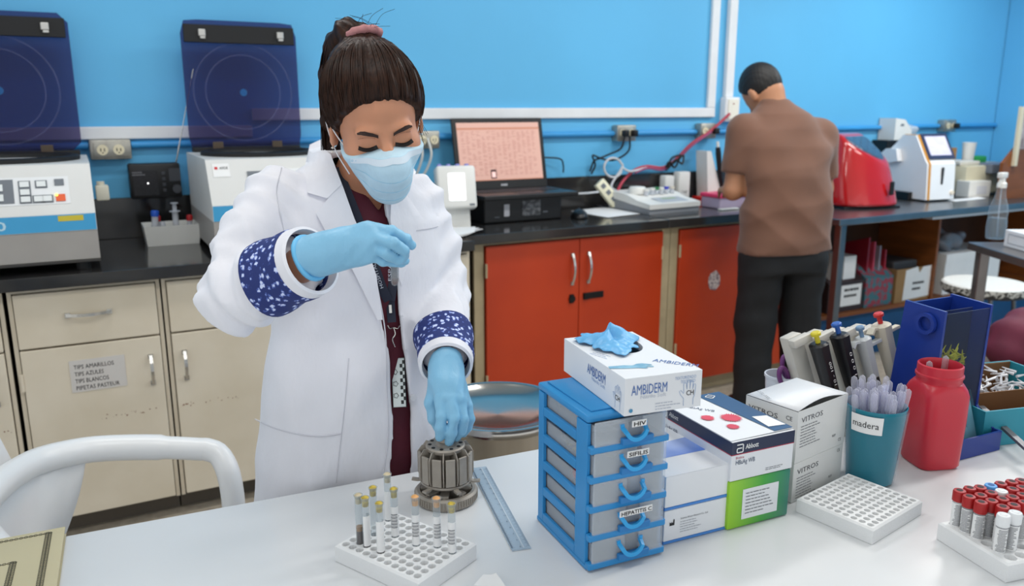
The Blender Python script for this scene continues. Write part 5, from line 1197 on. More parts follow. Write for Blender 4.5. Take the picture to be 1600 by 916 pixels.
# tall white test cartons
vb = Zp(1236, 787, T0); VA = math.radians(9); VW, VD = 0.148, 0.105
vk = mat('print_charcoal', (84, 84, 90), 0.5, var=0); vg = mat('carton_grey_white', (216, 216, 214), 0.45, var=0.02)
VH1, VH2 = 0.072, 0.093
def vitros(z, h, label, opened):
    t = thing('carton', label, 'carton', (vb[0], vb[1], z), VA, 'tall white test cartons')
    if not opened: obj('body', MB().rbox(0, VW, 0, VD, 0, h, 0.0008, 1), vg, t)
    else:
        obj('body', MB().box(0, VW, 0, 0.0008, 0, h).box(0, VW, VD - 0.0008, VD, 0, h).box(0, 0.0008, 0.0009, VD - 0.0009, 0, h - 0.001).box(VW - 0.0008, VW, 0.0009, VD - 0.0009, 0, h - 0.001).box(0.0009, VW - 0.0009, 0.0009, VD - 0.0009, 0, h*0.5), vg, t)
        mb = MB(); n = 10; vs = []
        for i in range(n+1):
            for j in range(2):
                a = i/n; vs.append((VW*a, 0.001 + j*(VD - 0.002), h + 0.001 + (0.010*math.sin(PI*min(1, a*1.1))*(1 - j)*0.9)))
        fs = [(2*i, 2*i+2, 2*i+3, 2*i+1) for i in range(n)]
        lo = obj('lid', mb.add(vs, fs), card, t, 40); so = lo.modifiers.new('s', 'SOLIDIFY'); so.thickness = 0.0008
        text(t, '5000 TEST', (0.006, VD*0.55, h + 0.0045), (0.45, 0.9, 0), (-0.9, 0.45, 0), 0.010, vk, width=0.04)
    text(t, 'VITROS', (0.010, 0, h - 0.022), F, U, 0.013, vk, width=0.062); textlines(t, (0.010, 0, h - 0.030), F, U, 0.060, 8, 0.0052, 0.0013, bar_m, name='small_print', seed=12)
    text(t, 'VITROS', (0, VD*0.94, h - 0.024), (0, -1, 0), U, 0.013, vk, width=0.060); text(t, 'CE', (0, VD*0.22, h - 0.020), (0, -1, 0), U, 0.011, vk, width=0.012); textlines(t, (0, VD*0.92, h - 0.031), (0, -1, 0), U, 0.04, 2, 0.005, 0.0012, bar_m, seed=13)
    text(t, 'CE', (VW - 0.02, 0, 0.008 if opened else h - 0.012), F, U, 0.008, vk, width=0.009); text(t, 'REF', (VW - 0.040, 0, h*0.22), F, U, 0.006, vk, width=0.010)
vitros(T0, VH1, 'lower of the two tall white test cartons left of the teal cup', False)
vitros(T0 + VH1 + 0.0006, VH2, 'upper white test carton with its lid sprung open, left of the teal cup', True)
# ---- empty foam rack
r2 = Zp(1238, 799, T0); f2 = Zp(1357, 851, T0); e2 = Zp(1433, 805, T0)
a2 = math.atan2(f2[1] - r2[1], f2[0] - r2[0])
rack('tube_rack', 'empty white foam tube rack in front of the tall white cartons', (r2[0] + 0.004, r2[1] - 0.004, T0), a2, 0.133, 0.155, 0.0255, 9, 11, 0.0054)
# ---- full rack at the lower right with red-capped tubes
r3 = Zp(1463, 842, T0); f3 = Zp(1571, 911, T0); a3 = math.atan2(f3[1] - r3[1], f3[0] - r3[0])
L3 = 0.126; W3 = 0.30
tr3, hole3 = rack('tube_rack', 'white foam tube rack full of red-capped blood tubes at the lower right', (r3[0], r3[1], T0), a3, L3, W3, 0.029, 6, 14, 0.0094)
VT = {}
rr = 0.0080; HT = 0.068
gm2 = mat('vac_glass', (196, 198, 202), 0.12, alpha=0.55, var=0); 
VT['g'] = MB().lathe([(0.001, 0), (rr*0.7, 0.0015), (rr, 0.006), (rr, HT - 0.012)], n=16).mesh('glass', 50)
VT['c'] = MB().lathe([(rr*1.02, HT - 0.018), (rr*1.18, HT - 0.017), (rr*1.18, HT - 0.003), (rr*1.05, HT - 0.0005), (rr*0.62, HT), (rr*0.55, HT - 0.004), (0.0, HT - 0.0045)], n=16, cap=False).mesh('cap', 50)
VT['h'] = MB().lathe([(rr*0.6, HT + 0.0002), (0.0, HT + 0.0004)], n=12).mesh('cap_hole', 50)
VT['l'] = MB().lathe([(rr + 0.0003, 0.006), (rr + 0.0003, HT - 0.020)], n=14, a0=-2.2, a1=1.0, cap=False).mesh('label', 60)
bb = MB(); rnd = random.Random(3)
for k in range(16):
    z = 0.012 + k*0.0022
    bb.lathe([(rr + 0.0006, z), (rr + 0.0006, z + 0.001)], n=4, a0=-1.6 + rnd.random()*0.4, a1=-0.2 + rnd.random()*0.6, cap=False)
VT['p'] = bb.mesh('label_print', 60)
VT['b'] = MB().lathe([(0.001, 0.001), (rr*0.9, 0.006), (rr*0.9, 0.026)], n=12).mesh('blood', 50)
VT['s'] = MB().lathe([(rr*0.9, 0.0262), (rr*0.9, 0.034)], n=12).mesh('serum', 50)
red_cap = mat('cap_red_rubber', (166, 28, 30), 0.42, var=0.08); white_cap = mat('cap_white', (226, 228, 230), 0.35); sky_cap = mat('cap_sky', (84, 156, 220), 0.35)
hole_m = mat('cap_hole_dark', (40, 14, 16), 0.6); hole_b = mat('cap_hole_blue', (40, 90, 150), 0.6); hole_w = mat('cap_top_white', (214, 216, 218), 0.4)
def vac_tube(loc, label, cap, hole_mat, lr, fill=1, lean=0.0):
    q = thing('blood_tube', label, 'blood tube', loc, (lean, lean*0.6, lr), 'blood tubes in the right foam rack')
    link('glass', VT['g'], gm2, q)
    for (k, m_) in (('c', cap), ('h', hole_mat)):
        me = VT[k].copy(); me.materials.clear(); me.materials.append(m_); link('cap' if k == 'c' else 'cap_hole', me, m_, q)
    l = link('label', VT['l'], lab_m, q); link('label_print', VT['p'], bar_m, l)
    if fill: link('blood', VT['b'], blood, q)
    if fill > 1: link('serum', VT['s'], serum, q)
    return q
M3 = Matrix.Translation((r3[0], r3[1], T0)) @ Matrix.Rotation(a3, 4, 'Z')
def px_of(w):
    v = np.array(w[:]) - CP; d_ = v @ FW; return 800 + FPX*(v @ RT)/d_, 458 - FPX*(v @ UPV)/d_
rnd = random.Random(12)
caps = [(1492, 771), (1509, 765), (1516, 766), (1527, 762), (1537, 755, 'b'), (1547, 768), (1551, 757), (1560, 760, 'w'), (1565, 752), (1575, 750), (1585, 748), (1597, 745),
        (1525, 781), (1529, 790), (1537, 777), (1546, 787), (1554, 778), (1565, 775), (1571, 785), (1582, 776), (1589, 785), (1568, 798, 'w'), (1588, 797, 'w'), (1572, 764), (1585, 760), (1592, 770), (1599, 764), (1599, 782)]
used = set(); rows = {}
cells = []
for i in range(6):
    for j in range(14):
        b_ = M3 @ hole3(i, j); tp_ = b_ + Vector((0, 0, HT)); q = px_of(tp_)
        if q[0] < 1625: cells.append((i, j, b_, q))
placed = []
for c in caps:
    best = min((ce for ce in cells if (ce[0], ce[1]) not in used), key=lambda ce: (ce[3][0] - c[0])**2 + (ce[3][1] - c[1])**2)
    if (best[3][0] - c[0])**2 + (best[3][1] - c[1])**2 > 220: continue
    used.add((best[0], best[1])); placed.append((best, c))
ordn = ['first', 'second', 'third', 'fourth', 'fifth', 'sixth', 'seventh', 'eighth', 'ninth', 'tenth', 'eleventh', 'twelfth', 'thirteenth', 'fourteenth']
rown = ['nearest the wooden-side back row', '', '', '', '', '']
byrow = {}
for (ce, c) in placed: byrow.setdefault(ce[0], []).append((ce, c))
rowname = ['hindmost row', 'second row from the back', 'third row from the back', 'fourth row from the back', 'second row from the front', 'front row']
for i, lst in byrow.items():
    lst.sort(key=lambda z: z[0][1])
    for k, (ce, c) in enumerate(lst):
        kind = c[2] if len(c) > 2 else 'r'
        if kind == 'r': lbl_ = '%s red-capped tube from the left, %s of the right rack' % (ordn[k], rowname[i])
        elif kind == 'b': lbl_ = 'only tube with a sky-blue cap in the right rack'
        else: lbl_ = '%s tube from the left, white-capped, %s of the right rack' % (ordn[k], rowname[i])
        vac_tube(ce[2], lbl_, {'r': red_cap, 'b': sky_cap, 'w': white_cap}[kind], {'r': hole_m, 'b': hole_b, 'w': hole_w}[kind], to_cam + rnd.uniform(-0.3, 1.2), 2 if (i == 0 and k == 0) else (1 if rnd.random() < 0.6 else 0), rnd.uniform(-0.03, 0.03))
# ---- teal cup with clear transfer pipettes
cc = Zp(1366, 752, T0)
t = thing('cup', 'tall teal plastic cup labelled madera, full of clear transfer pipettes', 'cup', (cc[0], cc[1] + 0.012, T0))
teal = mat('teal_plastic', (22, 122, 142), 0.25, var=0.05, coat=0.2)
CH = 0.144; CR0, CR1 = 0.040, 0.052
obj('body', MB().lathe([(CR0 - 0.004, 0.0), (CR0, 0.003), (CR1, CH), (CR1 - 0.002, CH), (CR0 - 0.003, 0.004), (0, 0.004)], n=40, cap=True), teal, t, 40)
obj('sleeve', MB().lathe([(CR0 + 0.0025, 0.004), (CR1 + 0.0022, CH - 0.004)], n=40, cap=False), clear_mat('film', (246, 248, 250), 0.98, 0.1, 0.1), t, 50)
lbm = MB(); rL = lambda z: CR0 + (CR1 - CR0)*z/CH + 0.0032
la = to_cam - 0.60
lbm.lathe([(rL(0.104), 0.104), (rL(0.137), 0.137)], n=12, a0=la - 0.62, a1=la + 0.42, cap=False)
lbo = obj('label', lbm, paper, t, 60)
# lettering bent round the cup
cu = text(lbo, 'madera', (0, 0, 0), (1, 0, 0), (0, 1, 0), 0.017, ink, width=0.044, lift=0)
for v in cu.data.vertices:
    x, y = v.co.x, v.co.y; z = 0.115 + y; a = la - 0.56 + x/CR1; r_ = rL(z) + 0.0005; v.co = (r_*math.cos(a), r_*math.sin(a), z)
cup_o = t.location.copy()
pm = clear_mat('pipette_clear', (240, 240, 248), 0.76, 0.22, 0.08)
pmesh = MB().lathe([(0.0015, 0.0), (0.0022, 0.03), (0.0030, 0.09), (0.0036, 0.10), (0.0056, 0.106), (0.0058, 0.128), (0.0050, 0.134), (0.0, 0.138)], n=10).mesh('bulb', 50)
rnd = random.Random(21); k = 0
spots = []
for ring_r, cnt in ((0.006, 3), (0.020, 9), (0.034, 15), (0.043, 9)):
    for i in range(cnt):
        a = 2*PI*i/cnt + ring_r*40; spots.append((ring_r*math.cos(a), ring_r*math.sin(a)))
spots.sort(key=lambda s: -(s[0]*math.sin(YAW) + s[1]*math.cos(YAW)))
for (x, y) in spots:
    dep = (x*math.sin(YAW) + y*math.cos(YAW)); side = x*math.cos(YAW) - y*math.sin(YAW); h = rnd.uniform(0.006, 0.022) + max(0, dep)*0.30
    tx, ty = -y*2.6, x*2.6
    o = link('transfer_pipette', pmesh, pm, None, (cup_o.x + x*0.72, cup_o.y + y*0.72, T0 + 0.022 + h), (tx + rnd.uniform(-0.05, 0.05), ty + rnd.uniform(-0.05, 0.05), 0))
    rowp = 'back' if dep > 0.014 else ('front' if dep < -0.014 else 'middle'); colp = 'left' if side < -0.014 else ('right' if side > 0.014 else 'centre')
    tag(o, 'clear transfer pipette standing bulb up at the %s %s of the teal cup' % (rowp, colp), 'pipette', 'transfer pipettes in the teal cup')
# ---- red jar
jc = Zp(1450, 722, T0)
t = thing('jar', 'red translucent square plastic jar without lid beside the teal cup', 'jar', (jc[0] + 0.002, jc[1], T0), math.radians(-20)); t.scale = (0.93, 0.93, 0.95)
jr = mat('jar_red', (196, 46, 62), 0.32, var=0.04, sss=0.25)
def sqr(h, a, n=40, p=5.0):
    out = []
    for i in range(n):
        th = 2*PI*i/n; c_, s_ = math.cos(th), math.sin(th); q = (abs(c_)**p + abs(s_)**p)**(-1/p); out.append((a*q*c_, a*q*s_, h))
    return out
mb = MB(); secs = [(0.0, 0.040, 5), (0.006, 0.044, 5), (0.10, 0.047, 5), (0.150, 0.047, 5), (0.160, 0.046, 3.6), (0.170, 0.044, 2.2), (0.172, 0.042, 2), (0.180, 0.042, 2), (0.183, 0.0445, 2), (0.187, 0.0445, 2), (0.189, 0.042, 2), (0.205, 0.042, 2), (0.207, 0.0395, 2), (0.204, 0.038, 2), (0.172, 0.038, 2), (0.165, 0.041, 3), (0.10, 0.043, 5), (0.006, 0.040, 5)]
vs = []; fs = []
for (h, a, p) in secs: vs += sqr(h, a, 40, p)
for i in range(len(secs) - 1):
    for j in range(40): fs.append((i*40 + j, i*40 + (j+1) % 40, (i+1)*40 + (j+1) % 40, (i+1)*40 + j))
fs.append(tuple(range(39, -1, -1))); fs.append(tuple((len(secs)-1)*40 + j for j in range(40)))
obj('body', mb.add(vs, fs), jr, t, 50)
for k, (x, y) in enumerate(((0.026, 0.012), (-0.004, 0.02))):
    o = link('transfer_pipette', pmesh, pm, None, (jc[0] + 0.005 + x*0.8, jc[1] + y*0.8, T0 + [0.066, 0.058][k]), (-y*2, x*2.5, 0)); tag(o, ['clear transfer pipette poking out at the right side of the red jar', 'clear transfer pipette barely showing inside the red jar'][k], 'pipette')
# ---- blue bin with clear front
db = Zp(1556, 701, T0)
DW, DD = 0.136, 0.150
t = thing('tip_dispenser', 'tall dark-blue bin with clear front holding packets, right of the red jar', 'dispenser', (db[0] - DW, db[1], T0), math.radians(-3))
nb = mat('bin_blue', (28, 54, 138), 0.3, var=0.05)
Hd = 0.283; y1 = 0.056
obj('tray', MB().box(0, DW, 0, 0.004, 0.0, 0.040).box(0, DW, 0.0041, DD, 0.0, 0.004).box(0, 0.004, 0.0041, y1 + 0.02, 0.0041, 0.040).box(DW - 0.004, DW, 0.0041, y1 + 0.02, 0.0041, 0.040), nb, t)
sidep = [(y1 - 0.040, 0.0405), (y1 + 0.0, 0.075), (y1 - 0.004, Hd), (y1 + 0.085, Hd + 0.004), (DD + 0.012, 0.0405)]
for x in (0.0, DW - 0.006): obj('side_panel', MB().prism(sidep, x, x + 0.006, 'yz'), nb, t)
obj('back_panel', MB().prism([(DD + 0.006, 0.0045), (DD + 0.010, 0.0045), (y1 + 0.084, Hd - 0.001), (y1 + 0.080, Hd - 0.001)], 0.0062, DW - 0.0062, 'yz'), nb, t)
obj('front_pane', MB().prism([(y1 + 0.001, 0.072), (y1 + 0.003, 0.072), (y1 - 0.001, Hd - 0.006), (y1 - 0.003, Hd - 0.006)], 0.0062, DW - 0.0062, 'yz'), clear_mat('pane_clear', (214, 222, 228), 0.985, 0.1, 0.06), t)
obj('partition', MB().prism([(y1 + 0.034, 0.08), (y1 + 0.036, 0.08), (y1 + 0.034, Hd - 0.012), (y1 + 0.032, Hd - 0.012)], 0.0075, DW - 0.0075, 'yz'), clear_mat('pane_clear', (214, 222, 228), 0.985, 0.1, 0.06), t)
obj('hook', MB().lathe([(0.014, -0.004), (0.021, -0.004), (0.021, 0.004), (0.014, 0.004), (0.014, -0.004)], (-0.006, y1 + 0.03, Hd - 0.030), 24, 'x', cap=False), nb, t, 40)
tm = mat('tip_yellow', (246, 228, 60), 0.4, var=0.1); rnd = random.Random(8); mb = MB()
for q in range(70):
    p_ = Vector((rnd.uniform(0.020, 0.085), rnd.uniform(y1 + 0.006, y1 + 0.026), 0.160 + rnd.uniform(0, 0.036)*(1 - abs(q % 7 - 3)/5))); d_ = Vector((rnd.uniform(-1, 1), rnd.uniform(-0.25, 0.25), rnd.uniform(-0.3, 1))).normalized()
    mb.tube([p_, p_ + d_*0.022], 0.002, 5, rr=[0.0026, 0.0006])
tips = tag(obj('pipette_tips', mb, tm, None), 'heap of yellow pipette tips inside the dark-blue bin', 'pipette tips', None, 'stuff')
tips.matrix_world = Matrix.Translation((db[0] - DW, db[1], T0)) @ Matrix.Rotation(math.radians(-3), 4, 'Z')
tips['category'] = 'pipette tips'
MD = Matrix.Translation((db[0] - DW, db[1], T0)) @ Matrix.Rotation(math.radians(-3), 4, 'Z')
pk = mat('packet_film', (120, 176, 196), 0.15, alpha=0.55, var=0.15, scale=30)
for q in range(6):
    x = 0.020 + 0.020*q; mb = MB()
    mb.prism([(-0.012, 0.0), (0.012, 0.0), (0.010, 0.105), (-0.010, 0.105)], -0.0012, 0.0012, 'xz').xf(MD @ Matrix.Translation((x, y1 - 0.030 + 0.004*(q % 3), 0.0055)) @ Matrix.Rotation(math.radians(-18 - 3*(q % 2)), 4, 'X') @ Matrix.Rotation(math.radians(9*(q % 3) - 9), 4, 'Y'))
    tag(obj('packet', mb, pk, None), '%s clear blue packet from the left at the mouth of the dark-blue bin' % ordn[q], 'packet', 'packets in the blue bin')
# ---- pipette rack behind the tall cartons
pc = mat('pipette_cream', (206, 198, 180), 0.42, var=0.04); pblk = mat('pipette_black', (28, 28, 32), 0.38, var=0.1); pst = mat('stand_grey_white', (196, 192, 184), 0.45, var=0.04)
sb = (1.268, 1.085)
t = thing('pipette_rack', 'grey-white slanted pipette rack standing behind the tall white cartons', 'pipette rack', (sb[0], sb[1], T0), math.radians(-6))
lean = Matrix.Rotation(math.radians(-17), 4, 'Y') @ Matrix.Rotation(math.radians(-8), 4, 'X')
obj('foot', MB().rbox(-0.01, 0.28, -0.03, 0.06, 0.0, 0.016, 0.004), pst, t)
for k in range(4):
    x = 0.034 + 0.057*k
    bkt = MB().rbox(-0.022, 0.014, 0.004, 0.034, 0.0, 0.205, 0.004).rbox(-0.026, 0.020, -0.018, 0.0035, 0.188, 0.2045, 0.003)
    obj('bracket', bkt.xf(Matrix.Translation((x, 0.0, 0.0165)) @ lean), pst, t, 40)
def pipette(k, label, body, btn, dz=0.0, hook=True, slim=1.0):
    x = 0.055 + 0.057*k; M = Matrix.Translation((sb[0], sb[1], T0)) @ Matrix.Rotation(math.radians(-6), 4, 'Z') @ Matrix.Translation((x, -0.012, 0.0165)) @ lean
    q = thing('pipette', label, 'pipette', (0, 0, 0), 0, 'pipettes in the slanted rack'); q.matrix_world = M @ Matrix.Translation((0, 0, 0.012 + dz))
    w = 0.0155*slim
    secs = [(0.03, 0.006, 0.008), (0.08, w*0.85, w*0.9), (0.17, w, w*1.15), (0.188, w*1.05, w*1.3), (0.192, w*0.8, w)]
    mb = MB(); vs = []; fs = []; n = 12
    for (h, a, b) in secs:
        for i in range(n):
            th = 2*PI*i/n; c_, s_ = math.cos(th), math.sin(th); pw = (abs(c_)**3.5 + abs(s_)**3.5)**(-1/3.5); vs.append((a*pw*c_, -0.018 + b*pw*s_, h))
    for i in range(len(secs)-1):
        for j in range(n): fs.append((i*n+j, i*n+(j+1) % n, (i+1)*n+(j+1) % n, (i+1)*n+j))
    fs.append(tuple(range(n-1, -1, -1))); fs.append(tuple((len(secs)-1)*n + j for j in range(n)))
    obj('grip', mb.add(vs, fs), body, q, 40)
    obj('shaft', MB().tube([(0, -0.018, 0.0), (0, -0.018, 0.03)], 0.004, 8, rr=[0.002, 0.0045]), body, q, 40)
    obj('plunger', MB().cyl((0, -0.018, 0.1925), 0.005*slim, 0.016, 10).lathe([(0.010*slim, 0.2085), (0.0105*slim, 0.2135), (0.008*slim, 0.216)], (0, -0.018, 0), 14), btn, q, 40)
    if hook:
        obj('finger_hook', MB().ribbon([(-0.012, -0.018, 0.186), (-0.026, -0.020, 0.190), (-0.036, -0.022, 0.182)], 0.016, 0.005, (0, 0, 1)), body, q); obj('tip_ejector', MB().rbox(0.012, 0.040, -0.026, -0.012, 0.166, 0.174, 0.002), body, q)
    obj('volume_window', MB().rbox(-0.003, 0.003, -0.018 - w*1.19, -0.018 - w*1.05, 0.075, 0.105, 0.0005), mat('window_dark', (60, 56, 50), 0.3), q)
    return q
p1 = pipette(0, 'black pipette with yellow plunger button, leftmost in the slanted rack', pblk, mat('button_yellow', (206, 190, 40), 0.4), -0.012, False)
p2 = pipette(1, 'black pipette with raised blue plunger button in the slanted rack', pblk, mat('button_blue', (40, 90, 170), 0.4), 0.002, False)
p3 = pipette(2, 'slim translucent pipette with grey-blue plunger button in the slanted rack', mat('pipette_pale', (206, 210, 212), 0.3, alpha=0.9), mat('button_slate', (110, 140, 170), 0.4), -0.012, True, 0.85)
p4 = pipette(3, 'cream pipette with red plunger button, rightmost in the slanted rack', pc, mat('button_red', (196, 44, 44), 0.4), 0.012, True)
for (q, s) in ((p1, '10 - 100'), (p2, '1 0 0 0')): text(q, s, (0.0032, -0.018 - 0.0155*1.16, 0.10), (0, 0, 1), (-1, 0, 0), 0.008, paper, width=0.05, lift=0.0012)
# ---- white tub with purple scissors
sc = Yp(1222, 588, 1.16)
t = thing('tub', 'translucent white plastic tub behind the tall white cartons', 'tub', (sc[0], 1.16, T0))
zt_ = Yp(1222, 588, 1.16)[2] - T0
obj('body', MB().lathe([(0.026, 0), (0.034, zt_), (0.036, zt_), (0.036, zt_ + 0.005), (0.033, zt_ + 0.005), (0.024, 0.003), (0, 0.003)], n=32), mat('tub_frost', (212, 216, 226), 0.3, alpha=0.8, var=0), t, 40)
t = thing('scissors', 'purple-handled scissors stuck handles up in the white tub', 'scissors', (sc[0] - 0.010, 1.150, T0 + 0.012))
pur = mat('scissors_purple', (106, 52, 112), 0.35, var=0.05)
def loop(cx, cz, rx, rz, tilt):
    pts = []
    for i in range(20):
        a = 2*PI*i/20; x = rx*math.cos(a); z = rz*math.sin(a); pts.append((cx + x*math.cos(tilt) - z*math.sin(tilt), 0, cz + x*math.sin(tilt) + z*math.cos(tilt)))
    return pts
obj('handle', MB().tube(loop(0.010, zt_ + 0.012, 0.011, 0.025, 0.35), 0.0052, 8, True), pur, t, 60)
obj('handle', MB().tube([(p[0], p[1] - 0.012, p[2]) for p in loop(-0.009, zt_ - 0.004, 0.011, 0.022, 0.45)], 0.0052, 8, True), pur, t, 60)
obj('blade', MB().prism([(-0.006, -0.005), (0.004, -0.006), (0.022, zt_ - 0.015), (0.010, zt_ - 0.012)], -0.001, 0.001, 'xz'), chrome, t)
obj('blade', MB().prism([(0.0, -0.005), (0.009, -0.004), (0.002, zt_ - 0.028), (-0.006, zt_ - 0.028)], -0.013, -0.011, 'xz'), chrome, t)
# ---- teal carton of clear tips at the right edge
tc0 = Zp(1588, 706, T0)
t = thing('tip_carton', 'open teal cardboard carton of clear tips behind the dark-blue bin at the right edge', 'carton', (tc0[0] + 0.015, tc0[1] + 0.03, T0), math.radians(-14))
tl = mat('teal_card', (40, 140, 160), 0.5, var=0.08); br = mat('carton_inside', (120, 84, 52), 0.7, var=0.1)
h = 0.075
obj('wall', MB().box(-0.06, 0.26, 0.0, 0.004, 0, h), tl, t); obj('wall', MB().box(-0.06, 0.26, 0.26, 0.264, 0, h), tl, t); obj('wall', MB().box(-0.06, -0.056, 0.0041, 0.2599, 0, h), tl, t); obj('wall', MB().box(0.256, 0.26, 0.0041, 0.2599, 0, h), tl, t)
obj('floor_panel', MB().box(-0.0559, 0.2559, 0.0041, 0.2599, 0, 0.003), br, t)
obj('divider', MB().box(-0.0559, 0.2559, 0.10, 0.103, 0.0031, h - 0.004), br, t)
for (a_, b_) in ((0.0041, 0.006), (0.257, 0.2599)): obj('lining', MB().box(-0.0559, 0.2559, a_, b_, 0.0031, h - 0.001), br, t)
mb = MB(); rnd = random.Random(4)
for q in range(130):
    p_ = Vector((rnd.uniform(-0.03, 0.23), rnd.uniform(0.12, 0.24), rnd.uniform(0.02, 0.07))); d_ = Vector((rnd.uniform(-1, 1), rnd.uniform(-1, 1), rnd.uniform(-0.3, 0.6))).normalized(); mb.tube([p_, p_ + d_*0.03], 0.003, 5, rr=[0.0036, 0.001])
M_ = Matrix.Translation(t.location) @ Matrix.Rotation(math.radians(-14), 4, 'Z')
ti = tag(obj('pipette_tips', mb.xf(M_), mat('tip_clear', (226, 226, 230), 0.2, alpha=0.75, var=0), None), 'heap of clear pipette tips in the teal carton', 'pipette tips', None, 'stuff')
b0_ = Zp(1533, 636, T0 + 0.045); b1_ = Zp(1612, 708, T0 + 0.030)
tag(obj('metal_bar', MB().ribbon([b0_, b1_], 0.012, 0.006, (0, 0, 1)), mat('bar_grey', (112, 112, 116), 0.4, 0.4), None), 'flat grey metal bar leaning across the teal carton', 'bar')
# scraps of film on the table
sheet('paper_scrap', [Zp(740, 916, T0)[:2], Zp(790, 922, T0)[:2], Zp(775, 900, T0)[:2], Zp(755, 899, T0)[:2]], T0, paper, 'small white scrap of paper at the bottom edge below the foam rack', 'paper', 6, 0.004)

# ================================================================ behind the table
# round steel stool
s0 = Zp(778, 632, 0.60)
t = thing('stool', 'round polished steel stool with dished seat behind the table', 'stool', (s0[0], s0[1], 0))
ss_ = mat('polished_steel', (188, 184, 178), 0.16, 1.0, var=0.05)
obj('seat', MB().lathe([(0.0, 0.570), (0.10, 0.573), (0.155, 0.582), (0.178, 0.597), (0.186, 0.602), (0.195, 0.600), (0.199, 0.590), (0.199, 0.575), (0.194, 0.570), (0.196, 0.520), (0.188, 0.512), (0.0, 0.512)], n=64), ss_, t, 50)
for k in range(4):
    a = PI/4 + k*PI/2; obj('leg', MB().tube([(0.11*math.cos(a), 0.11*math.sin(a), 0.511), (0.19*math.cos(a), 0.19*math.sin(a), 0.004)], 0.012, 10), ss_, t, 50)
obj('foot_ring', MB().tube([(0.165*math.cos(a*PI/18), 0.165*math.sin(a*PI/18), 0.20) for a in range(36)], 0.008, 8, True), ss_, t, 50)
# stool with lace cover
s0 = Zp(1540, 440, 0.50)
t = thing('stool', 'round stool under a white lace cover at the far right', 'stool', (s0[0], s0[1], 0))
lace = mat('lace_white', (226, 226, 222), 0.7, var=0.06, scale=60, bump=0.3)
lace2 = mat('lace_edge', (200, 198, 190), 0.8, rgb2=(60, 56, 52), scale=70, thresh=(0.45, 0.6))
obj('seat', MB().lathe([(0.0, 0.44), (0.20, 0.44), (0.20, 0.492), (0.0, 0.493)], n=40), mat('seat_dark', (60, 56, 54), 0.5), t, 40)
obj('cover', MB().lathe([(0.0, 0.497), (0.20, 0.496), (0.209, 0.488)], n=48, cap=False), lace, t, 40)
mb = MB(); vs = []; fs = []; n = 72
for i in range(n):
    a = 2*PI*i/n; r_ = 0.210 + 0.004*math.cos(a*18); vs += [(0.209*math.cos(a), 0.209*math.sin(a), 0.488), (r_*math.cos(a), r_*math.sin(a), 0.458 + 0.008*math.cos(a*18))]
for i in range(n): j = (i+1) % n; fs.append((2*i, 2*j, 2*j+1, 2*i+1))
obj('lace_edge', mb.add(vs, fs), lace2, t, 60)
for k in range(4):
    a = PI/4 + k*PI/2; obj('leg', MB().tube([(0.14*math.cos(a), 0.14*math.sin(a), 0.439), (0.19*math.cos(a), 0.19*math.sin(a), 0.004)], 0.012, 8), steel_d, t, 50)
# side table with bottle and tissue box
c0 = Zp(1512, 378, 0.80); c1 = Zp(1600, 405, 0.80); dv = Vector((c1 - c0)[:]).normalized(); ca = math.atan2(dv.y, dv.x)
t = thing('side_table', 'steel side table cut off by the right picture edge, carrying the spray bottle', 'table', (c0[0], c0[1], 0), ca)
st2 = mat('steel_warm', (132, 126, 124), 0.3, 0.8, var=0.15, scale=5)
obj('tabletop', MB().rbox(0, 0.62, 0.0, 0.60, 0.765, 0.80, 0.004), st2, t)
for (x, y) in ((0.02, 0.03), (0.55, 0.03), (0.02, 0.53), (0.55, 0.53)): obj('leg', MB().rbox(x, x + 0.045, y, y + 0.045, 0.0, 0.7645, 0.004), st2, t)
obj('lower_shelf', MB().rbox(0.066, 0.549, 0.076, 0.529, 0.24, 0.26, 0.003), st2, t)
CT = 0.8006
bo = Zp(1560, 375, CT)
t = thing('spray_bottle', 'clear spray bottle half full of water on the steel side table', 'bottle', (bo[0] + 0.02, bo[1] + 0.03, CT))
cl2 = clear_mat('bottle_clear', (234, 240, 244), 0.90, 0.15, 0.05)
obj('body', MB().lathe([(0.034, 0), (0.040, 0.004), (0.042, 0.02), (0.044, 0.06), (0.040, 0.105), (0.042, 0.125), (0.036, 0.16), (0.024, 0.195), (0.019, 0.225), (0.018, 0.24)], n=32), cl2, t, 50)
obj('water', MB().lathe([(0.032, 0.003), (0.038, 0.006), (0.041, 0.06), (0.038, 0.10), (0.0, 0.101)], n=28), clear_mat('water', (214, 226, 234), 0.85, 0.1, 0.03), t, 50)
obj('spray_head', MB().lathe([(0.021, 0.2405), (0.021, 0.262), (0.013, 0.268), (0.012, 0.285)], n=16).rbox(-0.030, 0.022, -0.012, 0.012, 0.2852, 0.312, 0.005).prism([(-0.018, 0.284), (-0.030, 0.246), (-0.024, 0.244), (-0.008, 0.284)], -0.005, 0.005, 'xz'), wp, t, 40)
obj('dip_tube', MB().tube([(0, 0, 0.24), (0.004, 0, 0.12), (0.015, 0, 0.01)], 0.0025, 6), fr_m, t)
tb0 = Zp(1562, 384, CT)
t = thing('tissue_box', 'white carton with a framed label on the steel side table, at the right edge', 'carton', (tb0[0] + 0.01, tb0[1] - 0.01, CT), ca + 0.02)
obj('body', MB().rbox(0, 0.24, 0.0, 0.12, 0, 0.075, 0.003), card, t); obj('label_frame', MB().tube([(0.03, -0.0008, 0.018), (0.21, -0.0008, 0.018), (0.21, -0.0008, 0.058), (0.03, -0.0008, 0.058)], 0.0012, 5, True).box(0.0, 0.0, 0, 0, 0, 0), key_g, t)
obj('top_print', MB().add([(0.08, 0.03, 0.0755), (0.20, 0.03, 0.0755), (0.20, 0.09, 0.0755), (0.08, 0.09, 0.0755)], [(0,1,2,3)]), pale_ink, t)
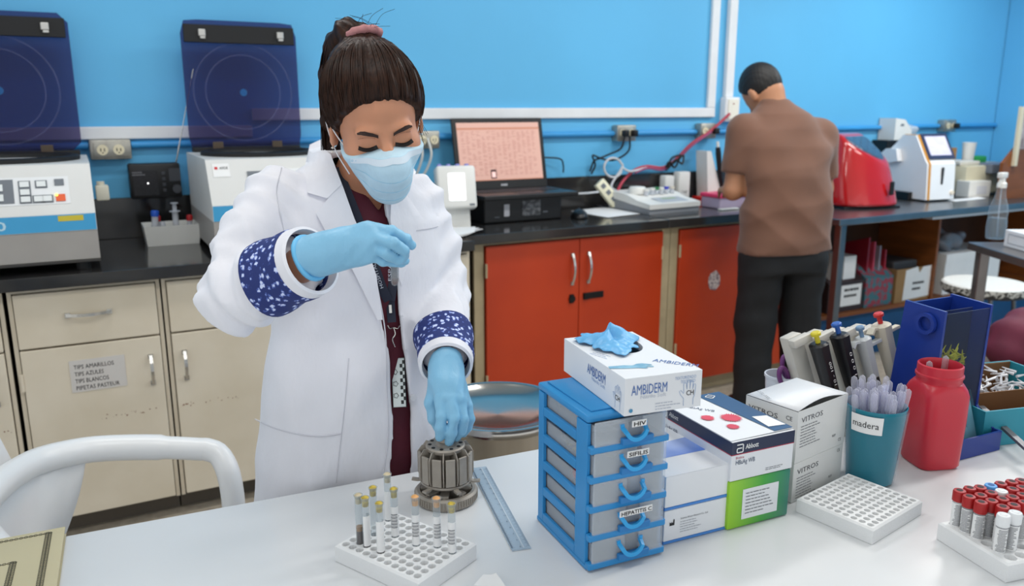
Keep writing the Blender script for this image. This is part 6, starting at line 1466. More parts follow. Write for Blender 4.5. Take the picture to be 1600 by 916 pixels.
sd = MB().tube([(-0.0008, 0.02, 0.018), (-0.0008, 0.10, 0.018), (-0.0008, 0.10, 0.058), (-0.0008, 0.02, 0.058)], 0.0012, 5, True); obj('label_frame', sd, key_g, t)
# coloured bag and magenta backpack at the far right, on a low wooden bench
bgp = Yp(1592, 590, 1.50); BZ = float(bgp[2])
t = thing('bench', 'low dark wooden bench behind the teal carton at the right edge', 'bench', (bgp[0] - 0.15, 1.36, 0))
obj('seat_board', MB().rbox(0, 0.52, 0, 0.34, BZ - 0.03, BZ, 0.004), mat('bench_wood', (84, 66, 50), 0.5, var=0.15), t)
for (x, y) in ((0.03, 0.03), (0.45, 0.03), (0.03, 0.27), (0.45, 0.27)): obj('leg', MB().box(x, x + 0.04, y, y + 0.04, 0, BZ - 0.0305), mat('bench_wood', (84, 66, 50), 0.5, var=0.15), t)
mg = mat('bag_maroon', (96, 30, 52), 0.7, var=0.2, scale=14); pk_ = mat('bag_pink', (206, 96, 120), 0.6, var=0.08)
t = thing('backpack', 'dark maroon backpack with pink straps on the low bench at the right edge', 'backpack', (bgp[0] + 0.08, 1.52, BZ + 0.0006))
me = sdf_mesh('body', (-0.24, -0.16, -0.01), (0.24, 0.16, 0.33), 0.012, lambda P: np.maximum(sd_ell(P, (0, 0, 0.10), (0.17, 0.12, 0.13)) + 0.010*np.sin(P[0]*40 + P[2]*20)*np.cos(P[2]*35), -P[2]))
link('body', me, mg, t)
obj('strap', MB().ribbon(smooth_path([(-0.17, -0.10, 0.02), (-0.13, -0.145, 0.10), (-0.09, -0.13, 0.18), (-0.05, -0.08, 0.27)], 5), 0.045, 0.006, (0, -1, 0.2)), pk_, t, 50)
obj('strap', MB().ribbon(smooth_path([(-0.02, -0.145, 0.16), (0.06, -0.15, 0.18), (0.14, -0.12, 0.2)], 5), 0.04, 0.006, (0, -1, 0.2)), pk_, t, 50)
# white monobloc chair left of the woman
cw_ = mat('chair_white', (232, 233, 234), 0.28, var=0.02)
t = thing('chair', 'white plastic armchair pushed to the table, left of the woman', 'chair', (0.0, 1.72, 0))
def loc(p): return (p[0], p[1] - 1.72, p[2])
arm_pts = [Zp(-40, 800, 0.72), Zp(0, 757, 0.72), Zp(50, 725, 0.71), Zp(105, 709, 0.70), Zp(160, 701, 0.69), Zp(240, 699, 0.68), Zp(312, 702, 0.67)]
a_ = [loc(p) for p in smooth_path(arm_pts, 8)]
fc = loc(Zp(352, 722, 0.655)); 
post = [loc(Zp(325, 703, 0.668)), loc(Zp(345, 714, 0.655)), (fc[0] + 0.008, fc[1], 0.60), (fc[0] + 0.012, fc[1], 0.43), (fc[0] + 0.03, fc[1], 0.0)]
sweep = smooth_path([Vector(p) for p in a_[::4]] + [Vector(p) for p in post], 4)
obj('arm', MB().tube(sweep, 0.026, 12, rr=[0.028 if i < len(sweep)*0.6 else 0.025 for i in range(len(sweep))]), cw_, t, 60)
near = [Vector((p.x, -0.50 - (p.y - (-0.0))*0.0 + (0.16 - p.y)*0.0 - 0.0, p.z)) for p in sweep]
# backrest shell, seat, near arm and the other legs
bx_ = loc(Zp(60, 740, 0.70)); yF = a_[-1][1]; 
n = 14; vs = []; fs = []
for i in range(n + 1):
    a = i/n
    for j in range(9):
        b = j/8; y = yF + 0.03 - 0.50*a; z = 0.43 + 0.40*b
        x = -0.21 - 0.05*math.sin(PI*a) - 0.09*b + 0.10*(abs(2*a - 1))**3*(1 - 0.2*b)
        vs.append((x, y, z))
for i in range(n):
    for j in range(8):
        if 1 <= j <= 6 and i % 2 == 1 and 2 <= i <= 11: continue
        fs.append((i*9+j, (i+1)*9+j, (i+1)*9+j+1, i*9+j+1))
bo_ = obj('backrest', MB().add(vs, fs), cw_, t, 60); so = bo_.modifiers.new('s', 'SOLIDIFY'); so.thickness = 0.010
obj('seat', MB().rbox(-0.22, 0.21, yF - 0.43, yF - 0.02, 0.405, 0.428, 0.008), cw_, t, 40)
obj('arm', MB().tube([(p.x, 2*(yF - 0.225) - p.y, p.z) for p in sweep], 0.022, 12), cw_, t, 60)
for y in (yF - 0.01, yF - 0.44): obj('leg', MB().tube([(-0.22, y, 0.43), (-0.30, y, 0.0)], 0.022, 10), cw_, t, 60)
# flared web joining arm and backrest, as moulded in one piece
web = MB(); vs = []; fs = []
top = [Vector(p) for p in a_[: int(len(a_)*0.62)]]
for i, p in enumerate(top):
    f = i/(len(top)-1); low = Vector((min(p.x, -0.05 + 0.02*f), p.y - 0.005, 0.43 + (p.z - 0.43)*f**3)); vs += [p, p.lerp(low, 0.5), low]
for i in range(len(top)-1):
    for j in range(2): fs.append((3*i+j, 3*i+3+j, 3*i+4+j, 3*i+1+j))
wo = obj('side_web', web.add(vs, fs), cw_, t, 60); so = wo.modifiers.new('s', 'SOLIDIFY'); so.thickness = 0.008
# ================================================================ people
def A3(*p): return np.asarray(p, np.float32)
def interp_sections(P, secs, pw=2.3):
    """body trunk: rows of (z, cx, cy, a, b) joined smoothly"""
    S_ = np.array(secs, np.float32); z = P[2]
    cx = np.interp(z, S_[:,0], S_[:,1]).astype(np.float32); cy = np.interp(z, S_[:,0], S_[:,2]).astype(np.float32)
    a = np.interp(z, S_[:,0], S_[:,3]).astype(np.float32); b = np.interp(z, S_[:,0], S_[:,4]).astype(np.float32)
    q = (np.abs((P[0]-cx)/a)**pw + np.abs((P[1]-cy)/b)**pw)**(1/pw)
    d = (q - 1)*np.minimum(a, b)*0.85
    return np.maximum(np.maximum(d, S_[0,0] - z), z - S_[-1,0])
def chain(P, pts, rs, k=0.012):
    d = None
    for i in range(len(pts)-1):
        e = sd_seg(P, pts[i], pts[i+1], rs[i], rs[i+1]); d = e if d is None else smin(d, e, k)
    return d
def ev(f, pts):
    p = np.asarray(pts, np.float32); return f([p[:,0], p[:,1], p[:,2]])
def march(f, pxy, t0=0.9, t1=2.2):
    """points where the sight lines of the listed picture positions meet the surface f"""
    d = np.array([ray(x, y) for x, y in pxy]); t = np.full(len(d), t0)
    for _ in range(90):
        p = CP + d*t[:,None]; t = t + np.clip(ev(f, p)*0.7, -0.01, 0.05)
        t = np.minimum(t, t1)
    return CP + d*t[:,None], d
def patch(name, f, poly, m, parent, lift=0.003, thick=0.003, sub=3, smooth=True):
    """cloth piece lying on surface f with the outline poly"""
    bm = bmesh.new(); vs = [bm.verts.new((x, y, 0)) for x, y in poly]; bm.faces.new(vs)
    bmesh.ops.triangulate(bm, faces=bm.faces); bmesh.ops.subdivide_edges(bm, edges=bm.edges, cuts=sub, use_grid_fill=True); bmesh.ops.triangulate(bm, faces=bm.faces)
    bm.verts.index_update(); p2 = [(v.co.x, v.co.y) for v in bm.verts]; fs = [[v.index for v in q.verts] for q in bm.faces]; bm.free()
    P, d = march(f, p2); dn = d/np.linalg.norm(d, axis=1)[:,None]; P = P - dn*lift
    back = P + dn*(thick + lift*0.5); mb = MB(); n = len(P)
    bd = {}
    for q in fs:
        for i in range(3):
            e = (q[i], q[(i+1)%3]); bd[tuple(sorted(e))] = bd.get(tuple(sorted(e)), 0) + 1
    F_ = [tuple(q) for q in fs] + [tuple(i+n for i in q[::-1]) for q in fs] + [(a, b, b+n, a+n) for (a, b), c in bd.items() if c == 1]
    P = P - np.array(WO[:]); back = back - np.array(WO[:]); mb.add(list(P) + list(back), F_)
    return obj(name, mb, m, parent, 55 if smooth else None)
def line_on(name, f, pxs, r, m, parent, lift=0.001):
    P, d = march(f, [tuple(p[:2]) for p in smooth_path([(x, y, 0) for x, y in pxs], 6)]); dn = d/np.linalg.norm(d, axis=1)[:,None]
    return obj(name, MB().tube([Vector(p) - WO for p in (P - dn*lift)], r, 6), m, parent, 60)
def wob(P, amp, items):
    d = 0
    for (a, b, c, ph, w) in items: d = d + w*np.sin(a*P[0] + b*P[1] + c*P[2] + ph)
    return amp*d

skin = mat('skin_warm', (200, 140, 108), 0.45, var=0.05, scale=14, sss=0.12, bump=0.04, bscale=300)
coat_m = mat('coat_cotton', (228, 228, 235), 0.75, var=0.02, scale=20, bump=0.45, bscale=16, bdist=0.012, stretch=(1.0, 1.0, 0.55), sheen=0.1)
scrub = mat('scrub_maroon', (84, 24, 40), 0.75, var=0.10, scale=30, bump=0.1, bscale=400)
hair_m = mat('hair_dark', (26, 18, 16), 0.42, var=0.35, scale=6, spec=0.15, rgb2=(58, 37, 28), stretch=(30, 30, 3))
glove_m = mat('nitrile_blue', (132, 188, 220), 0.42, var=0.04, scale=20, bump=0.25, bscale=120, stretch=(1, 1, 0.35))
mask_m = mat('mask_blue', (186, 216, 232), 0.7, var=0.04, scale=60, bump=0.1, bscale=600)
mask_w = mat('mask_edge', (216, 228, 238), 0.7, var=0.03)

# ---------------------------------------------------------------- the woman
wman = thing('person', 'woman in white lab coat, blue mask and gloves, holding up a small tube', 'person', (0.455, 1.48, 0))
WO = Vector((0.455, 1.48, 0))
def wl(me):            # world-built meshes hang under the person's base point
    me.transform(Matrix.Translation(-WO)); return me
CX, CY = 0.452, 1.485
coat_secs = [(0.44, CX-0.01, CY, 0.225, 0.150), (0.60, CX-0.01, CY, 0.218, 0.145), (0.75, CX-0.006, CY, 0.205, 0.138), (0.88, CX-0.002, CY, 0.186, 0.126), (1.00, CX, CY, 0.168, 0.116),
             (1.12, CX, CY, 0.172, 0.118), (1.20, CX, CY+0.004, 0.180, 0.106), (1.25, CX, CY+0.010, 0.160, 0.086), (1.285, CX+0.002, CY+0.014, 0.112, 0.068), (1.31, CX+0.003, CY+0.015, 0.072, 0.056), (1.33, CX+0.003, CY+0.012, 0.060, 0.052)]
S1 = A3(*Yp(432, 312, 1.495)); E1 = A3(*Yp(370, 462, 1.375)); W1 = A3(*Yp(505, 398, 1.205))
S2 = A3(*Yp(648, 318, 1.50)); E2 = A3(*Yp(688, 452, 1.475)); W2 = A3(*Yp(697, 572, 1.238))
fold_items = [(22, 10, 30, 0.3, 0.6), (-16, 20, 42, 1.2, 0.5), (34, -12, 9, 2.1, 0.5), (9, 30, -24, 0.7, 0.5), (60, 20, 30, 0.2, 0.25), (-48, 10, 66, 2.2, 0.22)]
zW = lambda px, py: float(Yp(px, py, 1.37)[2]); xW = lambda px, py: float(Yp(px, py, 1.37)[0])
op = [(604, 745, 637, 738), (613, 650, 640, 645), (609, 560, 633, 560), (597, 500, 626, 500), (586, 430, 622, 430), (570, 380, 617, 380), (552, 340, 611, 340), (533, 290, 612, 300), (518, 250, 622, 262), (508, 225, 640, 230)]
opz = np.array([zW((a+c)/2, (b+d)/2) for a, b, c, d in op]); opl = np.array([xW(a, b) for a, b, c, d in op]); opr = np.array([xW(c, d) for a, b, c, d in op])
opz = np.concatenate([[0.3], opz]); opl = np.concatenate([[opl[0] - 0.015], opl]); opr = np.concatenate([[opr[0] + 0.005], opr])
def trunk(P, g=0.0): return interp_sections(P, coat_secs) - g
def sleeve1(P):
    m1 = (S1 + E1)/2 + A3(-0.012, 0.0, 0.004)
    d = chain(P, [S1, m1, E1], [0.058, 0.054, 0.056], 0.02)
    return smin(d, sd_seg(P, E1, E1 + (W1 - E1)*0.72, 0.056, 0.050), 0.025)
def sleeve2(P):
    d = chain(P, [S2, (S2+E2)/2 + A3(0.012, 0, 0), E2], [0.056, 0.050, 0.050], 0.02)
    return smin(d, sd_seg(P, E2, E2 + (W2 - E2)*0.80, 0.050, 0.043), 0.025)
def coat_f(P):
    d = trunk(P)
    d = smin(d, sleeve1(P), 0.022); d = smin(d, sleeve2(P), 0.018)
    # creases: broad soft folds on the trunk, tight ones round the bent elbows
    d = d + wob(P, 0.0018, fold_items)
    def crease(u): return np.abs(np.sin(u)) - 0.64
    low = np.clip((1.05 - P[2])/0.25, 0, 1); d = d + 0.0060*low*crease(24*P[0] + 2.2*np.sin(5*P[2] + 3*P[0]) + 3*P[1]) + 0.0026*crease(13*P[2] - 11*P[0] + 1.5*np.sin(9*P[0]))
    arm = np.clip(1 - sleeve1(P)/0.03, 0, 1); d = d + 0.0100*arm*crease(38*(P[2] - E1[2]) + 34*(P[0] - E1[0]) + 1.6*np.sin(30*P[1]) + 1.1*np.sin(21*P[0]))
    arm2 = np.clip(1 - sleeve2(P)/0.03, 0, 1); d = d + 0.0085*arm2*crease(44*(P[2] - E2[2]) - 20*(P[0] - E2[0]) + 1.5*np.sin(26*P[1]) + 1.2*np.sin(25*P[0]))
    e1 = np.sqrt((P[0]-E1[0])**2 + (P[1]-E1[1])**2 + (P[2]-E1[2])**2); d = d + 0.0062*np.exp(-(e1/0.085)**2)*np.sin(95*(P[0]-E1[0]) + 85*(P[2]-E1[2]) + 9*np.sin(22*P[1]))
    e2 = np.sqrt((P[0]-E2[0])**2 + (P[1]-E2[1]+0.08)**2 + (P[2]-E2[2]+0.03)**2); d = d + 0.0038*np.exp(-(e2/0.085)**2)*np.sin(115*(P[2]-E2[2]) - 45*(P[0]-E2[0]) + 5*np.sin(25*P[1]))
    s1 = np.sqrt((P[0]-S1[0])**2 + (P[1]-S1[1])**2 + (P[2]-S1[2]+0.05)**2); d = d + 0.0030*np.exp(-(s1/0.07)**2)*np.sin(75*(P[0]-S1[0]) - 45*(P[2]-S1[2]))
    # sleeve ends open, front open
    c1 = E1 + (W1 - E1)*0.74; n1 = (W1 - E1)/np.linalg.norm(W1 - E1); d = np.maximum(d, np.where(sleeve1(P) < 0.02, (P[0]-c1[0])*n1[0] + (P[1]-c1[1])*n1[1] + (P[2]-c1[2])*n1[2], -1))
    return d
def coat_cut(P):
    d = coat_f(P); z = P[2]
    xl = np.interp(z, opz, opl).astype(np.float32); xr_ = np.interp(z, opz, opr).astype(np.float32)
    gap = np.maximum(np.maximum(xl - P[0], P[0] - xr_), P[1] - CY + 0.02)
    d = np.maximum(d, -gap)
    inner = trunk(P, -0.010)
    return np.maximum(d, -np.maximum(inner, z*0 - 1))
me = wl(sdf_mesh('lab_coat', (0.10, 1.15, 0.42), (0.76, 1.68, 1.345), 0.0055, coat_cut, 1))
coat = link('lab_coat', me, coat_m, wman); coat['label'] = 'white cotton lab coat'
# shirt
def shirt_f(P): 
    d = trunk(P, -0.014)
    z = P[2]; ax_ = float(Yp(607, 300, 1.37)[0]); vz = float(Yp(600, 338, 1.37)[2])
    v = np.maximum((vz - z), np.abs(P[0] - ax_) - (z - vz)*0.62); v = np.maximum(v, P[1] - CY - 0.01)
    return np.maximum(np.maximum(d, -v), z - 1.305)
shirt = link('shirt', wl(sdf_mesh('shirt', (0.18, 1.30, 0.55), (0.72, 1.66, 1.32), 0.006, shirt_f, 1)), scrub, wman); shirt['label'] = 'maroon scrub shirt'
# trousers and shoes
def trouser_f(P):
    d = smin(interp_sections(P, [(0.62, CX, CY, 0.17, 0.115), (0.80, CX, CY, 0.165, 0.11), (0.92, CX, CY, 0.145, 0.10)]), smin(sd_seg(P, (CX-0.085, CY, 0.70), (CX-0.10, CY+0.02, 0.09), 0.085, 0.062), sd_seg(P, (CX+0.085, CY, 0.70), (CX+0.10, CY+0.02, 0.09), 0.085, 0.062), 0.02), 0.04)
    return np.maximum(d, 0.055 - P[2])
tro = link('trousers', wl(sdf_mesh('trousers', (0.18, 1.32, 0.03), (0.74, 1.68, 0.95), 0.010, trouser_f, 1)), scrub, wman)
for s in (-1, 1):
    f = lambda P, s=s: np.maximum(smin(sd_ell(P, (CX + s*0.10, CY - 0.05, 0.035), (0.045, 0.12, 0.045)), sd_seg(P, (CX + s*0.10, CY + 0.02, 0.04), (CX + s*0.10, CY + 0.02, 0.08), 0.045, 0.04), 0.02), 0.002 - P[2])
    link('shoe', wl(sdf_mesh('shoe', (CX + s*0.10 - 0.07, 1.28, -0.01), (CX + s*0.10 + 0.07, 1.60, 0.14), 0.006, f, 1)), mat('shoe_white', (226, 226, 226), 0.5), wman)
# ---- head (own frame: x her right, y forward, z up)
fh = np.array([math.sin(YAW), math.cos(YAW), 0]); hx_ = -fh*math.cos(math.radians(21)) + RT*math.sin(math.radians(21))
pt = math.radians(23); fwd = Vector(hx_*math.cos(pt)) + Vector((0, 0, -math.sin(pt))); right = Vector((hx_[1], -hx_[0], 0)).normalized(); upv = right.cross(fwd).normalized()
Rh = Matrix((right, fwd, upv)).transposed(); Rh = Rh @ Matrix.Rotation(math.radians(8), 3, 'Y')
eye_w = Vector(Yp(603, 219, 1.315)); HS = 0.99
MH = Matrix.Translation(eye_w) @ Rh.to_4x4() @ Matrix.Scale(HS, 4) @ Matrix.Translation((0, -0.084, 0.0))
MHi = MH.inverted()
def face_f(P):
    d = sd_ell(P, (0, -0.010, 0.035), (0.073, 0.096, 0.088))
    d = smin(d, sd_ell(P, (0, 0.020, -0.040), (0.060, 0.066, 0.072)), 0.03)
    d = smin(d, sd_ell(P, (0, 0.056, -0.092), (0.024, 0.026, 0.022)), 0.035)
    ax_ = np.abs(P[0])
    Q = [ax_, P[1], P[2]]
    d = smin(d, sd_ell(Q, (0.040, 0.052, -0.028), (0.024, 0.026, 0.022)), 0.025)      # cheekbones
    d = smin(d, sd_ell(Q, (0.026, 0.076, 0.016), (0.024, 0.012, 0.009)), 0.014)       # brow
    d = smax(d, -sd_ell(Q, (0.031, 0.094, -0.002), (0.017, 0.014, 0.010)), 0.012)     # sockets
    d = smin(d, sd_ell(Q, (0.031, 0.070, -0.003), (0.0155, 0.0135, 0.0125)), 0.006)   # lids
    d = smin(d, chain(P, [(0, 0.080, 0.010), (0, 0.096, -0.018), (0, 0.106, -0.036)], [0.007, 0.008, 0.011], 0.01), 0.012)
    d = smin(d, sd_ell(Q, (0.011, 0.092, -0.038), (0.009, 0.010, 0.008)), 0.008)
    d = smin(d, sd_ell(P, (0, 0.084, -0.066), (0.022, 0.010, 0.008)), 0.008)          # mouth
    ear = sd_ell(Q, (0.075, -0.012, -0.012), (0.009, 0.021, 0.034), np.array(rotm(('z', -18), ('x', 8))))
    ear = smax(ear, -sd_ell(Q, (0.086, -0.006, -0.008), (0.008, 0.011, 0.020)), 0.004)
    d = smin(d, ear, 0.006)
    return d
nk0 = MHi @ Vector((CX + 0.004, CY + 0.014, 1.24))
def head_neck(P): return smin(face_f(P), sd_seg(P, (0, -0.022, -0.055), tuple(nk0), 0.048, 0.056), 0.03)
hm = sdf_mesh('body', (-0.11, -0.20, -0.27), (0.11, 0.135, 0.145), 0.0027, head_neck, 1); hm.transform(MH)
def torso_core(P):
    d = trunk(P, -0.026)
    for (a, b, c) in ((S1, E1, W1), (S2, E2, W2)): d = smin(d, chain(P, [a, b, c], [0.045, 0.038, 0.026], 0.02), 0.03)
    d = smin(d, smin(sd_seg(P, (CX-0.085, CY, 0.72), (CX-0.10, CY+0.02, 0.06), 0.07, 0.035), sd_seg(P, (CX+0.085, CY, 0.72), (CX+0.10, CY+0.02, 0.06), 0.07, 0.035), 0.02), 0.03)
    return d
bmsh = sdf_mesh('core', (0.12, 1.12, 0.02), (0.76, 1.66, 1.31), 0.010, torso_core, 1)
bmj = bmesh.new(); bmj.from_mesh(hm); bmj.from_mesh(bmsh); bmj.to_mesh(hm); bmj.free(); hm.polygons.foreach_set('use_smooth', [True]*len(hm.polygons))
body = link('body', wl(hm), skin, wman)
Lh = Matrix.Translation(-WO) @ MH
def on_face(pts, lift, f=face_f):
    """project (x, z) of the head frame on to the face along -y"""
    p = np.array([(x, 0.14, z) for x, z in pts], np.float32)
    for _ in range(70): p[:,1] -= np.clip(ev(f, p)*0.7, -0.01, 0.02)
    p[:,1] += lift; return [Vector(q) for q in p]
def hobj(name, mb, m, parent=wman, smooth=60): return obj(name, mb.xf(Lh), m, parent, smooth)
brow_m = mat('brow_dark', (52, 34, 28), 0.7, var=0.15, scale=200); lash_m = mat('lash_black', (22, 16, 16), 0.6)
for s in (-1, 1):
    c = [(0.013, 0.010), (0.022, 0.0145), (0.034, 0.0185), (0.041, 0.0192), (0.047, 0.0178)]; w = [0.0034, 0.0040, 0.0036, 0.0026, 0.0012]
    ts_ = [i/4.0 for i in range(17)]; c = [tuple(np.interp(q, range(5), [k[m] for k in c]) for m in (0, 1)) for q in ts_]; w = [float(np.interp(q, range(5), w)) for q in ts_]
    up_ = on_face([(s*x, z + w_) for (x, z), w_ in zip(c, w)], 0.0012); lo_ = on_face([(s*x, z - w_) for (x, z), w_ in zip(c, w)], 0.0012)
    mb = MB(); n = len(c); mb.add(up_ + lo_ + [p - Vector((0, 0.003, 0)) for p in up_ + lo_], [(i, i+1, n+i+1, n+i) for i in range(n-1)] + [(2*n+i, 3*n+i, 3*n+i+1, 2*n+i+1) for i in range(n-1)])
    hobj('eyebrow', mb, brow_m, body)
    # lowered lashes
    c = [(0.016 + 0.0033*i, -0.0085 - 0.0035*math.sin(PI*i/9)) for i in range(10)]; base = on_face([(s*x, z) for x, z in c], 0.0006); mb = MB()
    tips_ = [b + Vector((s*0.0016*(i - 3)/4, 0.0050, -0.0038)) for i, b in enumerate(base)]
    top_ = on_face([(s*x, z + 0.0012) for x, z in c], 0.0008)
    n = 10; mb.add(top_ + base + tips_, [(i, i+1, n+i+1, n+i) for i in range(n-1)] + [(n+i, n+i+1, 2*n+i+1, 2*n+i) for i in range(n-1)])
    hobj('eyelashes', mb, lash_m, body)
    # crease above the lid
    cr = on_face([(s*(0.017 + 0.0035*i), 0.0045 + 0.004*math.sin(PI*i/8)) for i in range(9)], 0.0001); hobj('lid_crease', MB().tube(cr, 0.0006, 5), mat('skin_crease', (140, 86, 66), 0.6, var=0), body)
# ---- mask
def mask_hull(P):
    d = face_f(P) - 0.005
    d = smin(d, chain(P, [(0, 0.098, -0.022), (0, 0.104, -0.055), (0, 0.086, -0.090)], [0.016, 0.018, 0.022], 0.03), 0.05)
    z = P[2]; return d + 0.0016*np.abs(((z + 0.02 + 0.06*np.abs(P[0])**1.2)*38) % 1 - 0.5)*np.clip(-(z + 0.03)*40, 0, 1)
def mask_f(P):
    d = mask_hull(P); x = np.abs(P[0]); z = P[2]
    top = z - (-0.0105 - 0.20*x - 1.2*x*x); bot = -0.122 + 0.35*np.maximum(x - 0.03, 0) - z; back = (0.004 + 0.10*(-z)) - P[1]
    r = np.maximum(np.maximum(top, bot), back)
    return smax(d, r, 0.002)
mk = sdf_mesh('mask', (-0.095, -0.03, -0.140), (0.095, 0.150, 0.005), 0.0022, mask_f, 1); mk.transform(Lh)
mask = link('face_mask', mk, mask_m, wman); mask['label'] = 'pale blue pleated face mask'
n = 25; xs_ = [(-0.062 + 0.124*i/(n-1)) for i in range(n)]
tz = [-0.0105 - 0.20*abs(x) - 1.2*x*x for x in xs_]
u_ = on_face([(x, z - 0.001) for x, z in zip(xs_, tz)], 0.0008, mask_f); l_ = on_face([(x, z - 0.011) for x, z in zip(xs_, tz)], 0.0008, mask_f)
hobj('top_band', MB().add(u_ + l_, [(i, i+1, n+i+1, n+i) for i in range(n-1)]), mask_w, mask)
for k, zz in enumerate((-0.055, -0.080, -0.103)):
    p_ = on_face([(x*0.88, zz + 0.05*abs(x)) for x in xs_], 0.0004, mask_f); p_ = [q for q in p_ if q.y > 0.02]; hobj('pleat', MB().tube(p_, 0.0007, 5), mat('pleat_shade', (156, 198, 220), 0.7, var=0), mask)
for s in (-1, 1):
    a = Vector((s*0.062, 0.036, -0.030)); b = Vector((s*0.0795, -0.006, 0.012)); c = Vector((s*0.0825, -0.024, -0.020)); d = Vector((s*0.060, 0.020, -0.088))
    hobj('ear_loop', MB().tube(smooth_path([a, a.lerp(b, 0.6) + Vector((s*0.004, 0, 0)), b, Vector((s*0.084, -0.022, 0.010)), c, c.lerp(d, 0.5) + Vector((s*0.004, 0, 0)), d], 5), 0.0012, 6), mat('loop_white', (232, 236, 240), 0.6, var=0), mask)
hobj('earring', MB().lathe([(0.0, -0.003), (0.0028, 0), (0.0, 0.003)], (0.081, -0.004, -0.044), 10).lathe([(0.0, -0.0022), (0.0022, 0), (0.0, 0.0022)], (0.082, -0.004, -0.052), 10), mat('pearl', (232, 226, 214), 0.2), body)
# ---- hair: cap shaped on the skull, combed back to a high tie, plus tail and strands
hc = Vector((0, -0.016, 0.034)); hr = Vector((0.089, 0.106, 0.096)); tie = Vector((-0.008, -0.078, 0.110))
HL = 0.0155
def hair_f(P):
    d = sd_ell(P, tuple(hc), tuple(hr))
    d = smin(d, sd_ell(P, (0, -0.055, 0.092), (0.050, 0.050, 0.032)), 0.03)
    x = np.abs(P[0]); line = 0.76*P[1] - 0.65*P[2] - (HL + 0.10*np.maximum(x - 0.045, 0) - 0.9*x*x)
    low = np.maximum(-0.030 - P[2] + 0.5*np.maximum(P[1], -0.06)*0.0, 0) if False else (-0.060 + 0.30*np.maximum(P[1] + 0.06, 0) - P[2])
    d = smax(d, line, 0.006); d = smax(d, low, 0.01)
    ears = sd_ell([x, P[1], P[2]], (0.088, -0.006, -0.022), (0.022, 0.022, 0.036)); d = smax(d, -ears, 0.006)
    g = np.arctan2(P[0]-tie[0], P[1]-tie[1]); d = d + 0.0010*np.sin(g*46 + 3*np.sin(g*9)) + 0.0006*np.sin(g*110)
    return d
def tail_f(P):
    pts = [tuple(tie), (0.016, -0.116, 0.118), (0.034, -0.142, 0.085), (0.052, -0.142, 0.030), (0.066, -0.128, -0.050), (0.072, -0.110, -0.110)]
    d = chain(P, pts, [0.020, 0.021, 0.021, 0.018, 0.013, 0.006], 0.02)
    d = smin(d, sd_ell(P, (0.006, -0.098, 0.124), (0.028, 0.024, 0.011)), 0.015)
    return d + 0.0015*np.sin(P[0]*260 + 6*np.sin(P[2]*20)) + 0.001*np.sin(P[0]*500 + P[1]*300)
hm2 = sdf_mesh('hair', (-0.10, -0.215, -0.135), (0.115, 0.115, 0.185), 0.0028, lambda P: smin(hair_f(P), tail_f(P), 0.012), 1); hm2.transform(Lh)
hair = link('hair', hm2, hair_m, wman); hair['label'] = 'dark brown hair tied in a high ponytail'
rnd = random.Random(2); st = MB(); td = Vector(((tie.x-hc.x)/hr.x, (tie.y-hc.y)/hr.y, (tie.z-hc.z)/hr.z)).normalized()
for k in range(520):
    x = rnd.uniform(-0.085, 0.085); x2 = abs(x); z = None
    # a start point on the hairline: solve on the ellipsoid along the cut line
    tt = rnd.uniform(-0.03, 0.075) if rnd.random() < 0.75 else rnd.uniform(-0.05, 0.02)
    zl = tt; y = (HL + 0.10*max(x2 - 0.045, 0) - 0.9*x2*x2 + 0.65*zl)/0.76
    sd_ = Vector(((x-hc.x)/hr.x, (y-hc.y)/hr.y, (zl-hc.z)/hr.z))
    if sd_.length < 0.5: continue
    sd_.normalize()
    pos = Vector((hc.x + sd_.x*hr.x, hc.y + sd_.y*hr.y, hc.z + sd_.z*hr.z))
    if 0.76*pos.y - 0.65*pos.z - (HL + 0.10*max(abs(pos.x) - 0.045, 0) - 0.9*pos.x**2) > 0.003: continue
    om = math.acos(max(-1, min(1, sd_.dot(td)))); n = 12; pts = []; lift = rnd.uniform(0.9985, 1.012); bow = rnd.uniform(-0.03, 0.03)
    for i in range(n+1):
        a = i/n*0.97; q = (sd_*math.sin((1-a)*om) + td*math.sin(a*om))/max(math.sin(om), 1e-4); q.x += bow*math.sin(PI*a); q.normalize(); g = lift + 0.012*math.sin(PI*a) + (0.05*a**4)
        pts.append(Vector((hc.x + q.x*hr.x*g, hc.y + q.y*hr.y*g, hc.z + q.z*hr.z*g)))
    r_ = rnd.uniform(0.0006, 0.0013); st.tube(pts, r_, 4, rr=[r_*0.6] + [r_]*(n-1) + [r_*0.7])
tp = [tie, Vector((0.016, -0.116, 0.118)), Vector((0.034, -0.142, 0.085)), Vector((0.052, -0.142, 0.030)), Vector((0.066, -0.128, -0.050)), Vector((0.074, -0.106, -0.125))]
for k in range(150):
    a = rnd.uniform(0, 2*PI); q = rnd.uniform(0.7, 1.15); rr_ = [0.018, 0.021, 0.022, 0.020, 0.016, 0.008 + rnd.uniform(0, 0.014)]; pts = []
    for i, p in enumerate(tp): pts.append(p + Vector((math.cos(a)*rr_[i]*q, math.sin(a)*rr_[i]*q*0.8, math.sin(a)*rr_[i]*0.5*q + (rnd.uniform(-0.02, 0.0) if i == 5 else 0))))
    st.tube(smooth_path(pts, 3), 0.0008, 3)
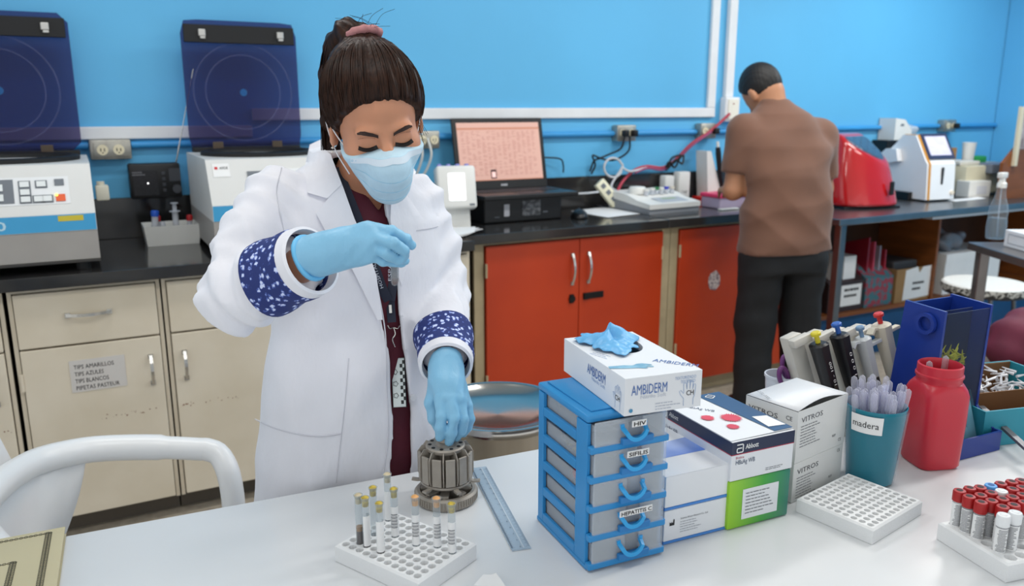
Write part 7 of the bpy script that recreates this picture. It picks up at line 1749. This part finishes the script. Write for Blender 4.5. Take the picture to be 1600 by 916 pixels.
for k in range(26):        # stray wisps at the tie, the temples and the nape
    if k < 12: b = tie + Vector((rnd.uniform(-0.03, 0.03), rnd.uniform(-0.03, 0.02), 0.02)); e = b + Vector((rnd.uniform(-0.05, 0.06), rnd.uniform(-0.05, 0.01), rnd.uniform(0.005, 0.03)))
    elif k < 18: b = Vector((-0.072, 0.030, 0.010)); e = b + Vector((rnd.uniform(-0.012, 0.0), rnd.uniform(-0.01, 0.015), rnd.uniform(-0.05, -0.02)))
    else: b = Vector((0.07, -0.07, -0.05)); e = b + Vector((rnd.uniform(0, 0.025), rnd.uniform(-0.03, 0.02), rnd.uniform(-0.06, -0.02)))
    st.tube(smooth_path([b, b.lerp(e, 0.5) + Vector((0.004, 0, 0.006)), e], 4), 0.0004, 3)
so_ = obj('hair_strands', st.xf(Lh), hair_m, hair, 60); so_['kind'] = 'stuff'
hobj('hair_tie', MB().tube([tie + Vector((0.026*math.cos(a), 0.011*math.sin(a) - 0.004, 0.014*math.sin(a) + 0.013)) for a in [i*2*PI/24 for i in range(24)]], 0.0075, 8, True, rr=[0.0075 + 0.0012*math.sin(i*2.4) for i in range(24)]), mat('tie_pink', (176, 122, 124), 0.8, var=0.12, scale=80, bump=0.3), wman)
# ---- gloves
def hand_f(wr, kn, fingers, thumb, wr_r=(0.027, 0.020), fr=0.0092):
    def f(P):
        d = None
        for k in range(4):
            e = sd_seg(P, wr[0]*(1 - k/3.0) + wr[1]*(k/3.0), kn[k], 0.0160, 0.0115); d = e if d is None else smin(d, e, 0.016)
        for k in range(4):
            pts = [kn[k]] + fingers[k]; s = [1.0, 1.0, 0.97, 0.86][k]
            d = smin(d, chain(P, pts, [fr*1.10*s, fr*0.98*s, fr*0.90*s, fr*0.78*s], 0.003), 0.0016)
        d = smin(d, chain(P, thumb, [0.016, 0.0125, 0.0105, 0.0088], 0.006), 0.012)
        return d + 0.0007*np.sin(P[0]*150 + P[2]*90 + P[1]*120) + 0.0005*np.sin(P[0]*330 - P[2]*210)
    return f
Y3 = lambda x, y, yy: A3(*Yp(x, y, yy))
wr1 = [Y3(500, 383, 1.212), Y3(502, 412, 1.212)]
kn1 = [Y3(577, 357, 1.158), Y3(588, 371, 1.143), Y3(590, 386, 1.145), Y3(582, 399, 1.155)]
fg1 = [[Y3(613, 362, 1.134), Y3(634, 373, 1.134), Y3(643, 384, 1.140)], [Y3(616, 380, 1.106), Y3(631, 391, 1.108), Y3(633, 401, 1.117)], [Y3(606, 398, 1.116), Y3(623, 405, 1.120), Y3(632, 408, 1.128)], [Y3(600, 408, 1.140), Y3(618, 411, 1.142), Y3(629, 411, 1.148)]]
th1 = [Y3(520, 385, 1.200), Y3(556, 372, 1.182), Y3(592, 378, 1.170), Y3(614, 394, 1.158)]
h1 = hand_f(wr1, kn1, fg1, th1)
cuffw = W1 + (W1 - E1)*0.0
def glove1(P):
    d = h1(P); d = smin(d, chain(P, [Y3(482, 402, 1.225), Y3(500, 398, 1.212), Y3(530, 388, 1.192)], [0.033, 0.029, 0.027], 0.01), 0.014)
    e = W1 - E1; n_ = e/np.linalg.norm(e); c = A3(*Yp(486, 402, 1.222)); return np.maximum(d, -((P[0]-c[0])*n_[0] + (P[1]-c[1])*n_[1] + (P[2]-c[2])*n_[2]))
g1 = link('glove', wl(sdf_mesh('glove', (0.24, 1.05, 1.10), (0.50, 1.29, 1.29), 0.0021, glove1, 1)), glove_m, wman); g1['label'] = 'blue nitrile glove on the raised right hand'
def ring(name, c, n_, r, tube, m, parent, wobble=0.0, squash=1.0):
    c = Vector(c); n_ = Vector(n_).normalized(); u = n_.orthogonal().normalized(); v = n_.cross(u)
    return obj(name, MB().tube([c - WO + (u*math.cos(a)*r + v*math.sin(a)*r*squash)*(1 + wobble*math.sin(3*a)) for a in [i*2*PI/28 for i in range(28)]], tube, 8, True), m, parent, 60)
ax1 = Vector((W1 - E1).tolist()).normalized(); ax2 = Vector((W2 - E2).tolist()).normalized()
ring('glove_roll', Yp(487, 402, 1.221), ax1, 0.0335, 0.0042, mat('nitrile_bright', (110, 190, 236), 0.42, var=0.04), g1, 0.05)
wr2 = [Y3(688, 578, 1.232), Y3(706, 580, 1.236)]
kn2 = [Y3(689, 622, 1.194), Y3(704, 622, 1.185), Y3(718, 626, 1.186), Y3(729, 634, 1.196)]
fg2 = [[Y3(690, 650, 1.176), Y3(689, 668, 1.175), Y3(687, 683, 1.181)], [Y3(709, 654, 1.166), Y3(706, 675, 1.169), Y3(702, 690, 1.177)], [Y3(724, 655, 1.171), Y3(720, 674, 1.175), Y3(713, 684, 1.183)], [Y3(734, 655, 1.185), Y3(731, 668, 1.189), Y3(724, 677, 1.193)]]
th2 = [Y3(684, 600, 1.228), Y3(675, 628, 1.222), Y3(679, 655, 1.212), Y3(690, 678, 1.204)]
h2 = hand_f(wr2, kn2, fg2, th2, fr=0.0102)
def glove2(P):
    d = smin(h2(P), chain(P, [Y3(697, 560, 1.245), Y3(697, 580, 1.236), Y3(699, 600, 1.215)], [0.029, 0.0265, 0.026], 0.01), 0.014)
    c = A3(*Yp(697, 566, 1.243)); return np.maximum(d, -((P[0]-c[0])*ax2[0] + (P[1]-c[1])*ax2[1] + (P[2]-c[2])*ax2[2]))
g2 = link('glove', wl(sdf_mesh('glove', (0.44, 1.11, 0.81), (0.62, 1.31, 1.03), 0.0021, glove2, 1)), glove_m, wman); g2['label'] = 'blue nitrile glove on the left hand'
# ---- rolled cuffs with navy flower print
fl = bpy.data.materials.new('floral_navy'); fl.use_nodes = True; nt = fl.node_tree; b_ = nt.nodes['Principled BSDF']; b_.inputs['Roughness'].default_value = 0.8
tcn = nt.nodes.new('ShaderNodeTexCoord'); vo = nt.nodes.new('ShaderNodeTexVoronoi'); vo.inputs['Scale'].default_value = 95; nz = nt.nodes.new('ShaderNodeTexNoise'); nz.inputs['Scale'].default_value = 260; nz.inputs['Detail'].default_value = 3
ad = nt.nodes.new('ShaderNodeMath'); ad.operation = 'MULTIPLY_ADD'; ad.inputs[1].default_value = 0.75; rp2 = nt.nodes.new('ShaderNodeValToRGB')
nt.links.new(tcn.outputs['Object'], vo.inputs['Vector']); nt.links.new(tcn.outputs['Object'], nz.inputs['Vector']); nt.links.new(nz.outputs['Fac'], ad.inputs[0]); nt.links.new(vo.outputs['Distance'], ad.inputs[2]); nt.links.new(ad.outputs[0], rp2.inputs[0]); nt.links.new(rp2.outputs[0], b_.inputs['Base Color'])
rp2.color_ramp.elements[0].position = 0.60; rp2.color_ramp.elements[0].color = lin((206, 216, 246)); rp2.color_ramp.elements[1].position = 0.80; rp2.color_ramp.elements[1].color = lin((30, 46, 110)); rp2.color_ramp.elements.new(0.70).color = lin((84, 108, 190))
def cuff(E, W, ax, f0, f1, r0, r1, tilt=0.0):
    Mo = Vector((0, 0, 1)).rotation_difference(ax).to_matrix(); c = Vector((E + (W - E)*f0).tolist()) - WO; L = float(np.linalg.norm(W - E))*(f1 - f0)
    pr = []
    for i in range(9):
        a = i/8; pr.append((r0 + (r1 - r0)*a + 0.0014*math.sin(a*9), L*a))
    inner = [(r - 0.005, h) for r, h in pr[::-1]]
    mb = MB().lathe(pr + inner + [pr[0]], n=40, cap=False)
    mb.v = [(x*(1 + 0.03*math.sin(3*math.atan2(y, x) + 30*z)), y*(1 + 0.03*math.sin(3*math.atan2(y, x) + 30*z)), z + 0.10*tilt*x) for x, y, z in mb.v]
    mb.v = [tuple(Mo @ Vector(v) + c) for v in mb.v]
    o = obj('cuff', mb, fl, wman, 50); o['label'] = 'rolled-up navy cuff with small white flowers'
    e = [(r1 - 0.003, L - 0.004), (r1 + 0.001, L), (r1 - 0.001, L + 0.016), (r1 - 0.006, L + 0.018), (r1 - 0.008, L)]
    mb = MB().lathe(e + [e[0]], n=40, cap=False); mb.v = [tuple(Mo @ Vector((x, y, z + 0.10*tilt*x)) + c) for x, y, z in mb.v]
    obj('cuff_lining', mb, coat_m, o, 50); return o
cuff(E1, W1, ax1, 0.42, 0.80, 0.062, 0.056)
cuff(E2, W2, ax2, 0.64, 0.93, 0.055, 0.048)
# wrist watch strap under the right glove
ring('watch_strap', W1 + (W1 - E1)*(-0.13), ax1, 0.027, 0.005, mat('watch_white', (226, 222, 216), 0.5), wman, 0, 1.0)
# ---- collar and lapels, seams, pockets, button
cl = [(508, 215), (520, 250), (534, 288), (511, 310), (480, 301), (476, 262), (484, 226)]
patch('collar', coat_f, cl, coat_m, coat, 0.009, 0.006)
patch('lapel', coat_f, [(520, 250), (536, 292), (554, 342), (572, 382), (588, 430), (598, 500), (590, 500), (552, 424), (508, 360), (494, 334), (512, 311)], coat_m, coat, 0.0075, 0.005)
patch('collar', coat_f, [(636, 248), (614, 272), (610, 300), (634, 301), (644, 291), (650, 268)], coat_m, coat, 0.009, 0.006)
patch('lapel', coat_f, [(612, 282), (610, 345), (616, 380), (623, 432), (628, 448), (640, 400), (652, 354), (656, 334), (634, 302)], coat_m, coat, 0.0075, 0.005)
seam = mat('seam_shade', (206, 206, 214), 0.8, var=0)
line_on('pocket_edge', coat_f, [(398, 655), (430, 670), (470, 680), (505, 682), (533, 678)], 0.0014, seam, coat, 0.0012)
line_on('seam', coat_f, [(545, 560), (538, 640), (531, 700), (525, 755)], 0.0010, seam, coat, 0.0006)
line_on('seam', coat_f, [(440, 262), (432, 300), (440, 345), (446, 372)], 0.0011, seam, coat, 0.0006)
line_on('seam', coat_f, [(588, 440), (602, 520), (604, 600), (607, 680), (598, 745)], 0.0012, seam, coat, 0.0010)
line_on('pocket_edge', coat_f, [(650, 360), (672, 357), (684, 354)], 0.0012, seam, coat, 0.001)
bp, bd_ = march(coat_f, [(645, 621)]); obj('button', MB().cyl(Vector(bp[0]) - WO + Vector((0, -0.004, 0)), 0.006, 0.003, 14, 'y'), mat('button_white', (226, 226, 230), 0.4), coat, 40)
# ---- lanyard, clip and badge
lan = mat('lanyard_navy', (26, 32, 52), 0.6, var=0.06)
ly = thing('lanyard', 'navy hospital lanyard with a patterned badge, hanging on the maroon shirt', 'lanyard', WO)
def strap(pxs, w):
    P, d = march(shirt_f, [tuple(p[:2]) for p in smooth_path([(x, y, 0) for x, y in pxs], 6)]); dn = d/np.linalg.norm(d, axis=1)[:,None]
    pts = [Vector(p) for p in (P - dn*0.004)]; return MB().ribbon([p - WO for p in pts], w, 0.0014, -Vector(ray(600, 420)).normalized())
obj('strap', strap([(521, 246), (540, 295), (560, 345), (583, 410), (598, 452), (607, 470)], 0.017), lan, ly, 50)
obj('strap', strap([(612, 286), (612, 330), (615, 380), (617, 420), (613, 450), (610, 470)], 0.017), lan, ly, 50)
def on_shirt(px, py, l=0.006):
    P, d = march(shirt_f, [(px, py)]); return Vector(P[0]) - WO - Vector(d[0]).normalized()*l
viewn = -Vector(ray(610, 520)).normalized(); vu = Vector(RT); vv = viewn.cross(vu).normalized()
def board(name, px, py, w, h, th, m, par, l=0.006, rot=0.0):
    c = on_shirt(px, py, l); u = vu*math.cos(rot) + vv*math.sin(rot); v = -vu*math.sin(rot) + vv*math.cos(rot); mb = MB()
    P = [c - u*w/2 - v*h/2, c + u*w/2 - v*h/2, c + u*w/2 + v*h/2, c - u*w/2 + v*h/2]; mb.add([p for p in P] + [p + viewn*th for p in P], [(3,2,1,0),(4,5,6,7),(0,1,5,4),(1,2,6,5),(2,3,7,6),(3,0,4,7)]); return obj(name, mb, m, par), c, u, v
board('strap_end', 611, 487, 0.016, 0.040, 0.002, lan, ly, 0.005, 0.08)
board('crimp', 610, 483, 0.005, 0.015, 0.002, chrome, ly, 0.0075, 0.08)
c = on_shirt(615, 512, 0.008); obj('hook', MB().tube(smooth_path([c + vu*-0.011 + vv*0.004, c + vu*-0.007 - vv*0.002, c, c + vu*0.007 - vv*0.002, c + vu*0.011 + vv*0.004], 4), 0.0012, 6).tube(smooth_path([c, c - vv*0.012 + vu*0.003, c - vv*0.022 - vu*0.002, c - vv*0.036 + vu*0.003], 4), 0.0013, 6), chrome, ly, 60)
bdg, bc0, bu, bv = board('badge', 623, 598, 0.026, 0.092, 0.0012, mat('badge_white', (214, 222, 220), 0.3, var=0.03), ly, 0.007, 0.05)
bkm = mat('badge_black', (24, 30, 30), 0.4, var=0); chk = MB()
for r_ in range(12):
    for q in range(2):
        if (r_ + q) % 2 == 0:
            o = bc0 + bu*(0.003 + 0.005*q) + bv*(-0.040 + 0.0068*r_) + viewn*0.0018; chk.add([o, o + bu*0.005, o + bu*0.005 + bv*0.0068, o + bv*0.0068], [(0,1,2,3)])
obj('check_print', chk, bkm, bdg)
for k in range(3):
    cc_ = bc0 - bu*0.006 + bv*(0.020 - 0.022*k) + viewn*0.0018
    obj('flower_print', MB().tube([cc_ + (bu*math.cos(a) + bv*math.sin(a))*0.0042*(1 + 0.22*math.cos(5*a)) for a in [i*2*PI/20 for i in range(20)]], 0.0004, 4, True), bkm, bdg)
obj('badge_border', MB().tube([bc0 + bu*a*0.0125 + bv*b*0.0455 + viewn*0.0016 for a, b in ((-1,-1),(1,-1),(1,1),(-1,1))], 0.0009, 4, True), bkm, bdg)
for (s, p0, p1, sz) in (('HOSPITAL', (597, 451), (583, 410), 0.0085), ('ESPAS', (609, 440), (609, 405), 0.0085)):
    a = on_shirt(*p0, 0.0065); b = on_shirt(*p1, 0.0065); u = (b - a).normalized(); v = (viewn.cross(u)).normalized(); text(ly, s, a - v*0.003, u, v, sz, mat('lanyard_print', (206, 210, 222), 0.5, var=0), width=(b - a).length*0.95, lift=0.0006)
# ---- small tube in the raised hand
tt0 = Vector(Yp(617, 446, 1.150)); 
q = thing('test_tube', "small glass tube with a dark drop held upright in the woman's raised hand", 'test tube', tt0, (0.03, 0.02, 0))
obj('glass', MB().lathe([(0.0008, -0.001), (0.0045, 0.001), (0.0062, 0.007), (0.0062, 0.062), (0.0055, 0.062), (0.0055, 0.007)], n=16, cap=False), clear_mat('tube_glass2', (236, 238, 240), 0.86, 0.1, 0.05), q, 50)
obj('blood', MB().lathe([(0.0006, 0.0), (0.0042, 0.003), (0.0052, 0.007), (0.0052, 0.011), (0.0, 0.0115)], n=14), mat('blood_drop', (96, 62, 62), 0.3), q, 50)

# ---------------------------------------------------------------- the man
MF = math.radians(-17)                                    # facing: turned to the right of the wall normal
mo = Vector((float(Yp(1222, 400, 2.58)[0]), 2.58, 0.0))
man = thing('person', 'man in brown T-shirt and black trousers bent over the worktop, seen from behind', 'person', mo, MF)
msk = mat('skin_tan', (176, 124, 92), 0.5, var=0.05, scale=14, sss=0.1); tee = mat('tee_brown', (112, 78, 62), 0.85, var=0.06, scale=10, bump=0.12, bscale=350, sheen=0.2); blk = mat('trouser_black', (22, 23, 26), 0.8, var=0.15, scale=20, bump=0.1, bscale=200)
hairb = mat('hair_black', (20, 17, 17), 0.55, var=0.3, scale=90, bump=0.4, bscale=260)
msecs = [(0.70, 0.0, -0.01, 0.205, 0.135), (0.85, 0.0, -0.01, 0.202, 0.135), (1.00, 0, 0.0, 0.198, 0.132), (1.12, 0, 0.02, 0.205, 0.130), (1.24, -0.002, 0.05, 0.208, 0.122), (1.315, -0.005, 0.075, 0.186, 0.108), (1.38, -0.012, 0.095, 0.135, 0.085), (1.42, -0.02, 0.11, 0.080, 0.064), (1.445, -0.028, 0.125, 0.064, 0.058)]
SL, EL, WL = A3(-0.178, 0.085, 1.305), A3(-0.218, 0.075, 1.05), A3(-0.13, 0.30, 1.03)
SR, ER, WR = A3(0.185, 0.085, 1.285), A3(0.236, 0.10, 1.045), A3(0.13, 0.32, 1.02)
def tee_f(P):
    d = interp_sections(P, msecs)
    for (a, b, e) in ((SL, EL, 0.72), (SR, ER, 0.80)): d = smin(d, sd_seg(P, a, a + (b-a)*e, 0.078, 0.066), 0.03)
    d = d + 0.006*(np.abs(np.sin(16*P[0] + 9*P[2] + 1.5*np.sin(7*P[2]))) - 0.64)*np.clip((1.25 - P[2])/0.3, 0, 1) + 0.004*(np.abs(np.sin(19*P[2] - 13*P[0] + 1.3*np.sin(9*P[0]))) - 0.64)
    d = d + wob(P, 0.0035, [(14, 6, 16, 0.4, 0.6), (-20, 5, 26, 1.4, 0.6), (30, 8, 10, 2.2, 0.4), (8, 3, 44, 0.1, 0.35)])
    for (a, b, e) in ((SL, EL, 0.72), (SR, ER, 0.80)):
        n_ = (b-a)/np.linalg.norm(b-a); c = a + (b-a)*e; d = np.maximum(d, np.where(sd_seg(P, a, b, 0.08, 0.07) < 0.0, (P[0]-c[0])*n_[0] + (P[1]-c[1])*n_[1] + (P[2]-c[2])*n_[2], -1))
    s = np.maximum(0, 1.0 - P[2]); return np.maximum(d, 0.785 + 0.03*P[0] - P[2])
link('t_shirt', sdf_mesh('t_shirt', (-0.36, -0.20, 0.70), (0.36, 0.30, 1.47), 0.008, tee_f, 1), tee, man)['label'] = 'brown short-sleeved T-shirt'
HM = Vector((-0.060, 0.185, 1.490)); RM = rotm(('z', 12), ('x', -38), ('y', -12)); 
def mhead(P):
    R_ = np.array(RM)
    d = sd_ell(P, tuple(HM), (0.074, 0.095, 0.100), R_)
    o = lambda x, y, z: tuple(HM + RM @ Vector((x, y, z)))
    d = smin(d, sd_ell(P, o(0, 0.03, -0.065), (0.056, 0.062, 0.062), R_), 0.03); d = smin(d, sd_seg(P, o(0, 0.085, -0.02), o(0, 0.108, -0.05), 0.008, 0.013), 0.012)
    for s in (-1, 1): d = smin(d, sd_ell(P, o(s*0.080, -0.008, -0.03), (0.010, 0.021, 0.034), R_), 0.006)
    for s in (-1, 1): d = smax(d, -sd_ell(P, o(s*0.03, 0.098, -0.015), (0.016, 0.012, 0.009), R_), 0.008); d = smin(d, sd_ell(P, o(s*0.03, 0.076, -0.016), (0.013, 0.012, 0.010), R_), 0.005)
    d = smin(d, sd_ell(P, o(0, 0.086, -0.092), (0.024, 0.010, 0.008), R_), 0.006)
    return smin(d, sd_seg(P, o(0, -0.03, -0.06), (-0.02, 0.095, 1.33), 0.055, 0.064), 0.03)
def ghand(P, w, dirv, up, s):
    """relaxed hand resting palm down, fingers lightly curled"""
    dirv = Vector(dirv).normalized(); up = Vector(up).normalized(); sd_ = dirv.cross(up).normalized()*s; w = Vector(w); d = None
    pt_ = lambda f, l, u: tuple(w + dirv*f + sd_*l + up*u)
    for k in range(4):
        l = -0.03 + 0.02*k; L = [0.9, 1.0, 0.95, 0.8][k]
        e = sd_seg(P, pt_(0, l*0.6, 0), pt_(0.085, l, 0.004), 0.019, 0.013); e = smin(e, chain(P, [pt_(0.085, l, 0.004), pt_(0.085 + 0.04*L, l*1.1, 0.004), pt_(0.085 + 0.062*L, l*1.1, -0.012), pt_(0.085 + 0.075*L, l*1.1, -0.028)], [0.0115, 0.010, 0.009, 0.008], 0.003), 0.005)
        d = e if d is None else smin(d, e, 0.006)
    return smin(d, chain(P, [pt_(0.015, -0.03, -0.004), pt_(0.045, -0.055, -0.008), pt_(0.075, -0.062, -0.014), pt_(0.10, -0.055, -0.022)], [0.017, 0.0125, 0.011, 0.0085], 0.005), 0.012)
def mbody(P):
    d = interp_sections(P, [(z, a, b, c - 0.02, e - 0.02) for z, a, b, c, e in msecs[:-1]])
    for (a, b, c) in ((SL, EL, WL), (SR, ER, WR)): d = smin(d, smin(sd_seg(P, a, b, 0.055, 0.043), sd_seg(P, b, c, 0.043, 0.029), 0.015), 0.02)
    d = smin(d, ghand(P, WL, (0.35, 0.9, -0.15), (0, 0.15, 1), -1), 0.01); d = smin(d, ghand(P, WR, (-0.35, 0.9, -0.15), (0, 0.15, 1), 1), 0.01)
    d = smin(d, mhead(P), 0.012)
    for s in (-1, 1): d = smin(d, sd_seg(P, (s*0.10, -0.01, 0.75), (s*0.12, -0.03, 0.08), 0.075, 0.045), 0.02)
    return d
link('body', sdf_mesh('body', (-0.34, -0.22, 0.03), (0.34, 0.54, 1.68), 0.0075, mbody, 1), msk, man)
def mhair(P):
    R_ = np.array(RM); d = sd_ell(P, tuple(HM + RM @ Vector((0, -0.004, 0.010))), (0.082, 0.104, 0.106), R_)
    q = [P[i]-HM[i] for i in range(3)]; L_ = [R_[0][i]*q[0]+R_[1][i]*q[1]+R_[2][i]*q[2] for i in range(3)]
    d = smax(d, -(L_[2] + 0.058 - 0.20*np.maximum(L_[1], 0)*0 - 0.0*L_[0]), 0.012); d = smax(d, L_[1]*0.7 - L_[2]*0.7 - 0.020, 0.01)
    for s in (-1, 1): d = smax(d, -sd_ell([L_[0], L_[1], L_[2]], (s*0.092, -0.002, -0.036), (0.022, 0.026, 0.036)), 0.006)
    return d + 0.0012*np.sin(P[0]*300 + P[2]*140)*np.sin(P[1]*260)
link('hair', sdf_mesh('hair', (-0.19, 0.02, 1.35), (0.09, 0.34, 1.66), 0.0045, mhair, 1), hairb, man)
def mtr(P):
    d = interp_sections(P, [(0.70, 0, -0.01, 0.175, 0.125), (0.80, 0, -0.01, 0.185, 0.125), (0.95, 0, -0.005, 0.175, 0.115)])
    legs = None
    for s in (-1, 1):
        e = chain(P, [(s*0.098, -0.01, 0.76), (s*0.108, 0.0, 0.46), (s*0.122, -0.03, 0.05)], [0.104, 0.088, 0.078], 0.03); legs = e if legs is None else smin(legs, e, 0.01)
    d = smin(d, legs, 0.03); d = d + wob(P, 0.003, [(20, 10, 30, 0.2, 0.5), (-10, 20, 60, 1.0, 0.5), (40, 0, 20, 2.0, 0.3)]); return np.maximum(d, 0.03 - P[2])
link('trousers', sdf_mesh('trousers', (-0.26, -0.18, 0.01), (0.26, 0.16, 0.97), 0.009, mtr, 1), blk, man)['label'] = 'loose black trousers'
for s in (-1, 1):
    f = lambda P, s=s: np.maximum(sd_ell(P, (s*0.125, 0.03, 0.03), (0.046, 0.145, 0.06)), 0.0015 - P[2])
    link('shoe', sdf_mesh('shoe', (s*0.125 - 0.07, -0.14, -0.01), (s*0.125 + 0.07, 0.20, 0.11), 0.007, f, 1), mat('shoe_black', (26, 26, 28), 0.4), man)
